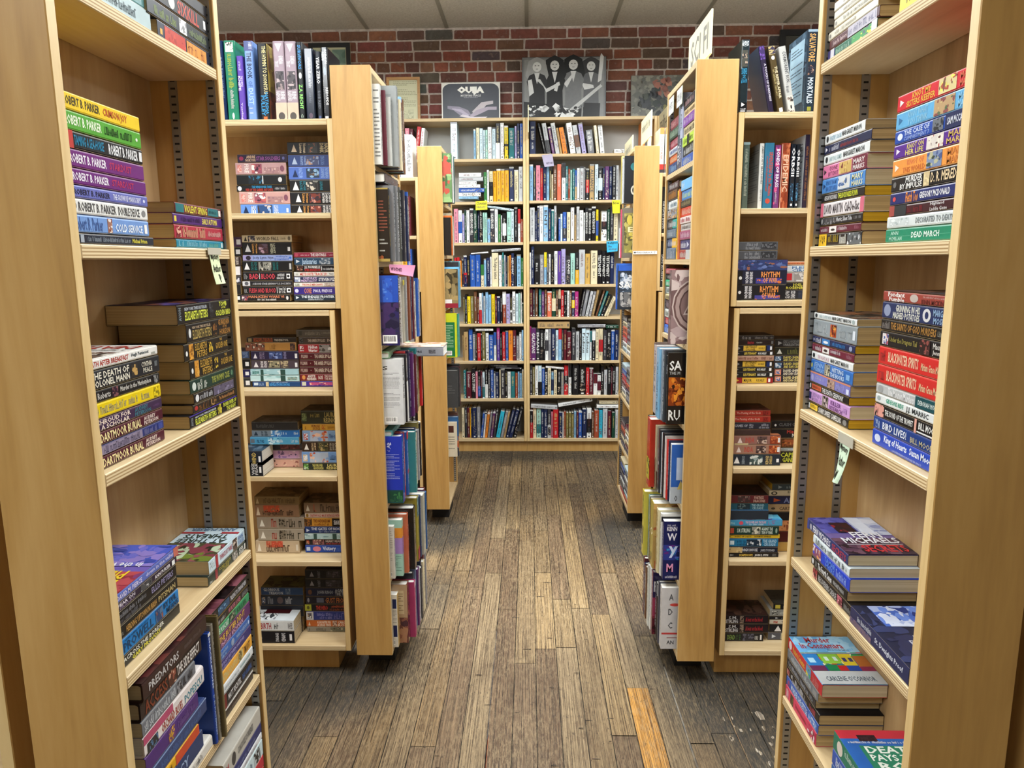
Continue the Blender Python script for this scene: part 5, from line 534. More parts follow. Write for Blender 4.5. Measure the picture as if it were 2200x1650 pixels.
('h','S','w','',-.3956,2.4751,.8954,90,0,.2055,.0215,.15,'591d2a/~|12|58|30,72|e0e0dc;~|70|88|30,66|e0e0dc//maroon hardcover, seventh from the near panel, @/55'),
('h','S','w','',-.3972,2.4973,.8954,90,0,.2015,.0208,.15,'1b1a1d/~|12|54|30,72|e0e0dc;~|70|88|30,66|e0e0dc//black hardcover, eighth from the near panel, @/55'),
('h','S','w','',-.4013,2.5187,.8954,90,0,.2215,.0219,.15,'2a7175/~|7|52|30,72|e0e0dc;~|70|88|30,66|e0e0dc//teal hardcover, ninth from the near panel, @/55'),
('h','S','w','',-.4044,2.5412,.8954,90,0,.2078,.0275,.15,'ddd0ac/~|6|53|30,72|4a4a48;~|70|88|30,66|4a4a48//cream hardcover, tenth from the near panel, @/55'),
('h','S','w','',-.404,2.5693,.8954,90,0,.2245,.0296,.15,'776d3e/~|8|54|30,72|e0e0dc;~|70|88|30,66|e0e0dc//olive hardcover, eleventh from the near panel, @/55'),
('h','S','w','',-.3955,2.5994,.8954,90,0,.1999,.0236,.15,'b8252b/~|9|52|30,72|e0e0dc;~|70|88|30,66|e0e0dc//red hardcover, twelfth from the near panel, @/55'),
('h','L','w','',-.452,2.298,1.112,90,0,.205,.022,.1355,'7a9a78/~|20|80||c8d8c8//green hardcover lying over the white printed hardcover, left end case/53'),
('h','L','w','g',-.507,2.545,1.086,0,0,.2,.034,.14,"aeb2bc/T|26|62|26,76|4a4c54|na's Eyes;I|74|86|30,70|6a6c74|8a8c94/I|0|100|0,100|d0b8a8|e0d0c8,b88a78,8a5a4a,e8dcd4/hardcover with pink portrait jacket sticking far out sideways over the aisle/53"),
('h','S','w','gk',-.421,2.291,.6274,90,0,.228,.04,.155,'1f2f9a/~|10|60||a8b0e0/B|0|100||2138b0;B|0|100|0,20|1c4a4a;I|71|100|2,18|1c4a3c|3a7a4a,2a5a44;E|70|80|76,88|2138b0;L|66|95|36,74|a8b4e8|16;I|69|78|78,92|2138b0|c8d0f0/royal blue hardcover, fern motif on back @/56'),
('h','S','w','',-.432,2.3301,.6274,90,0,.232,.02,.15,'98343a/~|8|84||e0c8c0//red hardcover with pale capitals @/56'),
('h','S','w','',-.425,2.3507,.6274,90,0,.225,.022,.15,'8c2a34/~|8|84|24,76|e8e0e0//crimson hardcover, white lettering, @/56'),
('h','S','w','',-.418,2.3733,.6274,90,0,.222,.03,.155,'2a56a0/B|0|12||b8323a;~|16|84||e0e8f0;B|60|66||b04a6a//bright blue hardcover with red stripe @/56'),
('h','S','w','gk',-.395,2.4039,.6274,90,0,.215,.032,.155,'3a8a8c/~|10|80||c8e0e0/B|0|100||3f9092/tall teal green hardcover standing proud @/56'),
('h','S','w','',-.4102,2.4365,.6274,90,0,.2047,.0298,.15,'1b1a1d/~|10|50|30,72|e0e0dc;~|70|88|30,66|e0e0dc//black hardcover, sixth from the near panel, @/56'),
('h','S','w','',-.4104,2.4669,.6274,90,0,.1999,.0195,.15,'591d2a/~|11|55|30,72|e0e0dc;~|70|88|30,66|e0e0dc//maroon hardcover, seventh from the near panel, @/56'),
('h','S','w','',-.4064,2.487,.6274,90,0,.1882,.0295,.15,'ddd0ac/~|12|64|30,72|4a4a48;~|70|88|30,66|4a4a48//cream hardcover, eighth from the near panel, @/56'),
('h','S','w','',-.4137,2.5171,.6274,90,0,.2005,.0265,.15,'1d284c/~|14|61|30,72|e0e0dc;~|70|88|30,66|e0e0dc//navy hardcover, ninth from the near panel, @/56'),
('h','S','w','',-.4064,2.5442,.6274,90,0,.188,.03,.15,'85858a/~|7|63|30,72|e0e0dc;~|70|88|30,66|e0e0dc//grey hardcover, tenth from the near panel, @/56'),
('h','S','w','',-.4117,2.5748,.6274,90,0,.2097,.025,.15,'776d3e/~|12|62|30,72|e0e0dc;~|70|88|30,66|e0e0dc//olive hardcover, eleventh from the near panel, @/56'),
('h','S','w','',-.4069,2.6004,.6274,90,0,.201,.0228,.15,'1b1a1d/~|10|51|30,72|e0e0dc;~|70|88|30,66|e0e0dc//black hardcover, twelfth from the near panel, @/56'),
('h','S','w','',-.4136,2.6238,.6274,90,0,.1977,.0319,.15,'e4e6e4/~|11|57|30,72|4a4a48;~|70|88|30,66|4a4a48//white hardcover, thirteenth from the near panel, @/56'),
('h','L','w','',-.452,2.3,.853,90,0,.2,.02,.1355,'4f9a9e/~|20|80||d0e4e4//turquoise hardcover lying atop the fern motif hardcover/53'),
('p','S','w','k',-.458,2.291,.3604,90,0,.185,.022,.1295,'cfcbc2/~|10|80||6a6a64/B|0|100||cdc9c0;L|90|97|30,92|8a8880|18;||89|93|4,12|e8e8e8/cream paperback with barcode back @/57'),
('p','S','w','k',-.434,2.3121,.3604,90,0,.2,.026,.14,'8cb8a8/B|0|14||a4c4b4;B|14|32||d08a3a;B|32|62||9a7ab4;~|34|60||5a4a7a/B|0|100||a0c8b8;B|0|100|68,86|d89038;B|0|100|40,68|a484c0;L|73|97|8,36|5a7a6a|10/mint paperback, orange and lilac bands @/57'),
('h','S','w','k',-.42,2.3387,.3604,90,0,.21,.026,.15,'c46a4c/I|20|60||c46a4c|5a3434,e0b0a0;~|66|90||f0d8d0/B|0|100||c87052/coral hardcover with dark flower @/57'),
('h','S','w','gk',-.402,2.3653,.3604,90,0,.222,.042,.155,'1e1d1e/I|60|96||5a4438|8a6a54,2a2220;~|8|54||b8b4b0/B|0|100||201f20/thick black hardcover with portrait strip @/57'),
('h','S','w','',-.414,2.4079,.3604,90,0,.215,.026,.15,'c8c4c0/B|0|14||5a1a24;~|20|84||6a3a3a//white hardcover with dark red head @/57'),
('h','S','w','',-.4,2.4345,.3604,90,0,.235,.036,.155,'a0923a/I|0|30|4,96|5a7a7a|8aa0a0;~|34|84||4a4420;B|80|100||a03440//ochre yellow hardcover, teal edge @/57'),
('h','S','w','',-.395,2.4711,.3604,90,0,.23,.022,.15,'2c3a5a/~|8|84||c8ccd8//slate navy hardcover, sixth shelf, @/57'),
('h','S','w','k',-.388,2.4937,.3604,90,0,.225,.05,.16,'b4b09e/~|8|84||7a7868/B|0|100||bab6a4/thick stone coloured hardcover at far corner @/57'),
('h','S','w','k',-.385,2.5443,.3604,90,0,.22,.022,.15,'1f4f88/~|8|84||a8c0dc/B|0|100||245a96/blue spiral bound book hanging over the floor @/57'),
('h','S','w','',-.3991,2.5669,.3604,90,0,.2025,.0269,.15,'1d4233/~|9|57|30,72|e0e0dc;~|70|88|30,66|e0e0dc//dark green hardcover, tenth from the near panel, @/57'),
('h','S','w','',-.3982,2.5944,.3604,90,0,.2149,.0301,.15,'591d2a/~|8|50|30,72|e0e0dc;~|70|88|30,66|e0e0dc//maroon hardcover, eleventh from the near panel, @/57'),
('h','S','w','',-.403,2.6251,.3604,90,0,.1993,.0263,.15,'85858a/~|11|50|30,72|e0e0dc;~|70|88|30,66|e0e0dc//grey hardcover, twelfth from the near panel, @/57'),
('p','S','w','k',-.455,2.291,.1089,90,0,.192,.03,.1325,'c8a868/~|10|80||6a4a20/B|0|100||d0ccc0;B|88|98|74,92|1c2450;B|88|98|20,42|1c2450;L|88|98|46,72|7a7870|10;||88|92|4,14|e8e8e8/cream and navy paperback with gold spine @/58'),
('h','S','w','gk',-.425,2.3201,.1089,90,0,.215,.04,.15,'7c4838/I|0|100|4,96|6a3a34|8a5a48,4a2a34,a87858/B|0|100||b09474;B|76|92|50,90|c8b490;L|77|91|54,86|7a6448|8;I|0|100|0,44|6a4038|8a5848,4a2c34,a87a5c/thick hardcover, figures painted on tan back @/58'),
('h','S','w','k',-.406,2.3607,.1089,90,0,.205,.028,.145,'a83c68/B|0|10||c8a0b0;~|16|84||e0b0c4/B|0|100||b0406e/magenta hardcover, pale top band @/58'),
('h','S','w','',-.416,2.3893,.1089,90,0,.225,.026,.15,'3a3c4a/I|0|100|6,94|3a3c4a|6a6c7a,2a2c38//charcoal hardcover with stripes, bottom shelf @/58'),
('h','S','w','',-.412,2.4159,.1089,90,0,.228,.026,.15,'5a6a8a/I|0|100|6,94|5a6a8a|7a8aa8,3a4a6a//denim blue hardcover, bottom shelf @/58'),
('h','S','w','',-.4052,2.4425,.1089,90,0,.2149,.0298,.15,'592a60/~|10|50|30,72|e0e0dc;~|70|88|30,66|e0e0dc//purple hardcover, sixth from the near panel, @/58'),
('h','S','w','',-.4054,2.4729,.1089,90,0,.2099,.0195,.15,'b9bcbe/~|11|55|30,72|4a4a48;~|70|88|30,66|4a4a48//light grey hardcover, seventh from the near panel, @/58'),
('h','S','w','',-.4014,2.493,.1089,90,0,.1976,.0295,.15,'35343a/~|12|64|30,72|e0e0dc;~|70|88|30,66|e0e0dc//charcoal hardcover, eighth from the near panel, @/58'),
('h','S','w','',-.4087,2.5231,.1089,90,0,.2105,.0265,.15,'1d284c/~|14|61|30,72|e0e0dc;~|70|88|30,66|e0e0dc//navy hardcover, ninth from the near panel, @/58'),
('h','S','w','',-.4014,2.5502,.1089,90,0,.1974,.03,.15,'ddd0ac/~|7|63|30,72|4a4a48;~|70|88|30,66|4a4a48//cream hardcover, tenth from the near panel, @/58'),
('h','S','w','',-.4067,2.5808,.1089,90,0,.2202,.025,.15,'591d2a/~|12|62|30,72|e0e0dc;~|70|88|30,66|e0e0dc//maroon hardcover, eleventh from the near panel, @/58'),
('h','S','w','',-.4019,2.6064,.1089,90,0,.211,.0228,.15,'85858a/~|10|51|30,72|e0e0dc;~|70|88|30,66|e0e0dc//grey hardcover, twelfth from the near panel, @/58'),
('p','L','c','',.5,2.457,1.7154,-90,0,.166,.03,.104,'2955a6/~|10|80|20,80|c8ccd0//blue grey paperback, seventh from top, @/59'),
('p','L','c','',.503,2.457,1.7458,-90,0,.166,.032,.1035,'2a2a26/~|6|90|20,84|c8c8c4//black book, silver letters, sixth from top, @/59'),
('p','L','c','',.5,2.457,1.7782,-90,0,.166,.03,.104,'b8d848/B|40|60||1a1a1a;~|6|90|24,80|2a3a14//lime and black paperback, fifth from top, @/59'),
('p','L','c','',.503,2.457,1.8086,-90,0,.166,.03,.1035,'c8b890/~|6|90|24,80|3a3428//cream paperback, fourth from top, @/59'),
('p','L','c','',.5,2.457,1.839,-90,0,.166,.03,.104,'7a3a98/~|6|90|24,80|d8c8e0//purple paperback, third from top, @/59'),
('p','L','c','',.503,2.457,1.8694,-90,0,.166,.024,.1035,'d8c090/~|6|90|24,80|6a4a2a//pale orange paperback, second from top, @/59'),
('p','L','c','',.5,2.457,1.8938,-90,0,.166,.03,.104,'2a2a2e/~|6|90|24,80|c8a0a0//black paperback, first from top, @/59'),
('h','S','w','g',.497,2.493,1.7154,-90,0,.235,.034,.1095,'a8b0c8/T|6|50|24,76|2a2c34|j. d. robb;B|60|100||3a4468;~|62|96|20,80|c8d0e4//white and navy hardcover with initials @/60'),
('h','S','w','g',.499,2.5336,1.7154,-90,0,.225,.04,.1075,'6a7a8a/B|50|100||2a3a4c;T|66|92|16,84|c8c8cc|DIE//grey blue hardcover with dark foot @/60'),
('s','L','c','',.5,2.683,1.7154,-90,0,.164,.035,.104,'1e3a6a/~|10|80|20,80|8ab0d8//navy paperback, sixth from top, @/61'),
('s','L','c','',.503,2.683,1.7508,-90,0,.164,.026,.1035,'c85a28/~|6|90|20,84|e8c8a0//orange paperback, fifth from top, @/61'),
('s','L','c','',.5,2.683,1.7772,-90,0,.164,.024,.104,'c8ccd0/~|6|90|24,80|3a5a9a//pale book, blue print, fourth from top, @/61'),
('s','L','c','',.503,2.683,1.8016,-90,0,.164,.03,.1035,'8a2a3c/~|6|90|24,80|e0b0b8//raspberry paperback, third from top, @/61'),
('s','L','c','',.5,2.683,1.832,-90,0,.164,.034,.104,'2f4a3c/~|6|90|24,80|a8c0a8//bottle green paperback, second from top, @/61'),
('s','L','c','',.503,2.683,1.8664,-90,0,.164,.034,.1035,'7a3440/~|6|90|24,80|d8a8a8//wine paperback, first from top, @/61'),
('p','L','c','',.5,2.457,1.4204,-90,0,.166,.03,.104,'a03a34/B|60|100||b8bcbc;~|6|90|20,80|d8c8c0//red and grey paperback, ninth from top, @/62'),
('p','L','c','',.503,2.457,1.4508,-90,0,.166,.032,.1035,'3a3a6a/~|6|50|20,80|e0e0e8;P|60|80|20,80|c8c8d8//indigo paperback, eighth from top, @/62'),
('p','L','c','',.5,2.457,1.4832,-90,0,.166,.028,.104,'9a4a6c/~|6|90|24,80|e0c0d0//mauve pink paperback, seventh from top, @/62'),
('p','L','c','',.503,2.457,1.5116,-90,0,.166,.022,.1035,'c4c0bc/~|6|90|24,80|6a5a54//grey white paperback, sixth from top, @/62'),
('p','L','c','',.5,2.457,1.534,-90,0,.166,.022,.104,'d8c8c4/~|6|90|24,80|b03a4a//white paperback, red letters, fifth from top, @/62'),
('p','L','c','',.503,2.457,1.5564,-90,0,.166,.03,.1035,'c84430/~|6|90|24,80|e8c8b0//vermilion paperback, fourth from top, @/62'),
('p','L','c','',.5,2.457,1.5868,-90,0,.166,.022,.104,'2a2824/~|6|90|24,80|a89a6a//black paperback, gold letters, third from top, @/62'),
('p','L','c','',.503,2.457,1.6092,-90,0,.166,.03,.1035,'3a78b8/~|6|90|24,80|c8e0a8//azure paperback, second from top, @/62'),
('p','L','c','',.5,2.457,1.6396,-90,0,.166,.034,.104,'6ab0e0/~|6|30|24,80|e0f0f8//sky paperback, first from top, @/62'),
('p','S','w','',.497,2.479,1.4204,-90,0,.228,.02,.1095,'c86a30/~|10|90||6a3418//thin orange paperback standing upright @/63'),
('p','S','w','',.497,2.4976,1.4204,-90,0,.225,.018,.1095,'e0b428/~|6|92|26,76|3a3010//thin yellow paperback standing upright @/63'),
('s','L','c','',.5,2.683,1.4204,-90,0,.164,.04,.104,'5a6a7c/~|6|90|10,90|b0b8c4//grey book, blue lines, eighth from top, @/64'),
('s','L','c','',.503,2.683,1.4608,-90,0,.164,.032,.1035,'3a4a6a/B|50|100||d8a830;~|6|90|24,80|c8d0e0//blue book, yellow end, seventh from top, @/64'),
('s','L','c','',.5,2.683,1.4932,-90,0,.164,.032,.104,'5a6a7a/~|6|90|24,80|c0ccd4//slate paperback, sixth from top, @/64'),
('s','L','c','',.503,2.683,1.5256,-90,0,.164,.034,.1035,'2a9a94/B|0|50||3a3a3c;~|6|90|24,80|d8d8d8//teal and grey paperback, fifth from top, @/64'),
('s','L','c','',.5,2.683,1.56,-90,0,.164,.034,.104,'a09888/I|4|96|6,94|8a94a0|6a4a34,c8a070//taupe picture paperback, fourth from top, @/64'),
('s','L','c','',.503,2.683,1.5944,-90,0,.164,.03,.1035,'d0d4d4/~|20|90|24,80|6a8a9a//white book, blue letters, third from top, @/64'),
('s','L','c','',.5,2.683,1.6248,-90,0,.164,.034,.104,'4a382c/~|6|90|14,86|b87a34//brown paperback, orange letters, second from top, @/64'),
('s','L','c','',.503,2.683,1.6592,-90,0,.164,.026,.1035,'4a3438/~|6|90|24,80|c8c8c8//dark rose paperback, first from top, @/64'),
('h','S','w','',.445,2.3235,1.1554,-90,0,.232,.034,.15,'8a7070/I|0|100|4,96|6a5454|8a7070,a08a88,4a3a3a/B|0|100||7c6464;I|0|100|0,100|8a7272|a89494,6a5252,c0b0ac;E|2|98|14,88|b8a8a2;E|5|95|16,86|5e4644;E|9|91|19,83|9a8580;E|17|83|25,77|4e3a38;E|20|80|27,75|7a6260;A|26|74|40,72|b8a8a2;A|30|70|42,68|5e4644;E|36|64|40,62|b8a8a2;E|39|61|42,60|4e3a38/large hardcover with engraved zodiac wheel cover @/65'),
('s','L','c','',.5,2.683,1.1554,-90,0,.166,.03,.104,'3a6ac0/~|6|60|20,80|c8d8f0;I|62|90||8aa8d8|c8d8f0//cornflower paperback, ninth from top, @/66'),
('s','L','c','',.503,2.683,1.1858,-90,0,.166,.026,.1035,'b83a44/~|6|90|24,80|e0c0c0//red paperback, eighth from top, @/66'),
('s','L','c','',.5,2.683,1.2122,-90,0,.166,.03,.104,'c8ccc8/B|50|100||2a2a2a;~|6|40|24,80|5a6a5a//white black paperback, seventh from top, @/66'),
('s','L','c','',.503,2.683,1.2426,-90,0,.166,.034,.1035,'4a3a40/~|6|90|24,80|b0a0a8//plum paperback, sixth from top, @/66'),
('s','L','c','',.5,2.683,1.277,-90,0,.166,.02,.104,'c8bc90/~|6|90|24,80|6a6040//cream paperback, fifth from top, @/66'),
('s','L','c','',.503,2.683,1.2974,-90,0,.166,.026,.1035,'c4ccc8/~|6|90|24,80|5a7a7a//white paperback, fourth from top, @/66'),
('s','L','c','',.5,2.683,1.3238,-90,0,.166,.024,.104,'3aa878/~|6|90|24,80|d8e8e0//emerald paperback, third from top, @/66'),
('s','L','c','',.503,2.683,1.3482,-90,0,.166,.02,.1035,'2c2a2a/~|6|90|24,80|a8a8a8//black paperback, second from top, @/66'),
('s','L','c','',.5,2.683,1.3686,-90,0,.166,.02,.104,'a84a54/~|6|90|24,80|e0b8b8//rose red paperback, first from top, @/66'),
('h','S','w','g',.442,2.3195,.8954,-90,0,.232,.03,.155,'1a1a1c/~|4|30|20,80|c8c8cc;I|34|66||2a2a2c|5a4a3a,3a3a3c/B|0|100||161516;T|3|28|76,89|d8d8d4|SA;T|3|25|70,74|9a9a98|THE M;I|2|45|26,66|7a3416|b05a1c,d88a2c,5a2410,c87a28;E|9|15|50,56|2a1410;T|3|27|6,20|dcdcd8|RU/black hardcover with orange face and big white initials @/67'),
('h','S','w','g',.436,2.3441,.8954,-90,0,.235,.024,.155,'3c4248/~|6|90|20,80|d8dce0//dark jacketed hardcover, zigzag lettering @/67'),
('h','S','w','g',.434,2.3687,.8954,-90,0,.235,.024,.155,'8a94a0/~|6|90||4a5a6a//silver grey jacketed hardcover @/67'),
('h','S','w','g',.428,2.4213,.8954,-90,0,.235,.052,.16,'7ab0d4/~|20|92||2a4a6a;E|36|48|20,80|6a9ac0;B|36|37|30,70|3a4a5a//thick light blue hardcover with dark vertical lettering @/67'),
('h','S','w','',.44,2.4499,.8954,-90,0,.222,.028,.15,'8a2a34/~|10|80|40,60|b86a6a//wine red cloth hardcover beside light blue @/67'),
('h','S','w','g',.432,2.4955,.8954,-90,0,.235,.045,.16,'b8b0b0/~|8|70|28,76|3a3634//pale grey hardcover with portrait at foot @/67'),
('h','S','w','g',.436,2.5261,.8954,-90,0,.24,.03,.16,'6a5a54/~|10|80||c8c0b8//taupe jacketed hardcover at far end @/67'),
('p','S','w','',.462,2.3115,.6274,-90,0,.2,.022,.14,'c4ccd4/~|10|80||4a5a7a/B|0|100||2a5aa8;B|0|100|0,28|a8b0b8;B|12|31|40,78|b8c4d8;A|15|31|24,40|c8b060;T|9|16|4,14|2a2c30|O/blue paperback with white panel and gold corner @/68'),
('h','S','w','',.458,2.3261,.6274,-90,0,.205,.014,.14,'1e2440/~|10|86|24,76|d8dce8//thin navy book with white lettering @/68'),
('h','S','w','',.455,2.3447,.6274,-90,0,.205,.018,.14,'c8302c/~|40|86|24,76|e8d0c8//thin bright red book @/68'),
('h','S','w','',.452,2.3633,.6274,-90,0,.212,.018,.145,'d8d0cc/~|10|80||b08a84//white hardcover with pink foot @/68'),
('h','S','w','g',.448,2.3839,.6274,-90,0,.218,.02,.145,'22242c/~|40|86|24,76|a8acb8//black navy hardcover with silver marks @/68'),
('h','S','w','',.448,2.3985,.6274,-90,0,.215,.014,.145,'c8ccd0/~|10|80||8a8a8a//slim white hardcover @/68'),
('h','S','w','g',.442,2.4231,.6274,-90,0,.222,.024,.15,'2c3038/~|30|86|24,76|8a8c94;E|50|56|30,70|d8d8d8//black jacketed hardcover with white ring @/68'),
('h','S','w','',.44,2.4457,.6274,-90,0,.226,.022,.15,'8a8474/B|70|100||3a2c24;~|10|60||3a3a34//grey cream hardcover, dark foot @/68'),
('h','S','w','',.438,2.4663,.6274,-90,0,.226,.02,.15,'c0b490/I|50|100||5a3a28|8a6a4a,c0b490//cream hardcover with brown figures @/68'),
('h','S','w','g',.42,2.5229,.6274,-90,0,.243,.056,.17,'b83426/B|58|90||c8b838;I|58|90|20,100|c8b838|3a3a1c,8a8428,e0d060;~|93|98||c87a6a//thick red hardcover with yellow and black pictorial band @/68'),
('h','S','w','g',.425,2.5535,.6274,-90,0,.243,.03,.16,'20222c/~|10|80||8a8a94//tall black hardcover at far corner @/68'),
('p','S','w','',.444,2.3175,.3604,-90,0,.205,.028,.145,'1c2458/~|10|80||c8c8e0/B|0|100||1a2056;I|0|100|34,60|2c3a8a|4a6ac8,1c2458,2a8ab8,5a2a7a;~|8|28|92,95|c8c8d8;T|7|30|84,91|e4e4ec|KENN;T|8|30|68,80|e8e8f0|W;T|12|33|38,58|c8d8f4|y;T|8|23|14,28|e49ac0|M;~|3|33|3,7|d8d8e8/navy paperback, kenn above pink and white script @/69'),
('h','S','w','',.44,2.3401,.3604,-90,0,.22,.022,.15,'d0d0cc/~|10|80||3a3a3a/B|0|100|88,96|1a1a1a/white and black hardcover, black band on head @/69'),
('h','S','w','',.434,2.3767,.3604,-90,0,.225,.036,.155,'cfc6a0/~|6|90|20,80|a88a34//cream hardcover with gold scroll @/69'),
('h','S','w','g',.424,2.4353,.3604,-90,0,.235,.058,.17,'a89444/T|80|96|24,60|3a3418|R;T|40|52|14,86|e8e0c0|O/I|0|100|0,100|a88a50|a8603c,c8a060,8a5434,b89a5c/thick gold hardcover with red ornament cover @/69'),
('h','S','w','g',.424,2.4659,.3604,-90,0,.232,.03,.155,'5a4c40/~|6|94|16,84|c8b8a0//brown hardcover with beaded lettering @/69'),
('h','S','w','',.425,2.4925,.3604,-90,0,.232,.026,.155,'7a9a9a/~|6|94||3a4a4a//grey aqua hardcover, sixth shelf, @/69'),
('h','S','w','g',.41,2.5331,.3604,-90,0,.24,.04,.165,'c8bc48/B|56|84|30,90|2a3a24;~|8|50||6a6420/B|0|100||d0c450/yellow hardcover with dark green block @/69'),
('p','S','w','',.444,2.3235,.1089,-90,0,.222,.034,.15,'c8c8c8/~|10|80||8a8a8a/B|0|100||c6c6c8;T|16|26|80,90|4a4c50|A;E|18|41|70,75|c84a44;T|15|25|56,66|4a4c50|D;T|15|25|34,44|4a4c50|C;B|1|44|24,27|b83a3a;B|13|41|18,19|8a3a3a;T|13|29|8,14|3a3c40|AN/pale grey paperback, chunky charcoal capitals and red ribbon @/70'),
('h','S','w','',.44,2.3461,.1089,-90,0,.225,.022,.15,'3a3c4c/~|10|80||8a8a9a//dark slate hardcover leaning behind @/70'),
('h','S','w','g',.438,2.3867,.1089,-90,0,.205,.04,.16,'1c1e24/~|10|80||c8c8cc/B|0|100|80,100|c8ccd0/black hardcover with white edged jacket @/70'),
('h','S','w','g',.43,2.4173,.1089,-90,0,.232,.03,.16,'6a2c4a/~|6|60|20,80|d8c8d8/B|0|100||2c2450;B|0|100|30,60|a03a5a;I|0|100|0,30|5a1c2c|8a2c3c,3a1420;T|2|33|70,86|d8d8e0|FIRE/purple red hardcover with desert sunset @/70'),
('h','S','w','g',.428,2.4439,.1089,-90,0,.232,.026,.16,'d8dcdc/~|10|80||8a8c90//white jacketed hardcover, bottom shelf, @/70'),
('h','S','w','g',.424,2.4745,.1089,-90,0,.232,.03,.16,'c4c8c4/~|10|80||6a7a6a//pale hardcover at far end @/70'),
('h','S','w','',.4318,2.4988,.1089,-90,0,.1938,.0237,.15,'35343a/~|7|63|30,72|e0e0dc;~|70|88|30,66|e0e0dc//charcoal hardcover, seventh from the near panel, @/70'),
('h','S','w','',.4247,2.5259,.1089,-90,0,.2005,.0265,.15,'69452d/~|14|53|30,72|e0e0dc;~|70|88|30,66|e0e0dc//brown hardcover, eighth from the near panel, @/70'),
('h','S','w','',.4248,2.5465,.1089,-90,0,.2027,.02,.15,'1d284c/~|7|58|30,72|e0e0dc;~|70|88|30,66|e0e0dc//navy hardcover, ninth from the near panel, @/70'),
('h','S','w','',.4255,2.5721,.1089,-90,0,.215,.025,.15,'591d2a/~|9|60|30,72|e0e0dc;~|70|88|30,66|e0e0dc//maroon hardcover, tenth from the near panel, @/70'),
('h','S','w','',.4309,2.6003,.1089,-90,0,.2189,.0277,.15,'85858a/~|12|50|30,72|e0e0dc;~|70|88|30,66|e0e0dc//grey hardcover, eleventh from the near panel, @/70'),
('h','S','w','',.4343,2.6331,.1089,-90,0,.1905,.0322,.15,'1d4233/~|10|56|30,72|e0e0dc;~|70|88|30,66|e0e0dc//dark green hardcover, twelfth from the near panel, @/70'),
('h','S','w','k',-.391,3.7615,1.7154,90,0,.24,.03,.14,'4a6a44/~|10|80||c8d8b8/B|0|100||5a7a4c;I|0|100|0,100|5a7a4c|7a9a64,a84a3c,3a5a34,8aa870/green hardcover, flowery meadow back @/71'),
('h','S','w','',-.385,3.7901,1.7154,90,0,.23,.016,.14,'c8c8c4/~|10|80||6a6a6a//white hardcover behind meadow @/71'),
('h','S','w','k',-.391,3.8067,1.7154,90,0,.235,.03,.14,'1f2428/~|10|80||a8b8b8/B|0|100||242a2e;B|72|84|10,84|c8c8c8/black hardcover, third @/71'),
('h','S','w','',-.385,3.8373,1.7154,90,0,.235,.02,.14,'3a5a5a/~|10|80||c8c8c8//dark aqua hardcover, fourth @/71'),
('h','S','w','',-.401,3.7615,1.4504,90,0,.19,.02,.14,'1c1a18/~|10|80||8a8a8a//black paperback @/72'),
('h','S','w','k',-.395,3.7801,1.4504,90,0,.2,.024,.14,'d06a34/~|10|80||e8e0d8/B|0|100||c8642e/orange hardcover @/72'),
('h','S','w','k',-.401,3.8047,1.4504,90,0,.215,.03,.14,'b0a890/~|10|80||6a6450/B|0|100||b4ac94/beige hardcover @/72'),
('h','S','w','',-.395,3.8353,1.4504,90,0,.2,.024,.14,'c4c0b0/~|10|80||6a6450//cream hardcover @/72'),
('h','S','w','',-.401,3.8599,1.4504,90,0,.205,.028,.14,'1e1e24/~|10|80||8a8a94//black hardcover @/72'),
('h','S','w','k',-.371,3.7615,1.1804,90,0,.2,.03,.14,'6a5a34/~|10|80||d8c8a0/I|0|100|0,100|6a5c3c|8a7a54,3a3424,a08a5c;B|0|100|0,12|8a2434;B|51|78|12,22|dcdcdc/brown pictorial hardcover @/73'),
('h','S','w','k',-.365,3.7901,1.1804,90,0,.21,.02,.14,'5a9ac8/~|10|80||d8e8f0/B|0|100||6aaad8/light blue hardcover @/73'),
('h','S','w','gk',-.371,3.8107,1.1804,90,0,.235,.03,.14,'2a2e38/~|10|80||8a94a0/B|0|100||2c3038;I|51|94|20,90|2c3038|4a505c,1c2028/dark glossy hardcover @/73'),
('h','S','w','gk',-.365,3.8413,1.1804,90,0,.24,.03,.14,'8ab0b8/~|10|80||e0e8e8/I|0|100|0,100|8ab4c0|a8c8d0,5a8a94/pale aqua hardcover @/73'),
('h','S','w','',-.371,3.8719,1.1804,90,0,.24,.008,.14,'c05a7a///thin pink magazine @/73'),
('h','S','w','k',-.381,3.7615,.9204,90,0,.232,.03,.14,'b8c020/~|10|80||3a4a14/B|0|100||bcc428;B|53|93|2,80|1c6a3c;L|57|88|22,74|a8c8a8|14;||58|81|5,15|e8e8e8/lime and green hardcover, white print back @/74'),
('h','S','w','',-.375,3.7901,.9204,90,0,.225,.03,.14,'3a8a7a/~|10|80||c8e0d8//jade green hardcover @/74'),
('h','S','w','',-.381,3.8207,.9204,90,0,.23,.02,.14,'c8a8a0/~|10|80||6a4a44//rose beige hardcover @/74'),
('h','S','w','',-.375,3.8413,.9204,90,0,.225,.02,.14,'2a9a94/~|10|80||e0f0f0//turquoise hardcover @/74'),
('h','S','w','k',-.381,3.7615,.6504,90,0,.2,.03,.14,'3a3c3e/~|10|80||8a8a8a/B|0|100||3c3e40;L|62|90|30,60|6a6c6e|8/charcoal hardcover @/75'),
('h','S','w','',-.375,3.7901,.6504,90,0,.205,.02,.14,'2a2c2e/~|10|80||8a8a8a//black grey hardcover @/75'),
('h','S','w','g',-.381,3.8107,.6504,90,0,.21,.024,.14,'2c2e34/~|10|80||a8a8a8//dark slate hardcover @/75'),
('h','S','w','g',-.375,3.8353,.6504,90,0,.21,.024,.14,'4a2a30/~|10|80||a8a8a8//dark maroon hardcover @/75'),
('h','S','w','g',-.381,3.8599,.6504,90,0,.22,.03,.14,'26282a/~|10|80||a8a8a8//tall black hardcover @/75'),
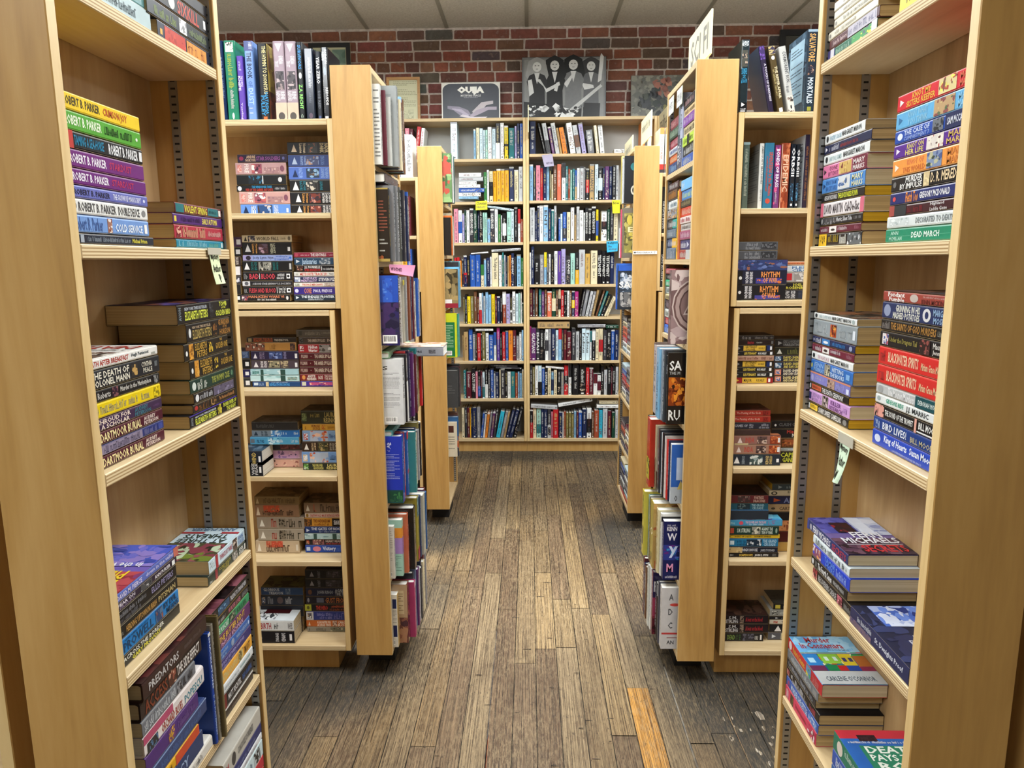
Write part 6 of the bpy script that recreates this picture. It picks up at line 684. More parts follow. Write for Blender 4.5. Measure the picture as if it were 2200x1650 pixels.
('h','S','w','k',-.391,3.7615,.3804,90,0,.19,.02,.14,'c8c0a8/~|10|80||3a3a34/B|0|100||ccc4b0;B|68|88|70,90|4a2a24;L|64|92|20,60|6a6a60|6/cream paperback with dark marks @/76'),
('h','S','w','gk',-.385,3.7801,.3804,90,0,.215,.03,.14,'2a5a8a/I|0|50||2a5a8a|4a7aa0;I|50|80||c85a34|d87a44/B|0|100||2c5c90;I|0|100|20,50|c8603c|d88050,5a7a9a;B|0|100|0,20|24242c/blue and orange sunset hardcover @/76'),
('h','S','w','',-.391,3.8107,.3804,90,0,.235,.024,.14,'5a3c34/~|10|80||c8a890//brown hardcover at end @/76'),
('h','S','w','',.474,3.7325,1.7004,-90,0,.225,.028,.14,'1a1c24/~|10|80||c8c8c8/B|0|100||191b22;E|20|51|68,86|2a7a84;E|22|49|16,38|c8c8c0;E|27|44|20,34|191b22/black hardcover with teal disc @/77'),
('h','S','w','',.468,3.7591,1.7004,-90,0,.215,.028,.14,'d0d4d8/~|10|80||6a6a70/B|0|100||d4d8dc/white hardcover @/77'),
('h','S','w','',.474,3.7837,1.7004,-90,0,.225,.024,.14,'8a8088/I|0|100||8a8088|b0a8ac,5a5058//grey mottled hardcover @/77'),
('h','S','w','',.468,3.8143,1.7004,-90,0,.235,.03,.14,'c8b860/~|10|80||6a5a2a/B|0|100||d0c47c/pale yellow hardcover @/77'),
('h','S','w','',.468,3.7345,1.4304,-90,0,.245,.03,.14,'6a6a4a/~|10|80||c8c8a0/B|0|100||6c665c;I|5|57||8a8448|a8a05c,c8b858,5a5638;E|15|34|66,86|c0b04c;T|19|40|52,62|d8d0a8|E/khaki hardcover with yellow statue @/78'),
('h','S','w','',.462,3.7491,1.4304,-90,0,.24,.016,.14,'c84a6a/~|10|80||f0e0e0//pink hardcover @/78'),
('h','S','w','',.468,3.7637,1.4304,-90,0,.24,.014,.14,'b8a8d0///lilac magazine @/78'),
('h','S','w','',.462,3.7943,1.4304,-90,0,.15,.03,.14,'c8ccd0/~|10|80||8a8a8a//white short hardcover @/78'),
('h','S','w','',.451,3.7385,1.1704,-90,0,.222,.034,.14,'2a2e34/~|10|80||c8c8c8/B|0|100||2a3038;B|0|100|88,100|2c5ab8;I|7|68|40,84|3a4a5c|8a9ab0,c8d0dc,2a3440;T|3|72|50,64|e4e4e4|SAM;I|7|68|6,40|3a3e44|6a6c70,a8a8a8/dark hardcover with white sam letters @/79'),
('h','S','w','g',.445,3.7671,1.1704,-90,0,.232,.03,.14,'2f62c0/~|10|80||c8d8f0/B|0|100||3468c8/bright blue hardcover @/79'),
('h','S','w','',.451,3.7917,1.1704,-90,0,.225,.024,.14,'5a5ab0/~|10|80||c8c8e0//violet blue hardcover @/79'),
('s','L','c','',.524,3.875,.9204,-90,0,.166,.025,.104,'e4e6e4/~|6|92|20,80|3a3a3a///80'),
('s','L','c','',.524,3.875,.9458,-90,0,.166,.0276,.104,'ddd0ac/~|6|92|20,80|3a3a3a///80'),
('s','L','c','',.524,3.875,.9738,-90,0,.166,.0301,.104,'591d2a/~|6|92|20,80|e0e0e0///80'),
('s','L','c','',.524,3.875,1.0044,-90,0,.166,.0297,.104,'591d2a/~|6|92|20,80|e0e0e0///80'),
('s','L','c','',.524,3.875,1.0344,-90,0,.166,.0222,.104,'85858a/~|6|92|20,80|3a3a3a///80'),
('s','L','c','',.524,3.875,1.0571,-90,0,.166,.0228,.104,'85858a/~|6|92|20,80|3a3a3a///80'),
('s','L','c','',.524,3.875,1.0803,-90,0,.166,.0202,.104,'1b1a1d/~|6|92|20,80|e0e0e0///80'),
('s','L','c','',.524,4.05,.9204,-90,0,.166,.0251,.104,'c5dbe4/~|6|92|20,80|3a3a3a///80'),
('s','L','c','',.524,4.05,.9459,-90,0,.166,.0295,.104,'e4e6e4/~|6|92|20,80|3a3a3a///80'),
('s','L','c','',.524,4.05,.9759,-90,0,.166,.0311,.104,'b8252b/~|6|92|20,80|e0e0e0///80'),
('s','L','c','',.524,4.05,1.0073,-90,0,.166,.0205,.104,'cd674a/~|6|92|20,80|3a3a3a///80'),
('s','L','c','',.524,4.05,1.0282,-90,0,.166,.0292,.104,'cd674a/~|6|92|20,80|3a3a3a///80'),
('s','L','c','',.524,4.05,1.0579,-90,0,.166,.0274,.104,'ddd0ac/~|6|92|20,80|3a3a3a///80'),
('s','L','c','',.524,4.05,1.0857,-90,0,.166,.0315,.104,'1b1a1d/~|6|92|20,80|e0e0e0///80'),
('s','L','c','',.524,3.875,.6604,-90,0,.166,.026,.104,'85858a/~|6|92|20,80|3a3a3a///80'),
('s','L','c','',.524,3.875,.6868,-90,0,.166,.0278,.104,'35343a/~|6|92|20,80|e0e0e0///80'),
('s','L','c','',.524,3.875,.715,-90,0,.166,.0203,.104,'1d284c/~|6|92|20,80|e0e0e0///80'),
('s','L','c','',.524,3.875,.7356,-90,0,.166,.0298,.104,'cd674a/~|6|92|20,80|3a3a3a///80'),
('s','L','c','',.524,3.875,.7658,-90,0,.166,.0297,.104,'35343a/~|6|92|20,80|e0e0e0///80'),
('s','L','c','',.524,3.875,.7959,-90,0,.166,.0254,.104,'1b1a1d/~|6|92|20,80|e0e0e0///80'),
('s','L','c','',.524,3.875,.8218,-90,0,.166,.0287,.104,'85858a/~|6|92|20,80|3a3a3a///80'),
('s','L','c','',.524,4.05,.6604,-90,0,.166,.0258,.104,'ddd0ac/~|6|92|20,80|3a3a3a///80'),
('s','L','c','',.524,4.05,.6866,-90,0,.166,.028,.104,'e4e6e4/~|6|92|20,80|3a3a3a///80'),
('s','L','c','',.524,4.05,.715,-90,0,.166,.0304,.104,'591d2a/~|6|92|20,80|e0e0e0///80'),
('s','L','c','',.524,4.05,.7458,-90,0,.166,.0209,.104,'b8252b/~|6|92|20,80|e0e0e0///80'),
('s','L','c','',.524,4.05,.7671,-90,0,.166,.0225,.104,'b8252b/~|6|92|20,80|e0e0e0///80'),
('s','L','c','',.524,4.05,.79,-90,0,.166,.0291,.104,'2955a6/~|6|92|20,80|e0e0e0///80'),
('s','L','c','',.524,4.05,.8194,-90,0,.166,.0319,.104,'c5dbe4/~|6|92|20,80|3a3a3a///80'),
('s','L','c','',.524,3.875,.3804,-90,0,.166,.0215,.104,'35343a/~|6|92|20,80|e0e0e0///80'),
('s','L','c','',.524,3.875,.4023,-90,0,.166,.0267,.104,'591d2a/~|6|92|20,80|e0e0e0///80'),
('s','L','c','',.524,3.875,.4294,-90,0,.166,.0224,.104,'ddd0ac/~|6|92|20,80|3a3a3a///80'),
('s','L','c','',.524,3.875,.4522,-90,0,.166,.0307,.104,'e4e6e4/~|6|92|20,80|3a3a3a///80'),
('s','L','c','',.524,3.875,.4832,-90,0,.166,.0235,.104,'ddd0ac/~|6|92|20,80|3a3a3a///80'),
('s','L','c','',.524,3.875,.5071,-90,0,.166,.026,.104,'591d2a/~|6|92|20,80|e0e0e0///80'),
('s','L','c','',.524,4.05,.3804,-90,0,.166,.0319,.104,'1d284c/~|6|92|20,80|e0e0e0///80'),
('s','L','c','',.524,4.05,.4127,-90,0,.166,.0232,.104,'ddd0ac/~|6|92|20,80|3a3a3a///80'),
('s','L','c','',.524,4.05,.4363,-90,0,.166,.0219,.104,'35343a/~|6|92|20,80|e0e0e0///80'),
('s','L','c','',.524,4.05,.4586,-90,0,.166,.0319,.104,'cd674a/~|6|92|20,80|3a3a3a///80'),
('s','L','c','',.524,4.05,.4909,-90,0,.166,.02,.104,'591d2a/~|6|92|20,80|e0e0e0///80'),
('s','L','c','',.524,4.05,.5114,-90,0,.166,.0266,.104,'35343a/~|6|92|20,80|e0e0e0///80'),
('s','L','c','',.524,3.875,.1084,-90,0,.166,.0263,.104,'cd674a/~|6|92|20,80|3a3a3a///80'),
('s','L','c','',.524,3.875,.1351,-90,0,.166,.0273,.104,'c5dbe4/~|6|92|20,80|3a3a3a///80'),
('s','L','c','',.524,3.875,.1628,-90,0,.166,.0318,.104,'85858a/~|6|92|20,80|3a3a3a///80'),
('s','L','c','',.524,3.875,.1949,-90,0,.166,.0222,.104,'35343a/~|6|92|20,80|e0e0e0///80'),
('s','L','c','',.524,3.875,.2175,-90,0,.166,.0275,.104,'e4e6e4/~|6|92|20,80|3a3a3a///80'),
('s','L','c','',.524,3.875,.2454,-90,0,.166,.0242,.104,'1d284c/~|6|92|20,80|e0e0e0///80'),
('s','L','c','',.524,3.875,.27,-90,0,.166,.0312,.104,'c5dbe4/~|6|92|20,80|3a3a3a///80'),
('s','L','c','',.524,4.05,.1084,-90,0,.166,.0212,.104,'b8252b/~|6|92|20,80|e0e0e0///80'),
('s','L','c','',.524,4.05,.13,-90,0,.166,.0311,.104,'35343a/~|6|92|20,80|e0e0e0///80'),
('s','L','c','',.524,4.05,.1615,-90,0,.166,.0293,.104,'e4e6e4/~|6|92|20,80|3a3a3a///80'),
('s','L','c','',.524,4.05,.1912,-90,0,.166,.0219,.104,'1d284c/~|6|92|20,80|e0e0e0///80'),
('s','L','c','',.524,4.05,.2136,-90,0,.166,.0281,.104,'1b1a1d/~|6|92|20,80|e0e0e0///80'),
('s','L','c','',.524,4.05,.2421,-90,0,.166,.0315,.104,'2955a6/~|6|92|20,80|e0e0e0///80'),
('s','L','c','',.524,4.05,.274,-90,0,.166,.031,.104,'ddd0ac/~|6|92|20,80|3a3a3a///80'),
('h','S','w','',.645,3.715,1.8425,0,0,.215,.021,.14,'d4d4d0/B|0|14||e08a4a;B|14|100||dcdcd8;~|16|70|24,76|c85a4a;B|80|92||c83a34;B|92|100||3a3a40//orange and white hardcover, first of pair @/81'),
('h','S','w','',.671,3.715,1.8425,0,0,.215,.025,.14,'d4d4d0/B|0|14||e08a4a;B|14|100||dcdcd8;~|16|70|24,76|c85a4a;B|80|92||c83a34;B|92|100||3a3a40//orange and white hardcover, second of pair @/81'),
('h','S','w','',.664,3.75,1.5504,0,0,.23,.03,.14,'1a1a1c/T|30|90|34,66|b8b8b8|THE PLATEY ENIGMA//black hardcover the platey enigma in the @/82'),
('h','S','w','',.698,3.75,1.5504,0,0,.2,.03,.14,'3a3c40/~|20|80|34,66|a8a8a8//charcoal hardcover beside the platey enigma/82'),
('h','S','w','',.664,3.75,1.2844,0,0,.23,.03,.14,'24282c/T|30|90|34,66|b8b8b8|IAN RUSHT//black hardcover below the platey enigma, @/82'),
('h','S','w','',.698,3.75,1.2844,0,0,.2,.03,.14,'3a3c40/~|20|80|34,66|a8a8a8//charcoal hardcover in the row under the platey enigma/82'),
('h','S','w','',-.7,3.79,1.8425,0,0,.24,.02,.14,'591d2a/~|10|80||c8a8a0//maroon spined hardcover @/83'),
('h','S','w','',-.6794,3.79,1.8425,0,0,.215,.024,.14,'2a5aa8/~|10|80|24,76|d8e0f0//blue paperback with white lettering @/83'),
('h','S','w','',-.6548,3.79,1.8425,0,0,.212,.03,.14,'d4d4d4/~|8|86|20,80|5a5a5c//white paperback, dark grey lettering, first @/83'),
('h','S','w','',-.6242,3.79,1.8425,0,0,.21,.034,.14,'d0d0ce/~|8|86|20,80|5a5a5c//white paperback, dark grey lettering, second @/83'),
('s','S','w','',-.634,3.79,1.5504,0,0,.2,.026,.14,'591d2a/~|10|80||d8d8d8///80'),
('s','S','w','',-.661,3.79,1.5504,0,0,.2,.026,.14,'35343a/~|10|80||d8d8d8///80'),
('s','S','w','',-.688,3.79,1.5504,0,0,.2,.026,.14,'1d284c/~|10|80||d8d8d8///80'),
('s','S','w','',-.715,3.79,1.5504,0,0,.2,.026,.14,'b8252b/~|10|80||d8d8d8///80'),
('s','S','w','',-.742,3.79,1.5504,0,0,.2,.026,.14,'1b1a1d/~|10|80||d8d8d8///80'),
('s','S','w','',-.634,3.79,1.2844,0,0,.2,.026,.14,'2955a6/~|10|80||d8d8d8///80'),
('s','S','w','',-.661,3.79,1.2844,0,0,.2,.026,.14,'e6a522/~|10|80||3a3a3a///80'),
('s','S','w','',-.688,3.79,1.2844,0,0,.2,.026,.14,'35343a/~|10|80||d8d8d8///80'),
('s','S','w','',-.715,3.79,1.2844,0,0,.2,.026,.14,'9b4930/~|10|80||d8d8d8///80'),
('s','S','w','',-.742,3.79,1.2844,0,0,.2,.026,.14,'1b1a1d/~|10|80||d8d8d8///80'),
('s','S','w','',-.634,3.79,1.0004,0,0,.2,.026,.14,'85858a/~|10|80||d8d8d8///80'),
('s','S','w','',-.661,3.79,1.0004,0,0,.2,.026,.14,'a2cfc0/~|10|80||3a3a3a///80'),
('s','S','w','',-.688,3.79,1.0004,0,0,.2,.026,.14,'b8252b/~|10|80||d8d8d8///80'),
('s','S','w','',-.715,3.79,1.0004,0,0,.2,.026,.14,'1b1a1d/~|10|80||d8d8d8///80'),
('s','S','w','',-.742,3.79,1.0004,0,0,.2,.026,.14,'b09262/~|10|80||d8d8d8///80'),
('s','S','w','',-.634,3.79,.7204,0,0,.2,.026,.14,'1b1a1d/~|10|80||d8d8d8///80'),
('s','S','w','',-.661,3.79,.7204,0,0,.2,.026,.14,'591d2a/~|10|80||d8d8d8///80'),
('s','S','w','',-.688,3.79,.7204,0,0,.2,.026,.14,'35343a/~|10|80||d8d8d8///80'),
('s','S','w','',-.715,3.79,.7204,0,0,.2,.026,.14,'1d284c/~|10|80||d8d8d8///80'),
('s','S','w','',-.742,3.79,.7204,0,0,.2,.026,.14,'b9bcbe/~|10|80||3a3a3a///80'),
('s','S','w','',-.634,3.79,.4204,0,0,.2,.026,.14,'1b1a1d/~|10|80||d8d8d8///80'),
('s','S','w','',-.661,3.79,.4204,0,0,.2,.026,.14,'35343a/~|10|80||d8d8d8///80'),
('s','S','w','',-.688,3.79,.4204,0,0,.2,.026,.14,'e4e6e4/~|10|80||3a3a3a///80'),
('s','S','w','',-.715,3.79,.4204,0,0,.2,.026,.14,'1b1a1d/~|10|80||d8d8d8///80'),
('s','S','w','',-.742,3.79,.4204,0,0,.2,.026,.14,'85858a/~|10|80||d8d8d8///80'),
('s','S','w','',-.634,3.79,.1134,0,0,.2,.026,.14,'1b1a1d/~|10|80||d8d8d8///80'),
('s','S','w','',-.661,3.79,.1134,0,0,.2,.026,.14,'e4e6e4/~|10|80||3a3a3a///80'),
('s','S','w','',-.688,3.79,.1134,0,0,.2,.026,.14,'35343a/~|10|80||d8d8d8///80'),
('s','S','w','',-.715,3.79,.1134,0,0,.2,.026,.14,'2955a6/~|10|80||d8d8d8///80'),
('s','S','w','',-.742,3.79,.1134,0,0,.2,.026,.14,'69452d/~|10|80||d8d8d8///80')]
GROUPS = ['front stack above mystery P note', 'low stack beside mystery P note', 'front stack below P note', 'tall black stack below P note', 'front stack on the third shelf of P note case', 'pair beside the sunset paperback', 'slanting pile in P note case', 'upright books on the fourth shelf', 'far stack on fourth shelf of P note case', 'lowest far stack of P note case', 'top shelf of the P note case', 'pale pair on the top shelf', 'bright front stack above M note shelf', 'back stack above M note shelf', 'front stack on M note shelf', 'back stack on M note shelf', 'stack topped by the secrets paperback', 'books on the shelf below the M note', 'stack topped by murder in connemara', 'short front stack on the lowest visible shelf', 'top shelf of the M note case', 'front of the M note top shelf', 'upright on top of the row case at left', 'left pile on upper shelf of left row case', 'right pile on upper shelf of left row case', 'left pile beneath, shelf two of left row case', 'middle pile, second shelf of left row case', 'right pile, second shelf of left row case', 'edge pile, third shelf of left row case', 'middle pile, third shelf of left row case', 'right pile, third shelf of left row case', 'left pile, fourth shelf of left row case', 'fat fantasy paperbacks at the shelf edge', 'right pile, fourth shelf of left row case', 'left pile, fifth shelf of left row case', 'right pile, fifth shelf of left row case', 'back left pile, bottom shelf of left row case', 'winterbirth pair', 'right pile, bottom shelf of left row case', 'on top of the row case at right', 'upright on upper shelf of right row case', 'left pile, second shelf of right row case', 'right pile, second shelf of right row case', 'left pile, third shelf of right row case', 'right pile, third shelf of right row case', 'left pile, fourth shelf of right row case', 'right pile, fourth shelf of right row case', 'left pile, fifth shelf of right row case', 'right pile, fifth shelf of right row case', 'left pile, bottom shelf of right row case', 'right pile, bottom shelf of right row case', 'top shelf, left end case', 'second shelf, left end case', 'laid across upright books', 'third shelf, left end case', 'fourth shelf, left end case', 'fifth shelf, left end case', 'sixth shelf, left end case', 'bottom shelf, left end case', 'near mini stack, top shelf, sci fi end case', 'on the top shelf of the sci fi end case', 'far mini stack, top shelf, sci fi end case', 'near mini stack, second shelf, sci fi end case', 'between mini stacks, second shelf, sci fi end case', 'far mini stack, second shelf, sci fi end case', 'third shelf, sci fi end case', 'mini stack behind zodiac wheel, third shelf, sci fi end case', 'fourth shelf, sci fi end case', 'fifth shelf, sci fi end case', 'sixth shelf, sci fi end case', 'bottom shelf, sci fi end case', 'top shelf, far left end case', 'second shelf, far left end case', 'third shelf, far left end case', 'fourth shelf, far left end case', 'fifth shelf, far left end case', 'sixth shelf, far left end case', 'top shelf, far right end case', 'second shelf, far right end case', 'third shelf, far right end case', '', 'on top of the farther right row case', 'farther right row case', 'on top of the farther left row case']
DEF = {'T': (0.2, 0.82), 't': (0.3, 0.7), 'B': (0, 1), '~': (0.3, 0.7), 'I': (0.1, 0.9), 'P': (0.25, 0.75), 'A': (0.2, 0.8), 'E': (0.15, 0.85), 'R': (0.12, 0.88), 'r': (0.12, 0.88), '|': (0.2, 0.8), 'L': (0.1, 0.9)}
def parse(s):
    out = []
    for it in s.split(';'):
        if not it: continue
        q = it.split('|', 5) if it[0] != '|' else ['|']+it[2:].split('|', 4)
        t = DEF[q[0]] if not q[3] else [int(v)/100 for v in q[3].split(',')]
        out.append((q[0], int(q[1])/100, int(q[2])/100, t[0], t[1], q[4], q[5] if len(q) > 5 else ''))
    return out
BOOKS = []
for kind_, pose_, page_, finish_, x, y, z, rot, lean, L_, T_, D_, s in BOOK_ROWS:
    col, it, fit, lab, gi = s.split('/')
    BOOKS.append((kind_, pose_, x, y, z, rot, lean, L_, T_, D_, col, page_, parse(it), parse(fit), lab.replace('@', GROUPS[int(gi)]), GROUPS[int(gi)], finish_))
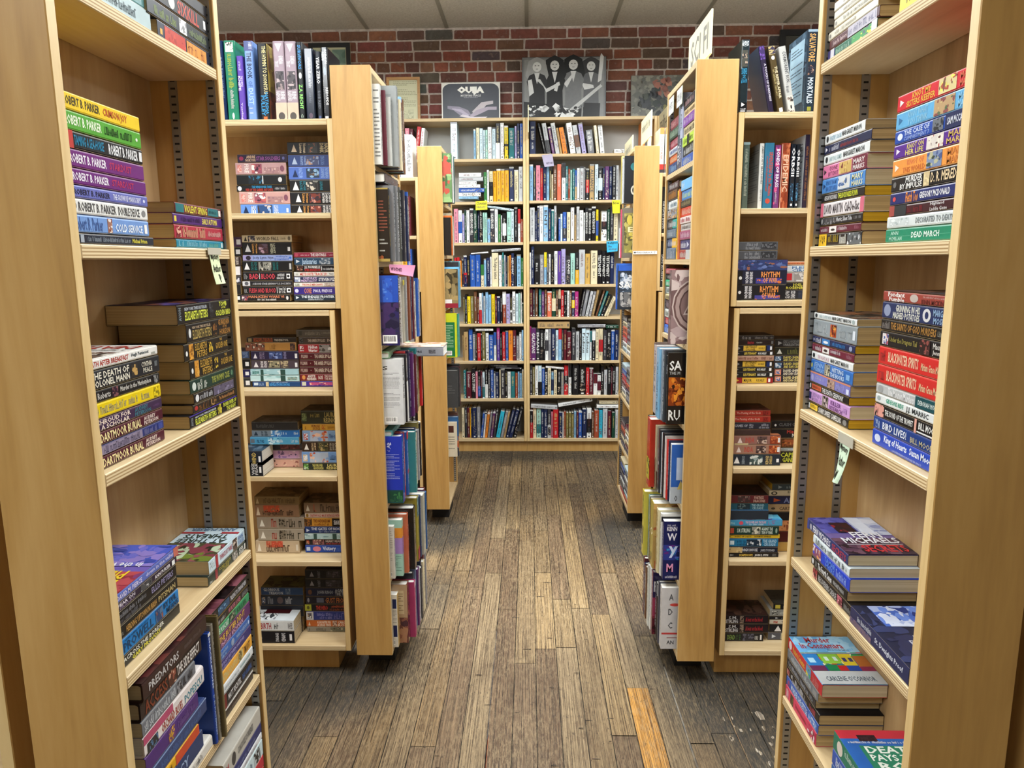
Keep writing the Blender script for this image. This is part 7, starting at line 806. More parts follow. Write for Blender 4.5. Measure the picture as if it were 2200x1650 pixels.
# wall cases: case, shelf number, shelf height, upright (x, thickness, height, lean, inks), lying (x, z, length, thickness, slope, inks)
WALL_ROWS = [
('A', 1, 2.13, [(-.551,.0474,.2515,0,'pb'),(-.389,.0144,.202,0,'lb'),(-.372,.0224,.214,0,'cr'),(-.347,.0224,.21,0,'pb'),(-.321,.0134,.198,0,'pb'),(-.305,.0144,.198,0,'mn'),(-.289,.0274,.216,0,'wh'),(-.258,.0244,.215,0,'pb'),(-.233,.0294,.24,0,'bk wh'),(-.201,.0254,.244,0,'wh'),(-.172,.0264,.224,0,'ye bk'),(-.141,.0384,.21,0,'tl'),(-.099,.0134,.22,0,'lv'),(-.083,.0184,.238,0,'nv'),(-.062,.0214,.238,0,'bl')], []),
('A', 2, 1.836, [(-.322,.0224,.207,0,'gn'),(-.299,.0144,.221,0,'wh'),(-.281,.0244,.211,0,'cr bk'),(-.255,.0234,.223,0,'am'),(-.23,.0294,.226,0,'am'),(-.199,.0264,.226,0,'am'),(-.171,.0274,.227,0,'am'),(-.14,.0324,.239,0,'nv'),(-.104,.0284,.219,0,'cr'),(-.072,.0284,.24,0,'lg')], [(-.501,1.856,.14,.018,0,'lb'),(-.501,1.875,.156,.027,0,'wh :TIAN WORLD'),(-.5,1.903,.182,.029,0,'bl'),(-.5,1.934,.153,.024,0,'wh'),(-.499,1.959,.126,.022,0,'wh'),(-.499,1.982,.172,.027,0,'lg'),(-.498,2.01,.159,.029,0,'wh')]),
('A', 3, 1.551, [(-.539,.0284,.238,0,'pk'),(-.508,.0254,.228,0,'wh bl'),(-.48,.0144,.209,0,'lv'),(-.465,.0124,.234,0,'dg'),(-.449,.0214,.227,0,'wh'),(-.426,.0264,.24,0,'dk :HEAVEN AND HELL'),(-.399,.0264,.23,0,'dg'),(-.369,.0114,.23,0,'nv'),(-.355,.0204,.239,0,'bk'),(-.332,.0124,.21,0,'mn'),(-.318,.0164,.21,0,'mn'),(-.299,.0194,.172,0,'lb'),(-.278,.0274,.235,0,'dk :HEAVEN AND HELL'),(-.247,.0224,.245,0,'wh'),(-.222,.0184,.197,0,'gn'),(-.202,.0084,.19,0,'lg'),(-.191,.0264,.206,0,'bk wh'),(-.159,.0284,.215,0,'mn'),(-.129,.0194,.215,0,'pb'),(-.106,.0224,.246,0,'bk'),(-.08,.0174,.234,0,'wh rd'),(-.06,.0164,.164,0,'ru')], [(-.309,1.799,.2,.016,-9,'pb')]),
('A', 4, 1.236, [(-.543,.0154,.208,0,'rd'),(-.525,.0194,.211,0,'rd'),(-.503,.0124,.188,0,'om'),(-.487,.0104,.198,0,'dk'),(-.475,.0234,.224,0,'nv rd'),(-.45,.0184,.22,0,'bk'),(-.43,.0364,.231,0,'bl'),(-.391,.0354,.229,0,'bl'),(-.351,.0214,.158,0,'cr gn'),(-.328,.0154,.2,0,'lb'),(-.31,.0244,.206,0,'nv'),(-.284,.0114,.225,0,'wh'),(-.271,.0464,.241,0,'cr :The Religious Instinct'),(-.221,.0224,.225,0,'wh'),(-.196,.0124,.244,0,'tl'),(-.181,.0094,.225,0,'lg'),(-.17,.0114,.215,0,'nv'),(-.157,.0114,.218,0,'ta'),(-.144,.0124,.224,0,'om'),(-.13,.0194,.237,0,'nv :NEUMANN'),(-.108,.0104,.214,0,'dk'),(-.09,.0294,.228,0,'lb'),(-.059,.0164,.204,0,'gn')], [(-.42,1.468,.125,.01,4,'wh'),(-.271,1.483,.21,.017,3,'lg')]),
('A', 5, 0.966, [(-.483,.0094,.193,0,'ol'),(-.471,.0144,.213,0,'bk'),(-.455,.0234,.199,0,'ye'),(-.43,.0214,.202,0,'ol'),(-.406,.0224,.235,0,'br'),(-.381,.0124,.195,0,'mr'),(-.367,.0194,.222,0,'wh rd'),(-.346,.0084,.225,0,'lb'),(-.335,.0114,.202,0,'lg'),(-.321,.0194,.231,0,'lb'),(-.299,.0194,.211,0,'lb'),(-.277,.0244,.215,0,'ye'),(-.25,.0124,.201,0,'mr'),(-.236,.0214,.199,0,'nv'),(-.213,.0144,.204,0,'bk'),(-.196,.0254,.232,0,'ru wh'),(-.169,.0264,.217,0,'lv'),(-.14,.0134,.214,0,'bk wh'),(-.124,.0214,.233,0,'wh :THE LAST BIBLE'),(-.1,.0194,.217,0,'pb'),(-.079,.0124,.233,0,'mn'),(-.064,.0094,.23,0,'wh'),(-.053,.0094,.151,0,'dg')], []),
('A', 6, 0.691, [(-.495,.0084,.188,0,'ta'),(-.484,.0304,.216,0,'ta'),(-.449,.0284,.233,0,'bl'),(-.419,.0184,.209,0,'gy'),(-.399,.0114,.208,0,'bk'),(-.385,.0244,.204,0,'rd'),(-.358,.0064,.201,0,'bk'),(-.349,.0224,.217,0,'ol'),(-.324,.0224,.204,0,'wh'),(-.299,.0334,.19,0,'bl'),(-.263,.0174,.21,0,'wh bl'),(-.24,.0204,.245,0,'vi mg'),(-.218,.0154,.197,0,'bk'),(-.2,.0214,.213,0,'rd'),(-.176,.0184,.221,0,'bl'),(-.155,.0314,.223,0,'om'),(-.122,.0224,.225,0,'mr'),(-.097,.0204,.179,0,'gy'),(-.075,.0164,.209,0,'wh'),(-.057,.0134,.227,0,'lb')], [(-.396,.912,.129,.017,0,'wh')]),
('A', 7, 0.408, [(-.492,.0184,.211,0,'tl'),(-.471,.0364,.197,0,'mr'),(-.43,.0264,.224,0,'bk :CULTS SPIRIT'),(-.402,.0154,.2,0,'pk'),(-.385,.0184,.203,0,'bk bl'),(-.365,.0124,.203,0,'mr'),(-.351,.0164,.196,0,'pb tl'),(-.332,.0204,.231,0,'bk wh'),(-.309,.0154,.21,0,'dk'),(-.291,.0214,.224,0,'bl'),(-.267,.0114,.196,0,'lg'),(-.253,.0224,.193,0,'nv'),(-.224,.0084,.216,0,'cr'),(-.214,.0294,.223,0,'dk'),(-.183,.0174,.209,0,'bk'),(-.164,.0224,.199,0,'wh'),(-.139,.0294,.199,0,'tl'),(-.106,.0164,.189,0,'ru'),(-.087,.0114,.199,0,'lb'),(-.073,.0144,.199,0,'lb'),(-.055,.0094,.216,0,'cr')], [(-.288,.648,.199,.015,-2,'dk'),(-.251,.632,.192,.013,-2,'dk')]),
('A', 8, 0.105, [(-.51,.0184,.227,0,'cr'),(-.489,.0174,.229,0,'dk'),(-.47,.0174,.227,0,'mr'),(-.451,.0084,.227,0,'am'),(-.44,.0094,.227,0,'nv'),(-.429,.0284,.229,0,'nv'),(-.398,.0264,.234,0,'gy'),(-.371,.0143,.1886,6,'bl'),(-.354,.0123,.1917,6,'wh'),(-.339,.0173,.1913,7,'om'),(-.319,.0173,.1913,7,'gy'),(-.298,.0183,.1983,7,'pu'),(-.277,.0163,.2025,7,'dk'),(-.255,.0298,.2032,11,'cy'),(-.222,.0219,.1991,12,'gy'),(-.198,.0141,.2001,11,'ta'),(-.181,.0217,.2245,14,'nv'),(-.157,.0246,.2171,15,'nv'),(-.125,.0236,.2274,14,'bk')], []),
('B', 1, 2.159, [(.007,.0404,.2225,0,'nv'),(.108,.0141,.2121,-13,'bk'),(.127,.0299,.2121,-10,'lg bk'),(.165,.0201,.1873,-10,'pu'),(.19,.0279,.2115,-10,'lg'),(.221,.0152,.178,-10,'ta'),(.241,.0309,.1784,-10,'om'),(.274,.0121,.1707,-13,'bk'),(.293,.037,.2079,-9,'wh'),(.337,.0329,.1943,-10,'lg br'),(.377,.0291,.2091,-9,'lv'),(.416,.0491,.1605,-7,'bk'),(.476,.0202,.19,-7,'cr'),(.503,.0302,.1909,-6,'wh')], [(.6,2.161,.07,.028,0,'wh')]),
('B', 2, 1.841, [(.003,.0264,.251,0,'lb'),(.033,.0144,.226,0,'dk'),(.051,.0294,.242,0,'pk'),(.082,.0174,.237,0,'rd'),(.102,.0224,.233,0,'nv'),(.126,.0184,.255,0,'lb'),(.147,.0104,.205,0,'ol'),(.16,.0114,.18,0,'cr'),(.173,.0244,.242,0,'br'),(.2,.0284,.249,0,'cl'),(.233,.0264,.257,0,'wh bk'),(.261,.0154,.235,0,'tl'),(.278,.0144,.216,0,'ru'),(.294,.0134,.21,0,'mn'),(.309,.0154,.216,0,'tl'),(.326,.0124,.206,0,'bl ta'),(.341,.0184,.221,0,'wh'),(.362,.0254,.231,0,'lg'),(.389,.0114,.227,0,'gy'),(.404,.0224,.218,0,'bk rd'),(.431,.0314,.248,0,'ta :ALLIANCE'),(.467,.0224,.245,0,'pb'),(.491,.0294,.232,0,'bk pb'),(.523,.0154,.22,0,'nv'),(.54,.0284,.232,0,'pu'),(.57,.0204,.231,0,'nv'),(.592,.0234,.237,0,'bk'),(.617,.0184,.237,0,'lg')], []),
('B', 3, 1.556, [(.006,.0344,.237,0,'lg'),(.043,.0144,.215,0,'nv'),(.059,.0144,.249,0,'nv'),(.075,.0274,.252,0,'wh'),(.104,.0314,.252,0,'lb :ENTIS'),(.137,.0214,.23,0,'nv'),(.16,.0174,.223,0,'tl'),(.18,.0164,.251,0,'lg'),(.212,.0114,.166,0,'bl'),(.225,.0134,.191,0,'pb'),(.242,.0254,.203,0,'bl dk'),(.271,.0244,.203,0,'cr'),(.299,.0234,.235,0,'wh'),(.325,.0124,.193,0,'ta'),(.34,.0194,.241,0,'lg'),(.361,.0264,.215,0,'wh'),(.389,.0124,.199,0,'wh'),(.402,.0204,.234,0,'bk :READING THE BOOK OF GOD'),(.424,.0214,.227,0,'bk :READING THE BOOK OF GOD'),(.448,.0284,.24,0,'bk :READING THE BOOK OF GOD'),(.48,.0164,.22,0,'ye bl'),(.518,.0384,.21,0,'wh bk'),(.56,.0184,.22,0,'dg'),(.581,.0204,.238,0,'dk'),(.605,.0294,.203,0,'cr')], []),
('B', 4, 1.249, [(.001,.0114,.228,0,'wh'),(.014,.0214,.271,0,'nv'),(.039,.0334,.184,0,'bk'),(.077,.0294,.213,0,'gy'),(.108,.0174,.229,0,'lb ye'),(.128,.0114,.216,0,'dk'),(.141,.0144,.216,0,'wh'),(.159,.0194,.199,0,'bk'),(.182,.0224,.238,0,'wh'),(.207,.0234,.238,0,'vi'),(.232,.0304,.252,0,'lv'),(.264,.0074,.205,0,'dk'),(.273,.0244,.202,0,'dk :DANIEL'),(.299,.0324,.221,0,'mn'),(.334,.0244,.227,0,'bk am'),(.36,.0424,.246,0,'lg'),(.404,.0364,.217,0,'go'),(.445,.0464,.239,0,'cr'),(.493,.0304,.242,0,'bk :TESTAMENT'),(.525,.0254,.235,0,'bk :TESTAMENT'),(.553,.0304,.238,0,'bk :TESTAMENT'),(.585,.0284,.225,0,'nv')], []),
('B', 5, 1.014, [(.003,.0214,.204,0,'mr'),(.027,.0134,.198,0,'dk'),(.043,.0194,.207,0,'br'),(.07,.0184,.201,0,'tl'),(.09,.0194,.191,0,'pu'),(.112,.0154,.197,0,'br'),(.131,.0314,.184,0,'cl :Calendar Reader'),(.165,.0274,.203,0,'dg cr'),(.194,.0154,.2,0,'br'),(.212,.0174,.2,0,'cr bk'),(.231,.0204,.193,0,'rd'),(.253,.0204,.189,0,'bk'),(.276,.0154,.188,0,'wh'),(.293,.0154,.189,0,'br'),(.31,.0204,.186,0,'nv ye'),(.332,.0264,.182,0,'mg'),(.362,.0152,.1995,10,'bk'),(.379,.024,.1971,11,'gy'),(.409,.019,.1852,12,'lg'),(.432,.018,.1844,12,'gy :JEREMIAH'),(.453,.018,.1958,12,'ta'),(.484,.0128,.193,17,'br'),(.5,.0155,.1902,19,'tl'),(.519,.0219,.1686,21,'bk'),(.546,.014,.1574,25,'cr'),(.563,.0114,.1456,23,'cr')], []),
('B', 6, 0.692, [(-.001,.0114,.251,0,'mg'),(.012,.0354,.238,0,'pu :GALATIANS'),(.049,.0264,.238,0,'dk :ISAIAH'),(.078,.0254,.226,0,'bk'),(.105,.0094,.217,0,'bk'),(.116,.0224,.229,0,'wh dk'),(.14,.0194,.231,0,'gy'),(.162,.0274,.235,0,'nv'),(.192,.0204,.225,0,'pb'),(.214,.0224,.234,0,'lb rd'),(.239,.0104,.227,0,'dk'),(.252,.0214,.227,0,'mr'),(.276,.0304,.211,0,'mr'),(.311,.0274,.236,0,'dk'),(.341,.0254,.21,0,'lg'),(.368,.0174,.216,0,'bk'),(.386,.0274,.233,0,'pb :Paulinus'),(.415,.0284,.233,0,'pb :Paulinus'),(.445,.0124,.216,0,'wh tl'),(.46,.0234,.226,0,'bk wh'),(.486,.0224,.23,0,'cr'),(.51,.0304,.232,0,'cr rd'),(.542,.0254,.222,0,'dk'),(.569,.0294,.228,0,'bk'),(.601,.0244,.223,0,'bl'),(.628,.0264,.221,0,'nv')], [(.06,.928,.234,.05,0,'ta'),(.354,.933,.203,.024,0,'gy'),(.562,.926,.09,.025,0,'dg')]),
('B', 7, 0.431, [(0,.0194,.223,0,'dk'),(.022,.0164,.21,0,'ol'),(.041,.0214,.223,0,'wh'),(.064,.0254,.223,0,'pb bk'),(.092,.0194,.209,0,'bl'),(.113,.0204,.199,0,'bk :DEFIANCE'),(.135,.0234,.204,0,'cr'),(.161,.0174,.178,0,'lb nv'),(.181,.0214,.188,0,'cr'),(.208,.0244,.185,0,'bk'),(.235,.0194,.181,0,'gy'),(.257,.0284,.221,0,'rd bk'),(.289,.0204,.229,0,'wh bk'),(.318,.0464,.227,0,'bk'),(.369,.0484,.228,0,'bk'),(.419,.0234,.205,0,'rd'),(.444,.0284,.204,0,'mr'),(.475,.0274,.157,0,'wh mr'),(.504,.0244,.157,0,'wh mr'),(.53,.0214,.218,0,'bk'),(.553,.0224,.187,0,'lg'),(.578,.0244,.2,0,'bk'),(.605,.0084,.207,0,'mr'),(.615,.0214,.217,0,'bk'),(.638,.0184,.21,0,'lg')], [(.119,.637,.133,.014,-6,'wh')]),
('B', 8, 0.1029, [(-.001,.0214,.2181,0,'rd bk'),(.024,.0254,.2281,0,'cr'),(.052,.0324,.2281,0,'mn tl'),(.086,.0194,.2281,0,'nv'),(.107,.0254,.2281,0,'nv'),(.134,.0244,.2211,0,'dk lg'),(.161,.0124,.2001,0,'pk'),(.175,.0394,.2191,0,'rd'),(.219,.0254,.1941,0,'nv'),(.246,.0074,.1931,0,'wh'),(.256,.0154,.2001,0,'ru'),(.273,.0174,.1931,0,'ol'),(.293,.0184,.1931,0,'ol'),(.313,.0174,.1931,0,'ol'),(.332,.0174,.2001,0,'lb'),(.351,.0134,.1991,0,'mr'),(.366,.0254,.2031,0,'bl'),(.394,.0314,.2201,0,'nv'),(.428,.0334,.2241,0,'wh bk'),(.465,.0164,.1961,0,'br'),(.484,.0334,.2101,0,'ru'),(.52,.0254,.2231,0,'cy'),(.547,.0334,.2231,0,'lg'),(.583,.0274,.2061,0,'mr'),(.615,.0224,.1951,0,'dg'),(.64,.0194,.2131,0,'lg')], [(.008,.334,.197,.03,-4,'lg'),(.216,.339,.256,.027,10,'wh'),(.511,.362,.145,.027,0,'cr'),(.501,.329,.159,.026,0,'wh')]),
]
INK_NAMES = {'bk': 'black', 'dk': 'charcoal', 'gy': 'grey', 'lg': 'light grey', 'wh': 'white', 'cr': 'cream', 'ta': 'tan', 'br': 'brown', 'mr': 'maroon', 'rd': 'red', 'pk': 'pink', 'cl': 'coral', 'om': 'orange', 'ye': 'yellow', 'ol': 'olive', 'gn': 'green', 'dg': 'dark green', 'tl': 'teal', 'mn': 'mint green', 'lb': 'light blue', 'bl': 'blue', 'nv': 'navy', 'vi': 'violet', 'lv': 'lavender', 'pu': 'purple', 'cy': 'cyan', 'pb': 'pale blue', 'mg': 'magenta', 'ru': 'rust red', 'am': 'amber', 'go': 'gold', 'rb': 'royal blue'}
ORDINALS = ['zeroth', 'first', 'second', 'third', 'fourth', 'fifth', 'sixth', 'seventh', 'eighth', 'ninth', 'tenth', 'eleventh', 'twelfth', 'thirteenth', 'fourteenth', 'fifteenth', 'sixteenth', 'seventeenth', 'eighteenth', 'nineteenth', 'twentieth']
# ------------------------------------------------------------------ lettering (built-in font, turned to mesh once per string)
STRINGS = sorted(set(q[-1].split(":")[1] for w_ in WALL_ROWS for q in w_[3]+w_[4] if ":" in q[-1]) | set(t[6] for r in BOOKS for q in (r[12], r[13]) for t in q if t[0] in "TtRr") | set(EXTRA_TEXT))
TXT = {}
def make_texts(strings):
    tmp = []
    for s in strings:
        c = bpy.data.curves.new('t', 'FONT'); c.body = s.lstrip('*'); c.size = 1; c.resolution_u = 1; c.offset = .075 if s[0] == '*' else .022
        o = bpy.data.objects.new('t', c); COL.objects.link(o); tmp.append((s, o, c))
    dg = bpy.context.evaluated_depsgraph_get(); dg.update()
    for s, o, c in tmp:
        me = bpy.data.meshes.new_from_object(o.evaluated_get(dg))
        vs = [(v.co.x, v.co.y) for v in me.vertices]; fs = [tuple(p.vertices) for p in me.polygons]
        if vs:
            x0 = min(v[0] for v in vs); x1 = max(v[0] for v in vs)
            y0 = min(0, min(v[1] for v in vs)) if any(ch in s for ch in 'gjpqy,Q') else 0
            y1 = max(v[1] for v in vs)
            TXT[s] = ([((x-x0)/(x1-x0), (y-y0)/(y1-y0)) for x, y in vs], fs)
        bpy.data.meshes.remove(me)
    for s, o, c in tmp:
        bpy.data.objects.remove(o); bpy.data.curves.remove(c)

class Print:
    """flat inks on a rectangle W x H; put(u, v, layer) gives the 3D point"""
    def __init__(s, W, H, put): s.W, s.H, s.put = W, H, put; s.v = []; s.f = []; s.c = []; s.n = 0
    def poly(s, pts, c, layer=None):
        k = len(s.v); s.n += 1
        h = .0002 + .00003*(layer if layer is not None else s.n)
        s.v += [s.put(a*s.W, b*s.H, h) for a, b in pts]; s.f.append(tuple(range(k, k+len(pts)))); s.c.append(lin(c))
    def rect(s, a0, a1, b0, b1, c, layer=None): s.poly([(a0, b0), (a1, b0), (a1, b1), (a0, b1)], c, layer)
    def item(s, it, rnd):
        ty, a0, a1, b0, b1, c, tx = it
        if ty == 'B': s.rect(a0, a1, b0, b1, c)
        elif ty == 'E':
            s.poly([((a0+a1)/2+(a1-a0)/2*math.cos(t*.3927), (b0+b1)/2+(b1-b0)/2*math.sin(t*.3927)) for t in range(16)], c)
        elif ty == 'P':   # small pyramid mark, apex towards the book's tail
            s.poly([(a0, b0), (a1, (b0+b1)/2), (a0, b1)], c)
        elif ty == 'A':
            s.poly([(a0, b0), (a1, b0), ((a0+a1)/2, b1)], c)
        elif ty == 'I':   # printed picture: patches of its own colours
            asp = (b1-b0)*s.H/max(1e-4, (a1-a0)*s.W)
            cols = tx.split(','); s.rect(a0, a1, b0, b1, c); ly = s.n+1
            n = 46 if (a1-a0)*s.W*(b1-b0)*s.H > .004 else 15
            for i in range(n):
                cx, cy = rnd.uniform(a0, a1), rnd.uniform(b0, b1); q = rnd.uniform(.08, .34)*(1-.55*i/n)
                if asp < 1: rx, ry = q*(a1-a0)*max(asp, .3), q*(b1-b0)
                else: rx, ry = q*(a1-a0), q*(b1-b0)/min(asp, 3)
                k = rnd.uniform(0, 6.28); st = rnd.uniform(.5, 1.6); cc = rnd.choice(cols); np_ = rnd.choice((5, 6, 7))
                pts = [(cx+rx*st*math.cos(k+t*6.283/np_)*rnd.uniform(.55, 1.15), cy+ry/st*math.sin(k+t*6.283/np_)*rnd.uniform(.55, 1.15)) for t in range(np_)]
                s.poly([(min(a1, max(a0, p)), min(b1, max(b0, r))) for p, r in pts], cc, ly+i*.35)
            s.n = int(ly+n*.35)+1
        elif ty == '~':   # lettering too small to read
            a = a0; wd = (b1-b0)*s.H/s.W*.42; ly = s.n+1
            while a < a1-wd*.6:
                w_ = wd*rnd.uniform(.6, 1.05); hh = 1 if rnd.random() < .4 else .74
                if rnd.random() > .14:
                    tb = b0+(b1-b0)*hh; st = w_*.24
                    s.rect(a, a+st, b0, tb, c, ly)
                    if rnd.random() < .7: s.rect(a+w_*.58, a+w_*.58+st, b0, tb, c, ly)
                    k = rnd.choice((0, .45, .84)); s.rect(a, a+w_*.8, b0+(tb-b0)*k, b0+(tb-b0)*(k+.16), c, ly)
                a += w_
            s.n = ly
        elif ty == '|':   # bar code
            s.rect(a0, a1, b0, b1, 'f0f0ee'); a = a0+(a1-a0)*.08; ly = s.n+1
            while a < a1-(a1-a0)*.1:
                w_ = (a1-a0)*rnd.uniform(.015, .05); s.rect(a, a+w_, b0+(b1-b0)*.22, b1-(b1-b0)*.12, '16161a', ly); a += w_*rnd.uniform(1.6, 2.6)
            s.n = ly
        elif ty == 'L':   # paragraphs of tiny print
            rows = int(tx or 8); ly = s.n+1
            for i in range(rows):
                if rnd.random() < .14: continue
                y1 = b1-(b1-b0)*(i+.2)/rows; y0 = y1-(b1-b0)*.38/rows
                a = a0; end = a1-(a1-a0)*rnd.choice((0, .03, .05, .4))
                while a < end:
                    w_ = (a1-a0)*rnd.uniform(.03, .1); s.rect(a, min(end, a+w_), y0, y1, c, ly); a += w_+(a1-a0)*.02
            s.n = ly
        elif ty in 'TtRr':
            vs, fs = TXT[tx]; k = len(s.v); s.n += 1; h = .0002+.00003*s.n; cc = lin(c)
            for x, y in vs:
                if ty in 'Rr': x, y = (y, 1-x) if ty == 'R' else (1-y, x)
                s.v.append(s.put((a0+(a1-a0)*x)*s.W, (b0+(b1-b0)*y)*s.H, h))
            for f in fs: s.f.append(tuple(i+k for i in f)); s.c.append(cc)
    def build(s, name, parent, mat='card'):
        if s.f: return mesh_obj(name, s.v, s.f, [M[mat]], parent, fcol=s.c)

# ------------------------------------------------------------------ books
def cover_mesh(L, T, D, c, hard, D2=None):
    th = .0026 if hard else .0006
    th = min(th, T*.2); r = min(T*.30, .004 if hard else .0022)
    o = [(D, 0), (D*.5, 0), (r, 0), (r*.3, r*.3), (0, r), (0, T-r), (r*.3, T-r*.3), (r, T), (D*.5, T), (D, T)]
    i = [(D, th), (D*.5, th), (r+th, th), (th+r*.3, th+r*.3), (th, r+th*.5), (th, T-r-th*.5), (th+r*.3, T-th-r*.3), (r+th, T-th), (D*.5, T-th), (D, T-th)]
    n = len(o); v = []
    for s in (0, L):
        v += [(s, d, t) for d, t in o]; v += [(s, d, t) for d, t in i]
    f = []
    m = 2*n
    for k in range(n-1):
        f.append((k+1, k, m+k, m+k+1))
        f.append((n+k, n+k+1, m+n+k+1, m+n+k))
        f.append((k, k+1, n+k+1, n+k)); f.append((m+k+1, m+k, m+n+k, m+n+k+1))
    f.append((0, n, m+n, m)); f.append((2*n-1, n-1, m+n-1, m+2*n-1))
    return v, f
MERGED = {}
def book(rec):
    kind, pose, x, y, z, rot, lean, L, T, D, col, page, items, fitems, label, group, extra = rec
    hard = kind == 'h'
    name = {'p': 'paperback_book', 'h': 'hardcover_book', 'b': 'nonfiction_book', 's': 'stuff'}[kind]
    rnd = random.Random(int(x*9973)+int(y*7919)+int(z*6131)+int(T*1e5))
    v, f = cover_mesh(L, T, D, col, hard or kind in 'bs')
    oh = .003 if (hard or kind in 'bs') else .0005
    th = .0026 if (hard or kind in 'bs') else .0006
    th = min(th, T*.2)
    if pose == 'L':
        mw = Matrix.Translation((x, y, z)) @ Matrix.Rotation(math.radians(rot), 4, 'Z') @ Matrix.Rotation(math.radians(lean), 4, 'Y')
    else:
        a = math.radians(lean); rz = Matrix.Rotation(math.radians(rot), 4, 'Z')
        off = Vector((L*math.sin(a), 0, L*math.cos(a)))
        if a > 0: off.z += T*math.sin(a)
        if a < 0: pass
        mw = Matrix.Translation((x, y, z)) @ rz @ Matrix.Translation(off) @ Matrix.Rotation(math.radians(90)+a, 4, 'Y')
    if kind == 's':
        A = MERGED.setdefault('x', ([], [], []))
        k = len(A[0]); A[0].extend([tuple(mw @ Vector(p)) for p in v]); A[1].extend([tuple(i+k for i in q) for q in f]); A[2].extend([lin(col)]*len(f))
        pv, pf = boxv(oh, th, th, L-oh, D-oh, T-th)
        k = len(A[0]); A[0].extend([tuple(mw @ Vector(p)) for p in pv]); A[1].extend([tuple(i+k for i in q) for q in pf]); A[2].extend([lin('d6ceb8')]*6)
        P = Print(L, T, lambda a, b, h: tuple(mw @ Vector((a, -h, b))))
        for it in items: P.item(it, rnd)
        k = len(A[0]); A[0].extend(P.v); A[1].extend([tuple(i+k for i in q) for q in P.f]); A[2].extend(P.c)
        return
    glossy = 'jacket' if 'g' in extra else 'card'
    ck = mesh_obj(name, v, f, [M[glossy]], None, fcol=[lin(col)]*len(f))
    ck.matrix_world = mw
    tag(ck, label, 'book', group)
    pv, pf = boxv(oh, th, th, L-oh, D-oh, T-th)
    mesh_obj('page_block', pv, pf, [PG[page]], ck)
    if items:
        P = Print(L, T, lambda a, b, h: (a, -h, b))
        for it in items: P.item(it, rnd)
        P.build('spine_print', ck, glossy)
    if fitems:
        if 'k' in extra: P = Print(D, L, lambda a, b, h: (L-b, D-a, -h))     # back cover
        else: P = Print(D, L, lambda a, b, h: (L-b, a, T+h))                 # front cover
        for it in fitems: P.item(it, rnd)
        P.build('cover_print', ck, glossy)
    return ck

# ------------------------------------------------------------------ bookcases
def case(label, x, y, rot, wd, dp, z0, z1, shelves, th=.018, kick=None, group=None, standards=True, top=True, backwhite=False, name='bookcase', kmat='panel', near_std=False):
    """front at local y=0 facing -y, width along local x, z in room heights"""
    e = bpy.data.objects.new(name, None); COL.objects.link(e)
    e.location = (x, y, 0); e.rotation_euler = (0, 0, math.radians(rot)); tag(e, label, 'bookcase', group)
    box('side_panel', (0, 0, z0, th, dp, z1), M['panel'], e, M['edgex'])
    box('side_panel', (wd-th, 0, z0, wd, dp, z1), M['panel'], e, M['edgex'])
    g = .0003
    box('bottom_panel', (th+g, 0.001, z0, wd-th-g, dp, z0+th), M['shelfx'], e, M['edge'])
    if top: box('top_panel', (th+g, 0.001, z1-th, wd-th-g, dp, z1), M['shelfx'], e, M['edge'])
    box('back_panel', (th+g, dp-.006, z0+th+g, wd-th-g, dp-.0005, z1-th-g), M['inner'] if not backwhite else M['backwhite'], e, bevel=0)
    for s in shelves:
        box('shelf', (th+.002, .001, s-th+.001, wd-th-.002, dp-.007, s), M['shelfx'], e, M['edge'])
    if kick:
        k0, rec, inset = kick
        box('toe_kick', (inset if kmat == 'black' or inset == 0 else 0, rec, k0, wd-inset, dp-.01, z0-g), M[kmat], e, bevel=0)
    if standards:
        zz = [z0+th]+sorted(shelves)+[z1-th]
        for side in (0, 1):
            for dy in standards_y(dp):
                v, f, mi = [], [], []
                a, b = z0+th+.004, z1-th-.004
                if side == 0: xs, xo = th+g, 1
                else: xs, xo = wd-th-g, -1
                def add(bx, m):
                    vv, ff = boxv(*bx); k = len(v); v.extend(vv); f.extend([tuple(i+k for i in q) for q in ff]); mi.extend([m]*6)
                add((min(xs, xs+xo*.0008), dy, a, max(xs, xs+xo*.0008), dy+.015, b), 0)
                q = a+.008; n = 0
                while q < b:
                    hx = xs+xo*.0008
                    add((min(hx, hx+xo*.0002), dy+.0035, q, max(hx, hx+xo*.0002), dy+.0115, q+.0032), 1)
                    if n % 6 == 3: add((min(hx, hx+xo*.0006), dy+.0055, q+.006, max(hx, hx+xo*.0006), dy+.0095, q+.0095), 0)
                    q += .0127; n += 1
                mesh_obj('shelf_standard', v, f, [M['standard'], M['slot']], e, midx=mi)
    return e
def standards_y(dp): return (.006, dp-.052) if dp < .15 else (.03, dp-.05)

# ================================================================== THE PLACE
pass
make_texts(STRINGS)
rng = random.Random(7)
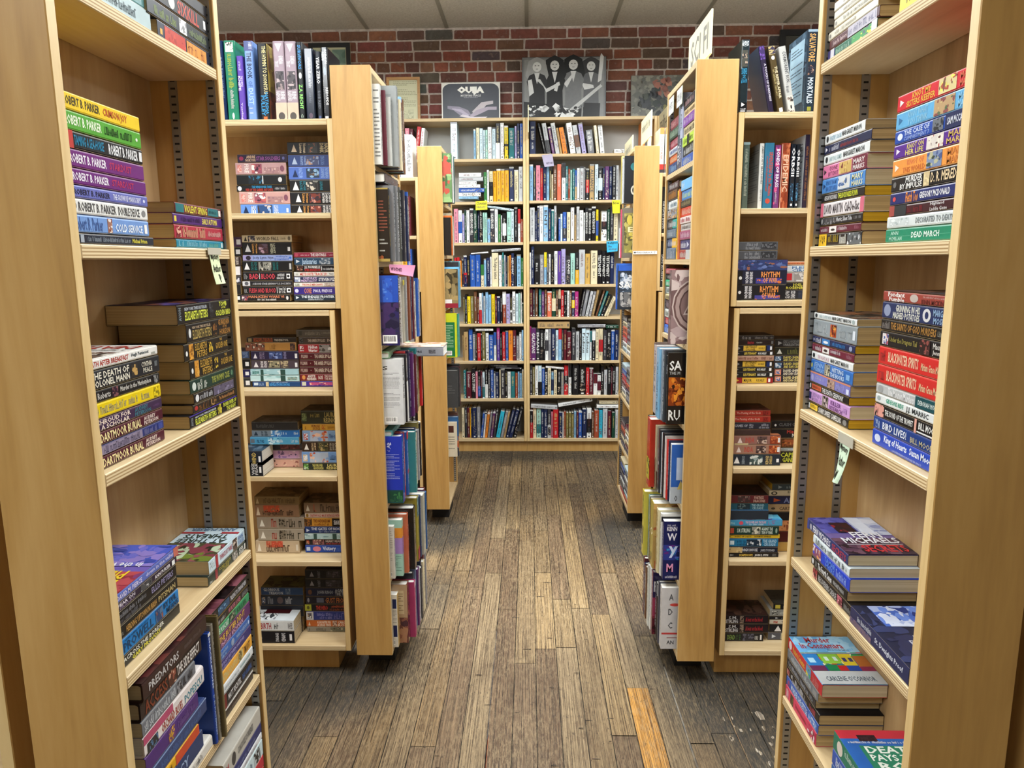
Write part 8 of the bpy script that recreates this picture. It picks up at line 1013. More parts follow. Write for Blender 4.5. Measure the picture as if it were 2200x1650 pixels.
# ---- floor: worn narrow boards on a dark sub-floor
fm, nt, b = newmat('worn_floor_boards', .55); L = nt.links
at = N(nt, 'ShaderNodeAttribute', attribute_name='Col')
tc = N(nt, 'ShaderNodeTexCoord')
def fn(scale, det, rough=.6, dist=0, s=1.0):
    mp = N(nt, 'ShaderNodeMapping'); mp.inputs['Scale'].default_value = scale; L.new(tc.outputs['Object'], mp.inputs[0])
    n = N(nt, 'ShaderNodeTexNoise', Scale=s, Detail=det, Roughness=rough, Distortion=dist); L.new(mp.outputs[0], n.inputs[0]); return n.outputs[0]
def mr(inp, a, b_, c=0, d=1):
    r = N(nt, 'ShaderNodeMapRange'); r.inputs[1].default_value = a; r.inputs[2].default_value = b_; r.inputs[3].default_value = c; r.inputs[4].default_value = d
    L.new(inp, r.inputs[0]); return r.outputs[0]
def mixc(fac, a, b_, mode='MIX'):
    m_ = N(nt, 'ShaderNodeMix', data_type='RGBA', blend_type=mode)
    if isinstance(fac, float): m_.inputs[0].default_value = fac
    else: L.new(fac, m_.inputs[0])
    for sock, val in ((m_.inputs[6], a), (m_.inputs[7], b_)):
        if isinstance(val, str): sock.default_value = (*lin(val), 1)
        else: L.new(val, sock)
    return m_.outputs[2]
def mth(op, a, b_):
    m_ = N(nt, 'ShaderNodeMath', operation=op)
    for i, q in enumerate((a, b_)):
        if isinstance(q, (int, float)): m_.inputs[i].default_value = q
        else: L.new(q, m_.inputs[i])
    return m_.outputs[0]
grain = fn((300, 2.6, 1), 5, .7, .35)
fine = fn((120, 16, 1), 8, .8, .2, 1.5)
spots = fn((1, .7, 1), 9, .8, 0, 30)
spots2 = fn((1, .5, 1), 5, .7, 0, 95)
patch = fn((1, .42, 1), 5, .62, .2, 2.4)
base = mixc(mr(grain, .40, .60, 0, .95), at.outputs['Color'], '5c4a38', 'MULTIPLY')
# pale bare wood showing through what is left of the brown finish
wear = mth('MULTIPLY', mr(fine, .47, .57), mr(patch, .34, .60, .12, 1))
c = mixc(mth('MULTIPLY', wear, .50), base, 'b8a27c')
dark = mth('MULTIPLY', mr(spots2, .60, .64), mr(patch, .66, .36, .2, 1))
c = mixc(mth('MULTIPLY', dark, .80), c, '33261c')
brown = mth('MULTIPLY', mr(spots, .50, .62), mr(patch, .58, .34))
c = mixc(mth('MULTIPLY', brown, .55), c, '5e4630')
# fixed grimy areas: where the old cases stood and along their feet
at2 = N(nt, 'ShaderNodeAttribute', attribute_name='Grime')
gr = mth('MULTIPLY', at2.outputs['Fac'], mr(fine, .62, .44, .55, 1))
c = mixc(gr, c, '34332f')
L.new(c, b.inputs['Base Color'])
bp = N(nt, 'ShaderNodeBump', Strength=.5, Distance=.002); L.new(mth('ADD', grain, spots), bp.inputs['Height']); L.new(bp.outputs[0], b.inputs['Normal'])
L.new(mr(spots, .3, .7, .42, .7), b.inputs['Roughness'])
PW = .0755; PX0 = .019
BASES = ['a68d68', 'b0956c', '94795a', 'bc9f70', '8c7254', 'a88c62', '7e684e', 'b49c76', '84694c', 'a2855c']
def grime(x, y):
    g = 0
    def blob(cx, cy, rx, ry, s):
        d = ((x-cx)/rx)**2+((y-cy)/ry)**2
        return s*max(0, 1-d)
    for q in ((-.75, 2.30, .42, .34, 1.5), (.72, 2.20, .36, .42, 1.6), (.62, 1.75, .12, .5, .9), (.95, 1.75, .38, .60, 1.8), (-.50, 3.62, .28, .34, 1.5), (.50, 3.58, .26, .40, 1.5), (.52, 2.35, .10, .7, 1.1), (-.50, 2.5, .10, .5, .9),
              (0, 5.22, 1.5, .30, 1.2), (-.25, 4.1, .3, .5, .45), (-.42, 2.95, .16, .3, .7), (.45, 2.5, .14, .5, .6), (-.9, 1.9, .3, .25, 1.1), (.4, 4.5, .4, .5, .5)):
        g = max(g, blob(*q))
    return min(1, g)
v, f, cc, gg = [], [], [], []
xk = -46
while PX0+xk*PW < 3.3:
    x0 = PX0+xk*PW; y = -2.6-rng.random()
    while y < 5.55:
        ln = rng.choice((.45, .7, .9, 1.2, 1.6, 2.1))*rng.uniform(.8, 1.2)
        col = rng.choice(BASES); sh = rng.uniform(.66, .86)
        if xk == 5:
            if y < 2.2 < y+ln or (y < 1.5 < y+ln): ln = 1.30 if y < 1.2 else ln
        c3 = [q*sh for q in lin(col)]
        if xk == 4 and y+ln > 1.7 and y < 2.0: pass
        y1 = min(y+ln, 5.6); g_ = .0014
        n = max(1, int((y1-y)/.12))
        zz = rng.uniform(-.0012, 0)
        for i in range(n):
            ya = y+(y1-y)*i/n+(g_ if i == 0 else 0); yb = y+(y1-y)*(i+1)/n-(g_ if i == n-1 else 0)
            k = len(v)
            v += [(x0+g_, ya, zz), (x0+PW-g_, ya, zz), (x0+PW-g_, yb, zz), (x0+g_, yb, zz)]
            f.append((k, k+1, k+2, k+3))
            cl = c3
            if xk == 4 and .9 < (ya+yb)/2 < 2.236: cl = lin('dca048')
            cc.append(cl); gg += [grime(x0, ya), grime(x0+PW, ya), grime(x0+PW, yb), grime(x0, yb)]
        y = y1
    xk += 1
def scrap(pts, col, z=.0004):
    k = len(v); v.extend([(x_, y_, z) for x_, y_ in pts]); f.append(tuple(range(k, k+len(pts)))); cc.append(lin(col)); gg.extend([0]*len(pts))
# filler strips in two gaps, flakes of white paint, old scratches
scrap([(.4695, 1.2), (.4760, 1.2), (.4755, 2.36), (.4705, 2.36)], '7c7c78')
scrap([(-.1335, 1.1), (-.1290, 1.1), (-.1300, 2.6), (-.1330, 2.6)], '3c3c42')
scrap([(-.1325, 1.75), (-.1265, 1.78), (-.1270, 1.98), (-.1320, 1.95)], 'a8552c')
scrap([(.6225, 1.2), (.6258, 1.2), (.6250, 2.2), (.6235, 2.2)], '9a7858')
for q in range(26):
    cx_, cy_ = rng.uniform(.60, .80), rng.uniform(1.82, 2.10); s_ = rng.uniform(.002, .007)*(3 if q < 5 else 1)
    scrap([(cx_+s_*math.cos(a_)*rng.uniform(.4, 1), cy_+s_*2.4*math.sin(a_)*rng.uniform(.4, 1)) for a_ in (0, .9, 1.8, 2.7, 3.6, 4.5, 5.4)], 'c4bcae')
for q in range(120):
    cx_, cy_ = rng.gauss(0, .30), rng.uniform(1.7, 4.9); w_, h_ = rng.uniform(.006, .035), rng.uniform(.0015, .004)
    scrap([(cx_, cy_), (cx_+w_, cy_+rng.uniform(-.003, .003)), (cx_+w_, cy_+h_), (cx_+w_*.4, cy_+h_*1.6), (cx_, cy_+h_)], '40301f' if q % 3 else '5a4a38')
k = len(v); v += [(-3.5, -3, -.006), (3.5, -3, -.006), (3.5, 5.6, -.006), (-3.5, 5.6, -.006)]; f.append((k, k+1, k+2, k+3)); cc.append(lin('17120e')); gg += [0]*4
k = len(v); v += [(-3.5, -3, -.05), (3.5, -3, -.05), (3.5, 5.6, -.05), (-3.5, 5.6, -.05)]; f.append((k+3, k+2, k+1, k)); cc.append(lin('17120e')); gg += [0]*4
fl = mesh_obj('floor', v, f, [fm], fcol=cc); tag(fl, kind='structure')
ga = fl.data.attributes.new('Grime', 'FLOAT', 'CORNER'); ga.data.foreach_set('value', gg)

# ---- back wall: real bricks, one course of headers in six, on a mortar bed
WY = 5.52
bm_, nt, b = newmat('old_brick', .9); L = nt.links
at = N(nt, 'ShaderNodeAttribute', attribute_name='Col'); tc = N(nt, 'ShaderNodeTexCoord')
n1 = fn((1, 1, 1), 6, .65, 0, 24); n2 = fn((1, 1, 1), 5, .6, 0, 5)
c = mixc(mr(n1, .35, .7, 0, .55), at.outputs['Color'], '8a6257', 'MULTIPLY')
c = mixc(mr(n1, .58, .72, 0, .45), c, 'a89488')
L.new(c, b.inputs['Base Color'])
bp = N(nt, 'ShaderNodeBump', Strength=.6, Distance=.006); L.new(n1, bp.inputs['Height']); L.new(bp.outputs[0], b.inputs['Normal'])
mo, nt, b = newmat('lime_mortar', .95); L = nt.links; tc = N(nt, 'ShaderNodeTexCoord')
n1 = fn((1, 1, 1), 5, .6, 0, 40); r = ramp(nt, [(.3, 'a0948c'), (.7, 'cdc2b8')]); L.new(n1, r.inputs[0]); L.new(r.outputs[0], b.inputs['Base Color'])
v, f, cc, mi = [], [], [], []
CH = .0728; bz = 3.053
for i in range(14):
    z1 = bz-i*CH; z0 = z1-CH+.0125
    hd = (i % 6 == 3); bw = .105 if hd else .205
    x = -3.2+(i % 2)*.108+rng.uniform(-.02, .02)
    while x < 3.3:
        w_ = bw*rng.uniform(.97, 1.03)
        if not hd and rng.random() < .05: w_ = .10
        j = lambda s=.0022: rng.uniform(-s, s)
        x0, x1, yf = x, x+w_-.0125, WY-.006+j(.003)
        k = len(v); e_ = .004
        ring = [(x0+e_, z0), (x1-e_, z0), (x1, z0+e_), (x1, z1-e_), (x1-e_, z1), (x0+e_, z1), (x0, z1-e_), (x0, z0+e_)]
        ring = [(a+j(), c_+j()) for a, c_ in ring]
        v += [(a, yf, c_) for a, c_ in ring]+[(a, WY+.02, c_) for a, c_ in ring]
        col = rng.choice(['8a5548', '925a49', '7e4d42', '86584a', '764a40', '96624f', '7c5348', '6a534c', '5e5754', '885747', '8c5446', '765046'])
        c3 = [q*rng.uniform(.74, 1.02) for q in lin(col)]
        f.append(tuple(range(k+7, k-1, -1))); cc.append(c3)
        for q in range(8): f.append((k+q, k+(q+1) % 8, k+8+(q+1) % 8, k+8+q)); cc.append(c3)
        x += w_
nb = len(f); k = len(v)
vv, ff = boxv(-3.5, WY, 0, 3.5, WY+.1, CEIL+.05); v += vv; f += [tuple(i+k for i in q) for q in ff]; cc += [(1, 1, 1)]*6
mi = [0]*nb+[1]*6
wb = mesh_obj('wall_back', v, f, [bm_, mo], fcol=cc, midx=mi); tag(wb, kind='structure')
M['wallpaint'] = plain('wall_paint', 'b9b4a8', .8)
for nm, bx in (('wall_left', (-3.6, -3.1, 0, -3.5, WY, CEIL+.05)), ('wall_right', (3.5, -3.1, 0, 3.6, WY, CEIL+.05)), ('wall_front', (-3.6, -3.2, 0, 3.6, -3.1, CEIL+.05))):
    tag(box(nm, bx, M['wallpaint'], bevel=0), kind='structure')
# ---- ceiling: mineral tiles in a T-bar grid
cm, nt, b = newmat('ceiling_tile', .9); L = nt.links; tc = N(nt, 'ShaderNodeTexCoord')
n1 = fn((1, 1, 1), 6, .7, 0, 90); r = ramp(nt, [(.3, 'b2b2ae'), (.6, 'd0d0cc')]); L.new(n1, r.inputs[0]); L.new(r.outputs[0], b.inputs['Base Color'])
M['tbar'] = plain('tbar_white', '94948c', .6)
v, f, mi = [], [], []
def addb(bx, m_):
    vv, ff = boxv(*bx); k = len(v); v.extend(vv); f.extend([tuple(i+k for i in q) for q in ff]); mi.extend([m_]*6)
addb((-3.6, -3.2, CEIL, 3.6, WY+.1, CEIL+.05), 0)
GX = [-3.56, -2.95, -2.34, -1.735, -1.155, -.585, -.012, .60, 1.205, 1.815, 2.42, 3.03]
for x in GX: addb((x-.013, -3.1, CEIL-.005, x+.013, WY-.012, CEIL-.0002), 1)
for y in (-2.2, -.98, .24, 1.46, 2.68, 3.9, 5.12-5+5.47): addb((-3.5, y-.012, CEIL-.0045, 3.5, y+.012, CEIL-.0003), 1)
ce = mesh_obj('ceiling', v, f, [cm, M['tbar']], midx=mi); tag(ce, kind='structure')
# ---- fluorescent lights, hung low to fit the added up-lights
for i, (x, y, wt) in enumerate(LAMPS):
    e = bpy.data.objects.new('ceiling_light', None); COL.objects.link(e); e.location = (x, y, CEIL-.22)
    tag(e, 'fluorescent ceiling light with a flat lens and an added up-light, above the frame', 'ceiling light', 'fluorescent ceiling lights')
    box('housing', (-.29, -.59, -.005, .29, .59, .024), M['fixture'], e, bevel=0)
    box('diffuser', (-.26, -.56, -.011, .26, .56, -.006), M['lens'], e, bevel=0)
    ld = bpy.data.lights.new('tube_light', 'AREA'); ld.shape = 'RECTANGLE'; ld.size = .52; ld.size_y = 1.12; ld.energy = wt; ld.color = (.93, .97, 1.0)
    lo = bpy.data.objects.new('tube_light', ld); link(lo, e); lo.location = (0, 0, -.013)
    ud = ld.copy(); ud.energy = wt*.80; uo = bpy.data.objects.new('added_up_light', ud); link(uo, e); uo.location = (0, 0, .027); uo.rotation_euler = (math.pi, 0, 0)  # second lamp facing up, added only to brighten the ceiling
    for sx in (-.27, .27): box('hanger', (sx-.003, -.003, .025, sx+.003, .003, .2195), M['fixture'], e, bevel=0)  # hangers for the lowered housing, added along with the up-light

# ================================================================== BOOKCASES
M['backwhite'] = plain('painted_back', 'b4b4b0', .8)
EC = [1.715, 1.42, 1.155, .895, .627, .36]
g_end = 'narrow end cases facing the aisle'
case('narrow maple end case in the left front, mystery author P note on its shelf', -.52, .822, 90, .461, .122, .09, 2.0, [1.738, 1.443, 1.165, .893, .64, .36], kick=(0, .018, .125), kmat='black', group=g_end)
case('narrow maple end case in the right front, mystery author M note on its shelf', .485, 1.303, -90, .461, .122, .09, 2.0, [1.738, 1.440, 1.154, .873, .59, .34], kick=(0, .018, .125), kmat='black', group=g_end)
case('tall narrow end case crammed with hardcovers, left of aisle beside science fiction stacks', -.473, 2.27, 90, .46, .122, .09, 2.0, EC, kick=(0, .018, .125), kmat='black', group=g_end)
case('tall narrow end case under the sci fi sign, right of the aisle', .492, 2.703, -90, .46, .122, .09, 1.995, EC, kick=(0, .018, .125), kmat='black', group=g_end)
case('far narrow end case left of the aisle with an almost empty bottom shelf', -.437, 3.74, 90, .46, .122, .09, 1.988, [1.715, 1.45, 1.18, .92, .65, .38], kick=(0, .018, .125), kmat='black', group=g_end)
case('far narrow end case right of the aisle with a white arrow strip on it', .518, 4.143, -90, .46, .122, .09, 1.969, [1.70, 1.43, 1.17, .92, .66, .38], kick=(0, .018, .125), kmat='black', group=g_end)
g_row = 'wide maple row cases'
kk = (0, .055, .06)
def row(xo, yf, side, zt, zb, wherelab, dz=0):
    """upper box on a lower box; xo = outer side nearest the aisle"""
    for (z0, z1, sh, dx, w_) in ((1.2735+dz, 1.852+dz, zt, .0, 'upper'), (.094+dz, 1.2685+dz, zb, .022 if side < 0 else .012, 'lower')):
        x = xo-dx-.914 if side < 0 else xo+dx
        case(f'{w_} box of the {wherelab}', x, yf, 0, .914, .205, z0, z1, sh, kick=kk if w_ == 'lower' else None, group=g_row, standards=False, kmat='panel')
row(-.598, 2.29, -1, [1.572], [1.008, .719, .42], 'wide science fiction row case on the left of the aisle')
row(.627, 2.274, 1, [1.572], [1.023, .751, .433], 'wide science fiction row case on the right of the aisle')
row(-.560, 3.77, -1, [1.55], [1.0, .72, .42], 'farther row case left of the aisle, by white spines', -.01)
row(.6425, 3.70, 1, [1.55], [1.0, .72, .42], 'farther row case right of the aisle, holding black spines', -.01)
row(-.662, .842, -1, [1.572], [1.0, .72, .42], 'row case at the left edge behind the nearest end panel')
row(.632, .842, 1, [1.572], [1.0, .72, .42], 'row case at the right edge beside the nearest end panel')
g_wall = 'full height cases against the brick wall'
BS = {0: [2.13, 1.836, 1.551, 1.236, .966, .691, .408], 1: [2.159, 1.841, 1.556, 1.249, 1.014, .692, .431]}
for i, (x, lab, q) in enumerate(((-1.850, 'full height maple wall case at the far left, mostly hidden', 0), (-.935, 'full height maple wall case under the box lid with hands', 0),
                     (-.020, 'full height maple wall case under the black and white poster', 1), (.895, 'full height maple wall case under the dark flower painting', 1))):
    case(lab, x, 5.27, 0, .914, .245, .082, 2.405, BS[q], th=.0205, kick=(0, .025, 0), group=g_wall, standards=False, backwhite=True, kmat='panel')

# ================================================================== THINGS ON WALLS AND CASES
def flat(name, label, cat, W, H, T, mat, loc, rot, prints, group=None, tilt=0, frame=None, mirror=False):
    """thin upright board W x H, facing local -y"""
    e = box(name, (0, 0, 0, W, T, H), mat, bevel=min(.001, T*.2))
    loc = (loc[0], loc[1], loc[2]+T*abs(math.sin(math.radians(tilt)))+(.0006 if tilt else 0))
    e.matrix_world = Matrix.Translation(loc) @ Matrix.Rotation(math.radians(rot), 4, 'Z') @ Matrix.Rotation(math.radians(tilt), 4, 'X')
    tag(e, label, cat, group)
    if frame:
        fw, fm_ = frame
        for bx in ((-fw, -.008, -fw, W+fw, T, 0), (-fw, -.008, H, W+fw, T, H+fw), (-fw, -.008, 0, 0, T, H), (W, -.008, 0, W+fw, T, H)):
            pass
        v, f = [], []
        for bx in ((0, -.010, 0, W, 0, fw), (0, -.010, H-fw, W, 0, H), (0, -.010, fw, fw, 0, H-fw), (W-fw, -.010, fw, W, 0, H-fw)):
            vv, ff = boxv(*bx); k = len(v); v += vv; f += [tuple(i+k for i in q) for q in ff]
        mesh_obj('frame', v, f, [fm_], e)
    if prints:
        P = Print(W, H, lambda a, b_, h: (a, -h, b_)); r_ = random.Random(3)
        for it in prints: P.item(it, r_) if not callable(it) else it(P)
        P.build('print', e)
    return e
M['posterdk'] = plain('poster_board', '2a2b2d', .6); M['boxlid'] = plain('box_board', 'd8d8d2', .6)
M['oldpaper'] = plain('old_paper', 'c8c8a8', .6); M['oak'] = wood('oak_frame', '8a6238', 'a87c48', 'b88c58', 'x')
M['dkframe'] = plain('dark_frame', '15171a', .35); M['signwood'] = plain('sign_board', 'dcd4b0', .7); M['canvas'] = plain('canvas', '4a4a44', .8)
# poster: four long haired figures in black and white (generic)
def figure(P, cx, base, s, dark, hair, arm):
    sk = 'c4c6c6'
    body = [(-.105, 0), (.105, 0), (.10, .30), (.135, .46), (.10, .56), (.03, .60), (-.03, .60), (-.10, .56), (-.135, .46), (-.10, .30)]
    T_ = lambda pts: [(cx+x*s*1.25, base+y*s*1.32) for x, y in pts]
    P.poly(T_([(-.10, -.16), (.10, -.16), (.11, .05), (-.11, .05)]), '17181a')
    P.poly(T_([(math.cos(a*.5236)*.118*(1+.12*(a%2)), .71+math.sin(a*.5236)*.140*(1+.10*(a%2))) for a in range(12)]), hair)
    P.poly(T_([(-.12, .74), (-.15, .56), (-.10, .46), (-.04, .52), (.04, .52), (.11, .45), (.15, .56), (.12, .74)]), hair)
    P.poly(T_(body), dark)
    P.poly(T_([(-.035, .60), (.035, .60), (0, .42)]), sk)
    P.poly(T_([(math.cos(a*.5236)*.058, .70+math.sin(a*.5236)*.082) for a in range(12)]), sk)
    P.poly(T_([(-.03, .725), (-.01, .725), (-.01, .715), (-.03, .715)]), '26272a'); P.poly(T_([(.01, .725), (.03, .725), (.03, .715), (.01, .715)]), '26272a')
    P.poly(T_([(-.018, .668), (.018, .668), (.012, .660), (-.012, .660)]), '303134')
    for a in arm: P.poly(T_(a), sk)
def poster(P):
    P.rect(0.006, .994, .006, .994, '6a6c6e'); P.rect(.03, .97, .03, .96, '7c7e7e')
    figure(P, .82, .20, .70, '55575a', '2a2b2d', [[(.09, .42), (.14, .46), (.17, .86), (.135, .92), (.12, .86)], [(-.13, .42), (-.09, .30), (.04, .33), (.03, .38)]])
    figure(P, .61, .18, .75, '6a6c6e', '121315', [[(-.12, .40), (-.02, .55), (.0, .53), (-.08, .34)]])
    figure(P, .39, .18, .74, '1a1b1d', '17181a', [[(.02, .42), (.06, .44), (.03, .28), (-.01, .30)]])
    figure(P, .18, .17, .73, '232427', '8e9090', [[(-.02, .50), (.04, .50), (.12, .28), (.30, .40), (.29, .45), (.12, .34)], [(-.12, .48), (-.07, .50), (-.04, .28), (-.10, .22)]])
    r_ = random.Random(5)
    P.poly([(.02, .02), (.45, .02), (.5, .16), (.3, .26), (.02, .30)], '1b1c1e'); P.poly([(.72, .02), (.92, .02), (.93, .26), (.74, .27)], '141517')
    P.poly([(.50, .10), (.93, .56), (.955, .53), (.54, .06)], 'b4b6b6'); P.poly([(.44, .02), (.62, .02), (.60, .16), (.50, .20)], 'd8dada')
    ly = P.n+1
    for i in range(46):
        cx, cy = r_.uniform(.08, .66), r_.uniform(.07, .22); q = r_.uniform(.012, .05)
        P.poly([(cx+q*math.cos(a+i), cy+q*1.3*math.sin(a+i)*r_.uniform(.3, 1)) for a in (0, 1.6, 3.1, 4.6)], r_.choice(['e2e4e4', 'c8caca', '17181a', '2a2b2d']), ly+i % 3)
    P.n = ly+3
flat('poster', 'mounted black and white poster of four long haired figures on top of the wall case', 'poster', .598, .432, .012, M['posterdk'], (-.048, 5.400, 2.406), 0, [poster], tilt=-3)
def ouija(P):
    rr = [(.02+.10, .975), (.98-.10, .975)]
    pts = [(.02, .0), (.98, .0), (.98, .80)]+[(.84+.14*math.cos(a*.2618), .80+.17*math.sin(a*.2618)) for a in range(1, 7)]+[(.16+.14*math.cos(1.5708+a*.2618), .80+.17*math.sin(1.5708+a*.2618)) for a in range(0, 7)]
    P.poly(pts, '30343f')
    for it in [('T', .27, .73, .74, .90, 'e8e8e2', '*OUIJA'), ('T', .33, .67, .635, .685, 'c8c8c8', 'MYSTIFYING ORACLE'), ('T', .38, .62, .60, .62, '9a9aa2', 'WILLIAM FULD TALKING BOARD SET')]: P.item(it, None)
    for pts, c_ in (([(.10, .40), (.30, .37), (.45, .28), (.50, .16), (.42, .10), (.30, .16), (.2, .28), (.1, .32)], '7d7688'), ([(.88, .52), (.68, .48), (.52, .24), (.56, .14), (.66, .20), (.76, .40), (.88, .44)], 'b0a8ae'),
                    ([(.94, .36), (.78, .36), (.60, .28), (.48, .14), (.52, .09), (.66, .18), (.80, .28), (.94, .28)], '9a90a0'), ([(.18, .33), (.34, .30), (.47, .15), (.44, .12), (.30, .24), (.18, .30)], 'a59cb2'),
                    ([(.30, .12), (.52, .05), (.74, .06), (.78, .10), (.52, .10), (.36, .17)], 'c2bac4')): P.poly(pts, c_)
    P.rect(.22, .84, .02, .05, '565a68')
flat('game_box', 'dark blue box lid with pale hands and white lettering standing on wall case', 'game box', .418, .262, .045, M['boxlid'], (-.621, 5.390, 2.406), 0, [ouija], tilt=-3)
flat('framed_document', 'aged document in a light oak frame standing on the wall case', 'framed document', .24, .315, .014, M['oldpaper'], (-1.02, 5.43, 2.406), 0,
     [('L', .2, .9, .35, .92, '8f8f74', '16'), ('I', .3, .8, .08, .3, 'c0c0a0', 'c8c8a8,b4b498,a8a88c')], frame=(.018, M['oak']), tilt=-4)
def flowers(P):
    r_ = random.Random(11); P.rect(0, 1, 0, 1, '5c5b52'); ly = P.n+1
    for i in range(260):
        cx, cy = r_.random(), r_.random(); q = r_.uniform(.02, .085)
        if abs(cx-.5)+abs(cy-.42) < .42: c_ = r_.choice(['1d1f22', '272a2e', '202822', '353a30', '1a1c1f'])
        else: c_ = r_.choice(['6a6960', '77766a', '5a5a52', '4e4f48'])
        if .42 < cx < .72 and .5 < cy < .92 and r_.random() < .7: c_ = r_.choice(['7c4a3c', '8a5646', '6d4136', '925f4c'])
        if cx > .74 and .66 < cy < .86 and r_.random() < .6: c_ = r_.choice(['a89a38', '938a40'])
        if .55 < cx and cy < .4 and r_.random() < .4: c_ = r_.choice(['7c7640', '8a8448', '6a6838'])
        P.poly([(min(1, max(0, cx+q*math.cos(t*1.05+i)*r_.uniform(.6, 1.1))), min(1, max(0, cy+q*1.25*math.sin(t*1.05+i)*r_.uniform(.6, 1.1)))) for t in range(6)], c_, ly+i % 6)
flat('painting', 'unframed dark floral oil painting leaning on top of the wall case', 'painting', .42, .30, .02, M['canvas'], (.727, 5.40, 2.406), 0, [flowers], tilt=-5)
flat('framed_picture', 'black framed picture hung on the brick wall behind the left row of upright books', 'framed picture', .30, .36, .012, M['oldpaper'], (-1.583, 5.495, 2.612), 0, [('I', .12, .88, .12, .88, '6f8a80', '5e7a70,86a094,b0b8a0')], frame=(.03, M['dkframe']))
flat('framed_picture', 'dark framed picture on the brick wall above the salvatore hardcover', 'framed picture', .34, .36, .012, M['canvas'], (1.78, 5.495, 2.655), 0, None, frame=(.04, M['dkframe']))
def sign(label, x, y1, z, W, H, text, tilt=4, post=None, group='wooden section signs', colr='8d8d84', t0=.2, t1=.8):
    e = flat('section_sign', label, 'sign', W, H, .006, M['signwood'], (x, y1, z), -90, [('T' if text else '~', .12, .90, t0, t1, colr, text)], group=group, tilt=0)
    if post:
        box('post', (W*.55, .0065, -post, W*.55+.03, .022, H*.6), M['signwood'], e)
    return e
sign('pale wooden sci fi sign standing on top of the end case', .535, 2.575, 2.0175, .30, .125, 'SCI FI', post=.022)
sign('pale wooden sign on the far end case, the taller and closer of two', .600, 4.04, 2.020, .32, .125, '', post=.050, t0=.45, t1=.75)
sign('low pale wooden sign slipping off the far end case', .560, 4.40, 1.9705, .32, .115, '', post=None, t0=.35, t1=.7)
sign('small brown wooden sign sticking out from the wall case beside the orange book', .905, 5.2685, 2.245, .36, .165, '', post=None, colr='3a3228')
sign('wooden sign seen edge-on, hung on the divider between the wall cases', -.006, 5.268, 2.262, .25, .175, '', colr='5a5648')
# move the pieces that hang so that they are held
# ---- notes
def note(label, pts, loc, rot, cname, texts, bend=.006, name='paper_note', group='handwritten shelf notes'):
    """curled slip of paper outlined by pts (metres, x right, y up)"""
    m_ = M.get('n'+cname) or plain('note_'+cname, cname, .75); M['n'+cname] = m_
    (ax, ay), (bx_, by), (cx_, cy), (dx, dy) = pts   # top-left top-right bottom-right bottom-left
    n = 8; v, f = [], []
    def P_(s, t):
        x = (ax+(bx_-ax)*s)*(1-t)+(dx+(cx_-dx)*s)*t; y = (ay+(by-ay)*s)*(1-t)+(dy+(cy-dy)*s)*t
        return x, y, -bend*t*t*(1+.5*math.sin(s*3))
    for j in range(n+1):
        for i in range(n+1):
            x, y, d = P_(i/n, j/n); v.append((x, d-.0004, y))
    q = len(v)
    v += [(x, y+.0004, z) for x, y, z in v[:q]]
    for j in range(n):
        for i in range(n):
            a = j*(n+1)+i; f.append((a, a+1, a+n+2, a+n+1)); f.append((q+a+n+1, q+a+n+2, q+a+1, q+a))
    e = mesh_obj(name, v, f, [m_]); e.matrix_world = Matrix.Translation(loc) @ Matrix.Rotation(math.radians(rot), 4, 'Z')
    tag(e, label, 'note', group)
    pv, pf, pc = [], [], []
    for (tx, s0, s1, t0, t1, c_) in texts:
        vs, fs = TXT[tx]; k = len(pv)
        for x, y in vs:
            s_ = s0+(s1-s0)*x; t_ = t1+(t0-t1)*y; xx, yy, d = P_(s_, t_); pv.append((xx, d-.0010, yy))
        pf += [tuple(i+k for i in g) for g in fs]; pc += [lin(c_)]*len(fs)
    if pf: mesh_obj('handwriting', pv, pf, [M['card']], e, fcol=pc)
    return e
M['tape'] = plain('clear_tape', 'b8b4a4', .25)
e = note('pale green note reading mystery author P taped to shelf edge', [(0, 0), (.034, 0), (.040, -.052), (.004, -.053)], (-.5185, 1.176, 1.4385), 90, 'd0dcae',
     [('Mystery', .08, .92, .05, .30, '22241e'), ('Author', .10, .90, .40, .62, '22241e'), ('P', .42, .62, .70, .94, '22241e')])
box('tape_strip', (-.006, -.0012, -.005, .044, -.0002, .006), M['tape'], e, bevel=0)
e = note('pale green note reading mystery author M taped to shelf edge', [(0, 0), (.036, -.003), (.026, -.066), (.010, -.064)], (.4835, 1.105, 1.144), -90, 'c6dcc0',
     [('Mystery', .1, .9, .08, .28, '22241e'), ('Author', .15, .9, .36, .58, '22241e'), ('M', .35, .6, .70, .92, '22241e')], bend=.010)
box('tape_strip', (-.006, -.0012, -.006, .046, -.0002, .010), M['tape'], e, bevel=0)
gs = 'sticky notes on the wall cases'
note('yellow sticky note reading christian history on shelf edge of the wall case', [(0, 0), (.082, .004), (.084, -.058), (0, -.062)], (-.380, 5.2655, 1.838), 0, 'e6dc28', [('Christian', .08, .95, .1, .42, '2c2c10'), ('History', .08, .85, .52, .88, '2c2c10')], group=gs)
note('crumpled lilac sticky note hanging from a shelf under leaning books', [(0, 0), (.075, .006), (.086, -.078), (.020, -.085)], (.090, 5.2655, 2.150), 0, 'a9a2b8', [('HISTORY', .25, .95, .62, .8, '4a4654')], bend=.02, group=gs)
note('bright blue sticky note on the shelf edge beside the far end case', [(0, 0), (.085, .004), (.078, -.070), (.004, -.078)], (.552, 5.2655, 1.552), 0, '2aa0c8', [('Religion', .1, .95, .08, .32, '12303c'), ('The', .1, .45, .40, .58, '12303c'), ('Writings', .15, .9, .66, .9, '12303c')], bend=.012, group=gs)
note('bright yellow note tucked at the right end of a wall case shelf', [(0, 0), (.055, .002), (.055, -.088), (.004, -.090)], (.588, 5.2655, 1.836), 0, 'f0e81c', [('Bibles', .1, .9, .1, .3, '2c2c10')], group=gs)
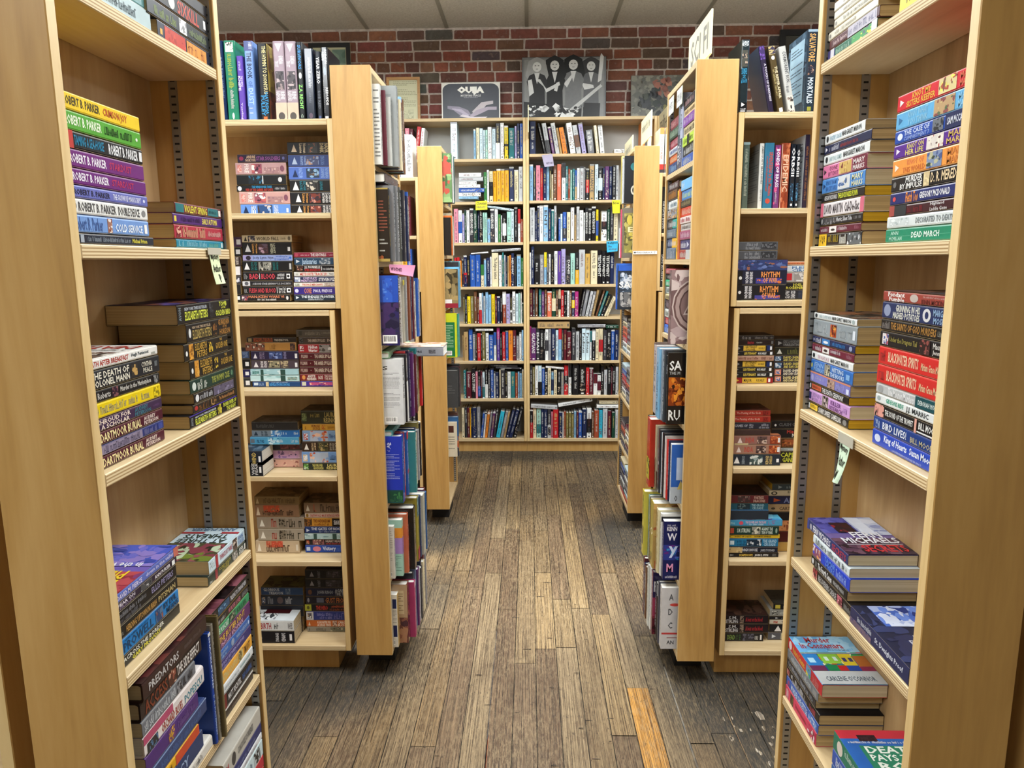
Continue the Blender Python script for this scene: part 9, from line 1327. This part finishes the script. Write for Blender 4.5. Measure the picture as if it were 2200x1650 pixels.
note('pink and yellow sticky note over the blue barcoded hardcover', [(0, 0), (.085, -.004), (.075, -.040), (.002, -.026)], (-.446, 2.315, 1.412), 20, 'd890b0', [('women', .05, .5, .3, .7, '5a2c44')], bend=.004, group='handwritten shelf notes')
e = flat('direction_strip', 'white strip with black arrow stuck across the far end case', 'label strip', .119, .0165, .0008, M['paper'], (.5195, 3.6788, 1.4475), 0,
     [('B', .0, 1, 0, 1, 'e6e8e4', ''), ('B', .08, .14, .42, .58, '1a1a1a', ''), ('T', .17, .93, .25, .78, '55564f', 'Fiction Authors A - Z'), lambda P: P.poly([(.02, .5), (.09, .15), (.09, .85)], '1a1a1a')])
for i, (y, z, tx) in enumerate(((2.66, 1.958, 'WHITE C'), (2.52, 1.957, 'SYLVIA'))):
    flat('shelf_tab', ['white card tab under the far top corner of the sci fi end case', 'white card tab hanging second under the sci fi end case top'][i], 'shelf label', .085, .055, .0015, M['paper'], (.4895, y, z-.045), -90,
         [('B', 0, 1, 0, 1, 'dcdedc', ''), ('T', .1, .9, .3, .7, '6a6c6a', tx)], group='white card tabs')

# ================================================================== BOOKS
for r_ in BOOKS: book(r_)
# ---- wall case books; the 300 largest are things of their own, the slimmest rest is one object
wall = []
for case_, n, z, up, ly in WALL_ROWS:
    where = 'wall case under the poster' if case_ == 'B' else 'wall case under the hands box'
    N_ = len(up); x_lo, x_hi = (.002, .872) if case_ == 'B' else (-.913, -.0425)
    for i, (x, T, L_, lean, ink) in enumerate(up):
        k = i+1 if case_ == 'B' else N_-i
        x = max(x, x_lo); T = min(T, x_hi-x)
        side = 'from the divider' if k <= 20 else 'from the far end'
        if k > 20: k = N_+1-k
        c = ink.split(' ')[0]
        lab = '%s %s, %s %s, %s shelf down, %s' % (INK_NAMES[c], 'leaning book' if abs(lean) > 3 else 'book', ORDINALS[k], side, ORDINALS[n], where)
        wall.append((T*L_, 'S', x, 5.285+random.Random(i*7+n).uniform(0, .02), z+.0004, lean, L_, T, ink, lab))
    for i, (x, zz, L_, T, sl, ink) in enumerate(ly):
        c = ink.split(' ')[0]
        lab = '%s book lying flat, %s up, %s shelf down, %s' % (INK_NAMES[c], ORDINALS[i+1], ORDINALS[n], where)
        wall.append((T*L_, 'L', x, 5.29+.002*i, zz, -sl, L_, T, ink, lab))
wall.sort(key=lambda q: -q[0])
DARK = 'bk dk nv mr dg pu bl rd br tl vi gy ol ru mg gn rb cl'.split()
for i, (area, pose, x, y, z, lean, L_, T, ink, lab) in enumerate(wall):
    head, _, title = ink.partition(':'); cs = head.split(); c = cs[0]
    lc = 'd6d6d0' if c in DARK else '4c4c4c'
    r_ = random.Random(int(abs(x)*9973)+int(z*617)); it = []
    if len(cs) > 1:
        h0 = r_.choice((0, .35, .55)); h1 = h0+r_.uniform(.3, .5); it.append(('B', h0, min(1, h1), 0, 1, cs[1], ''))
    if title: it.append(('T', .14, .78, .18, .84, lc, title))
    else:
        a0 = r_.uniform(.06, .2); a1 = r_.uniform(.5, .66); t0 = r_.uniform(.22, .34)
        it.append(('~', a0, a1, t0, 1-t0, r_.choice((lc, lc, 'c8b878' if c in DARK else '6a3a34')), ''))
        if r_.random() < .8: it.append(('~', a1+.06, min(.9, a1+.28), .34, .66, lc, ''))
    if r_.random() < .5: it.append(('B', .93, .97, .3, .7, lc, ''))
    if r_.random() < .25: it.append(('B', 0, .05, 0, 1, r_.choice(('c8c8c4', '8a8a84', '2c2c30')), ''))
    if r_.random() < .2: it.append(('I', .62, .9, .08, .92, c, 'c8b8a0,5a5a60,8a7a6a'))
    book(('b' if i < 300 else 's', pose, x, y, z, 0, lean, L_, T, min(.19, max(.12, L_*.68)), c, 'w', it, [], lab, 'books in the wall cases', 'g' if r_.random() < .35 else ''))
# seen past the far left end case, on top shelf of the wall case
for i, (x, T, L_, c) in enumerate(((-.905, .026, .235, 'mr'), (-.872, .030, .215, 'pk'), (-.838, .022, .21, 'mr'), (-.812, .028, .225, 'rd'), (-.78, .024, .215, 'wh'))):
    book(('b', 'S', x, 5.29, 2.1304, 0, 7 if i > 2 else 0, L_, T, .16, c, 'w', [('~', .1, .8, .3, .7, 'e0d8d8' if c != 'wh' else 'b03a3a', '')], [],
          '%s book, %s in the run below the framed document, top shelf' % (INK_NAMES[c], ORDINALS[i+1]), 'books in the wall cases', ''))
book(('b', 'S', .79, 5.29, 2.1594, 0, 0, .215, .024, .16, 'om', 'w', [('~', .2, .8, .3, .7, '7a4414', '')], [], 'orange book alone at the end of top shelf, wall case under the poster', 'books in the wall cases', ''))
for i, (x, T, L_, c) in enumerate(((.925, .02, .2, 'lg'), (.948, .02, .21, 'bk'), (.97, .034, .215, 'gy'), (1.006, .022, .22, 'nv'), (1.03, .026, .22, 'pb'))):
    book(('b', 'S', x, 5.29, 2.1594, 0, 0, L_, T, .16, c, 'w', [('~', .1, .7, .3, .7, 'e0d8d8' if c in DARK else '4a4a50', '')], [],
          '%s book, %s from the side panel, wall case under the flower painting' % (INK_NAMES[c], ORDINALS[i+1]), 'books in the wall cases', ''))
for A in MERGED.values():
    o = mesh_obj('shelved_books', A[0], A[1], [M['card']], fcol=A[2])
    tag(o, 'remaining slim books filling gaps along the wall case shelves', 'books', kind='stuff')
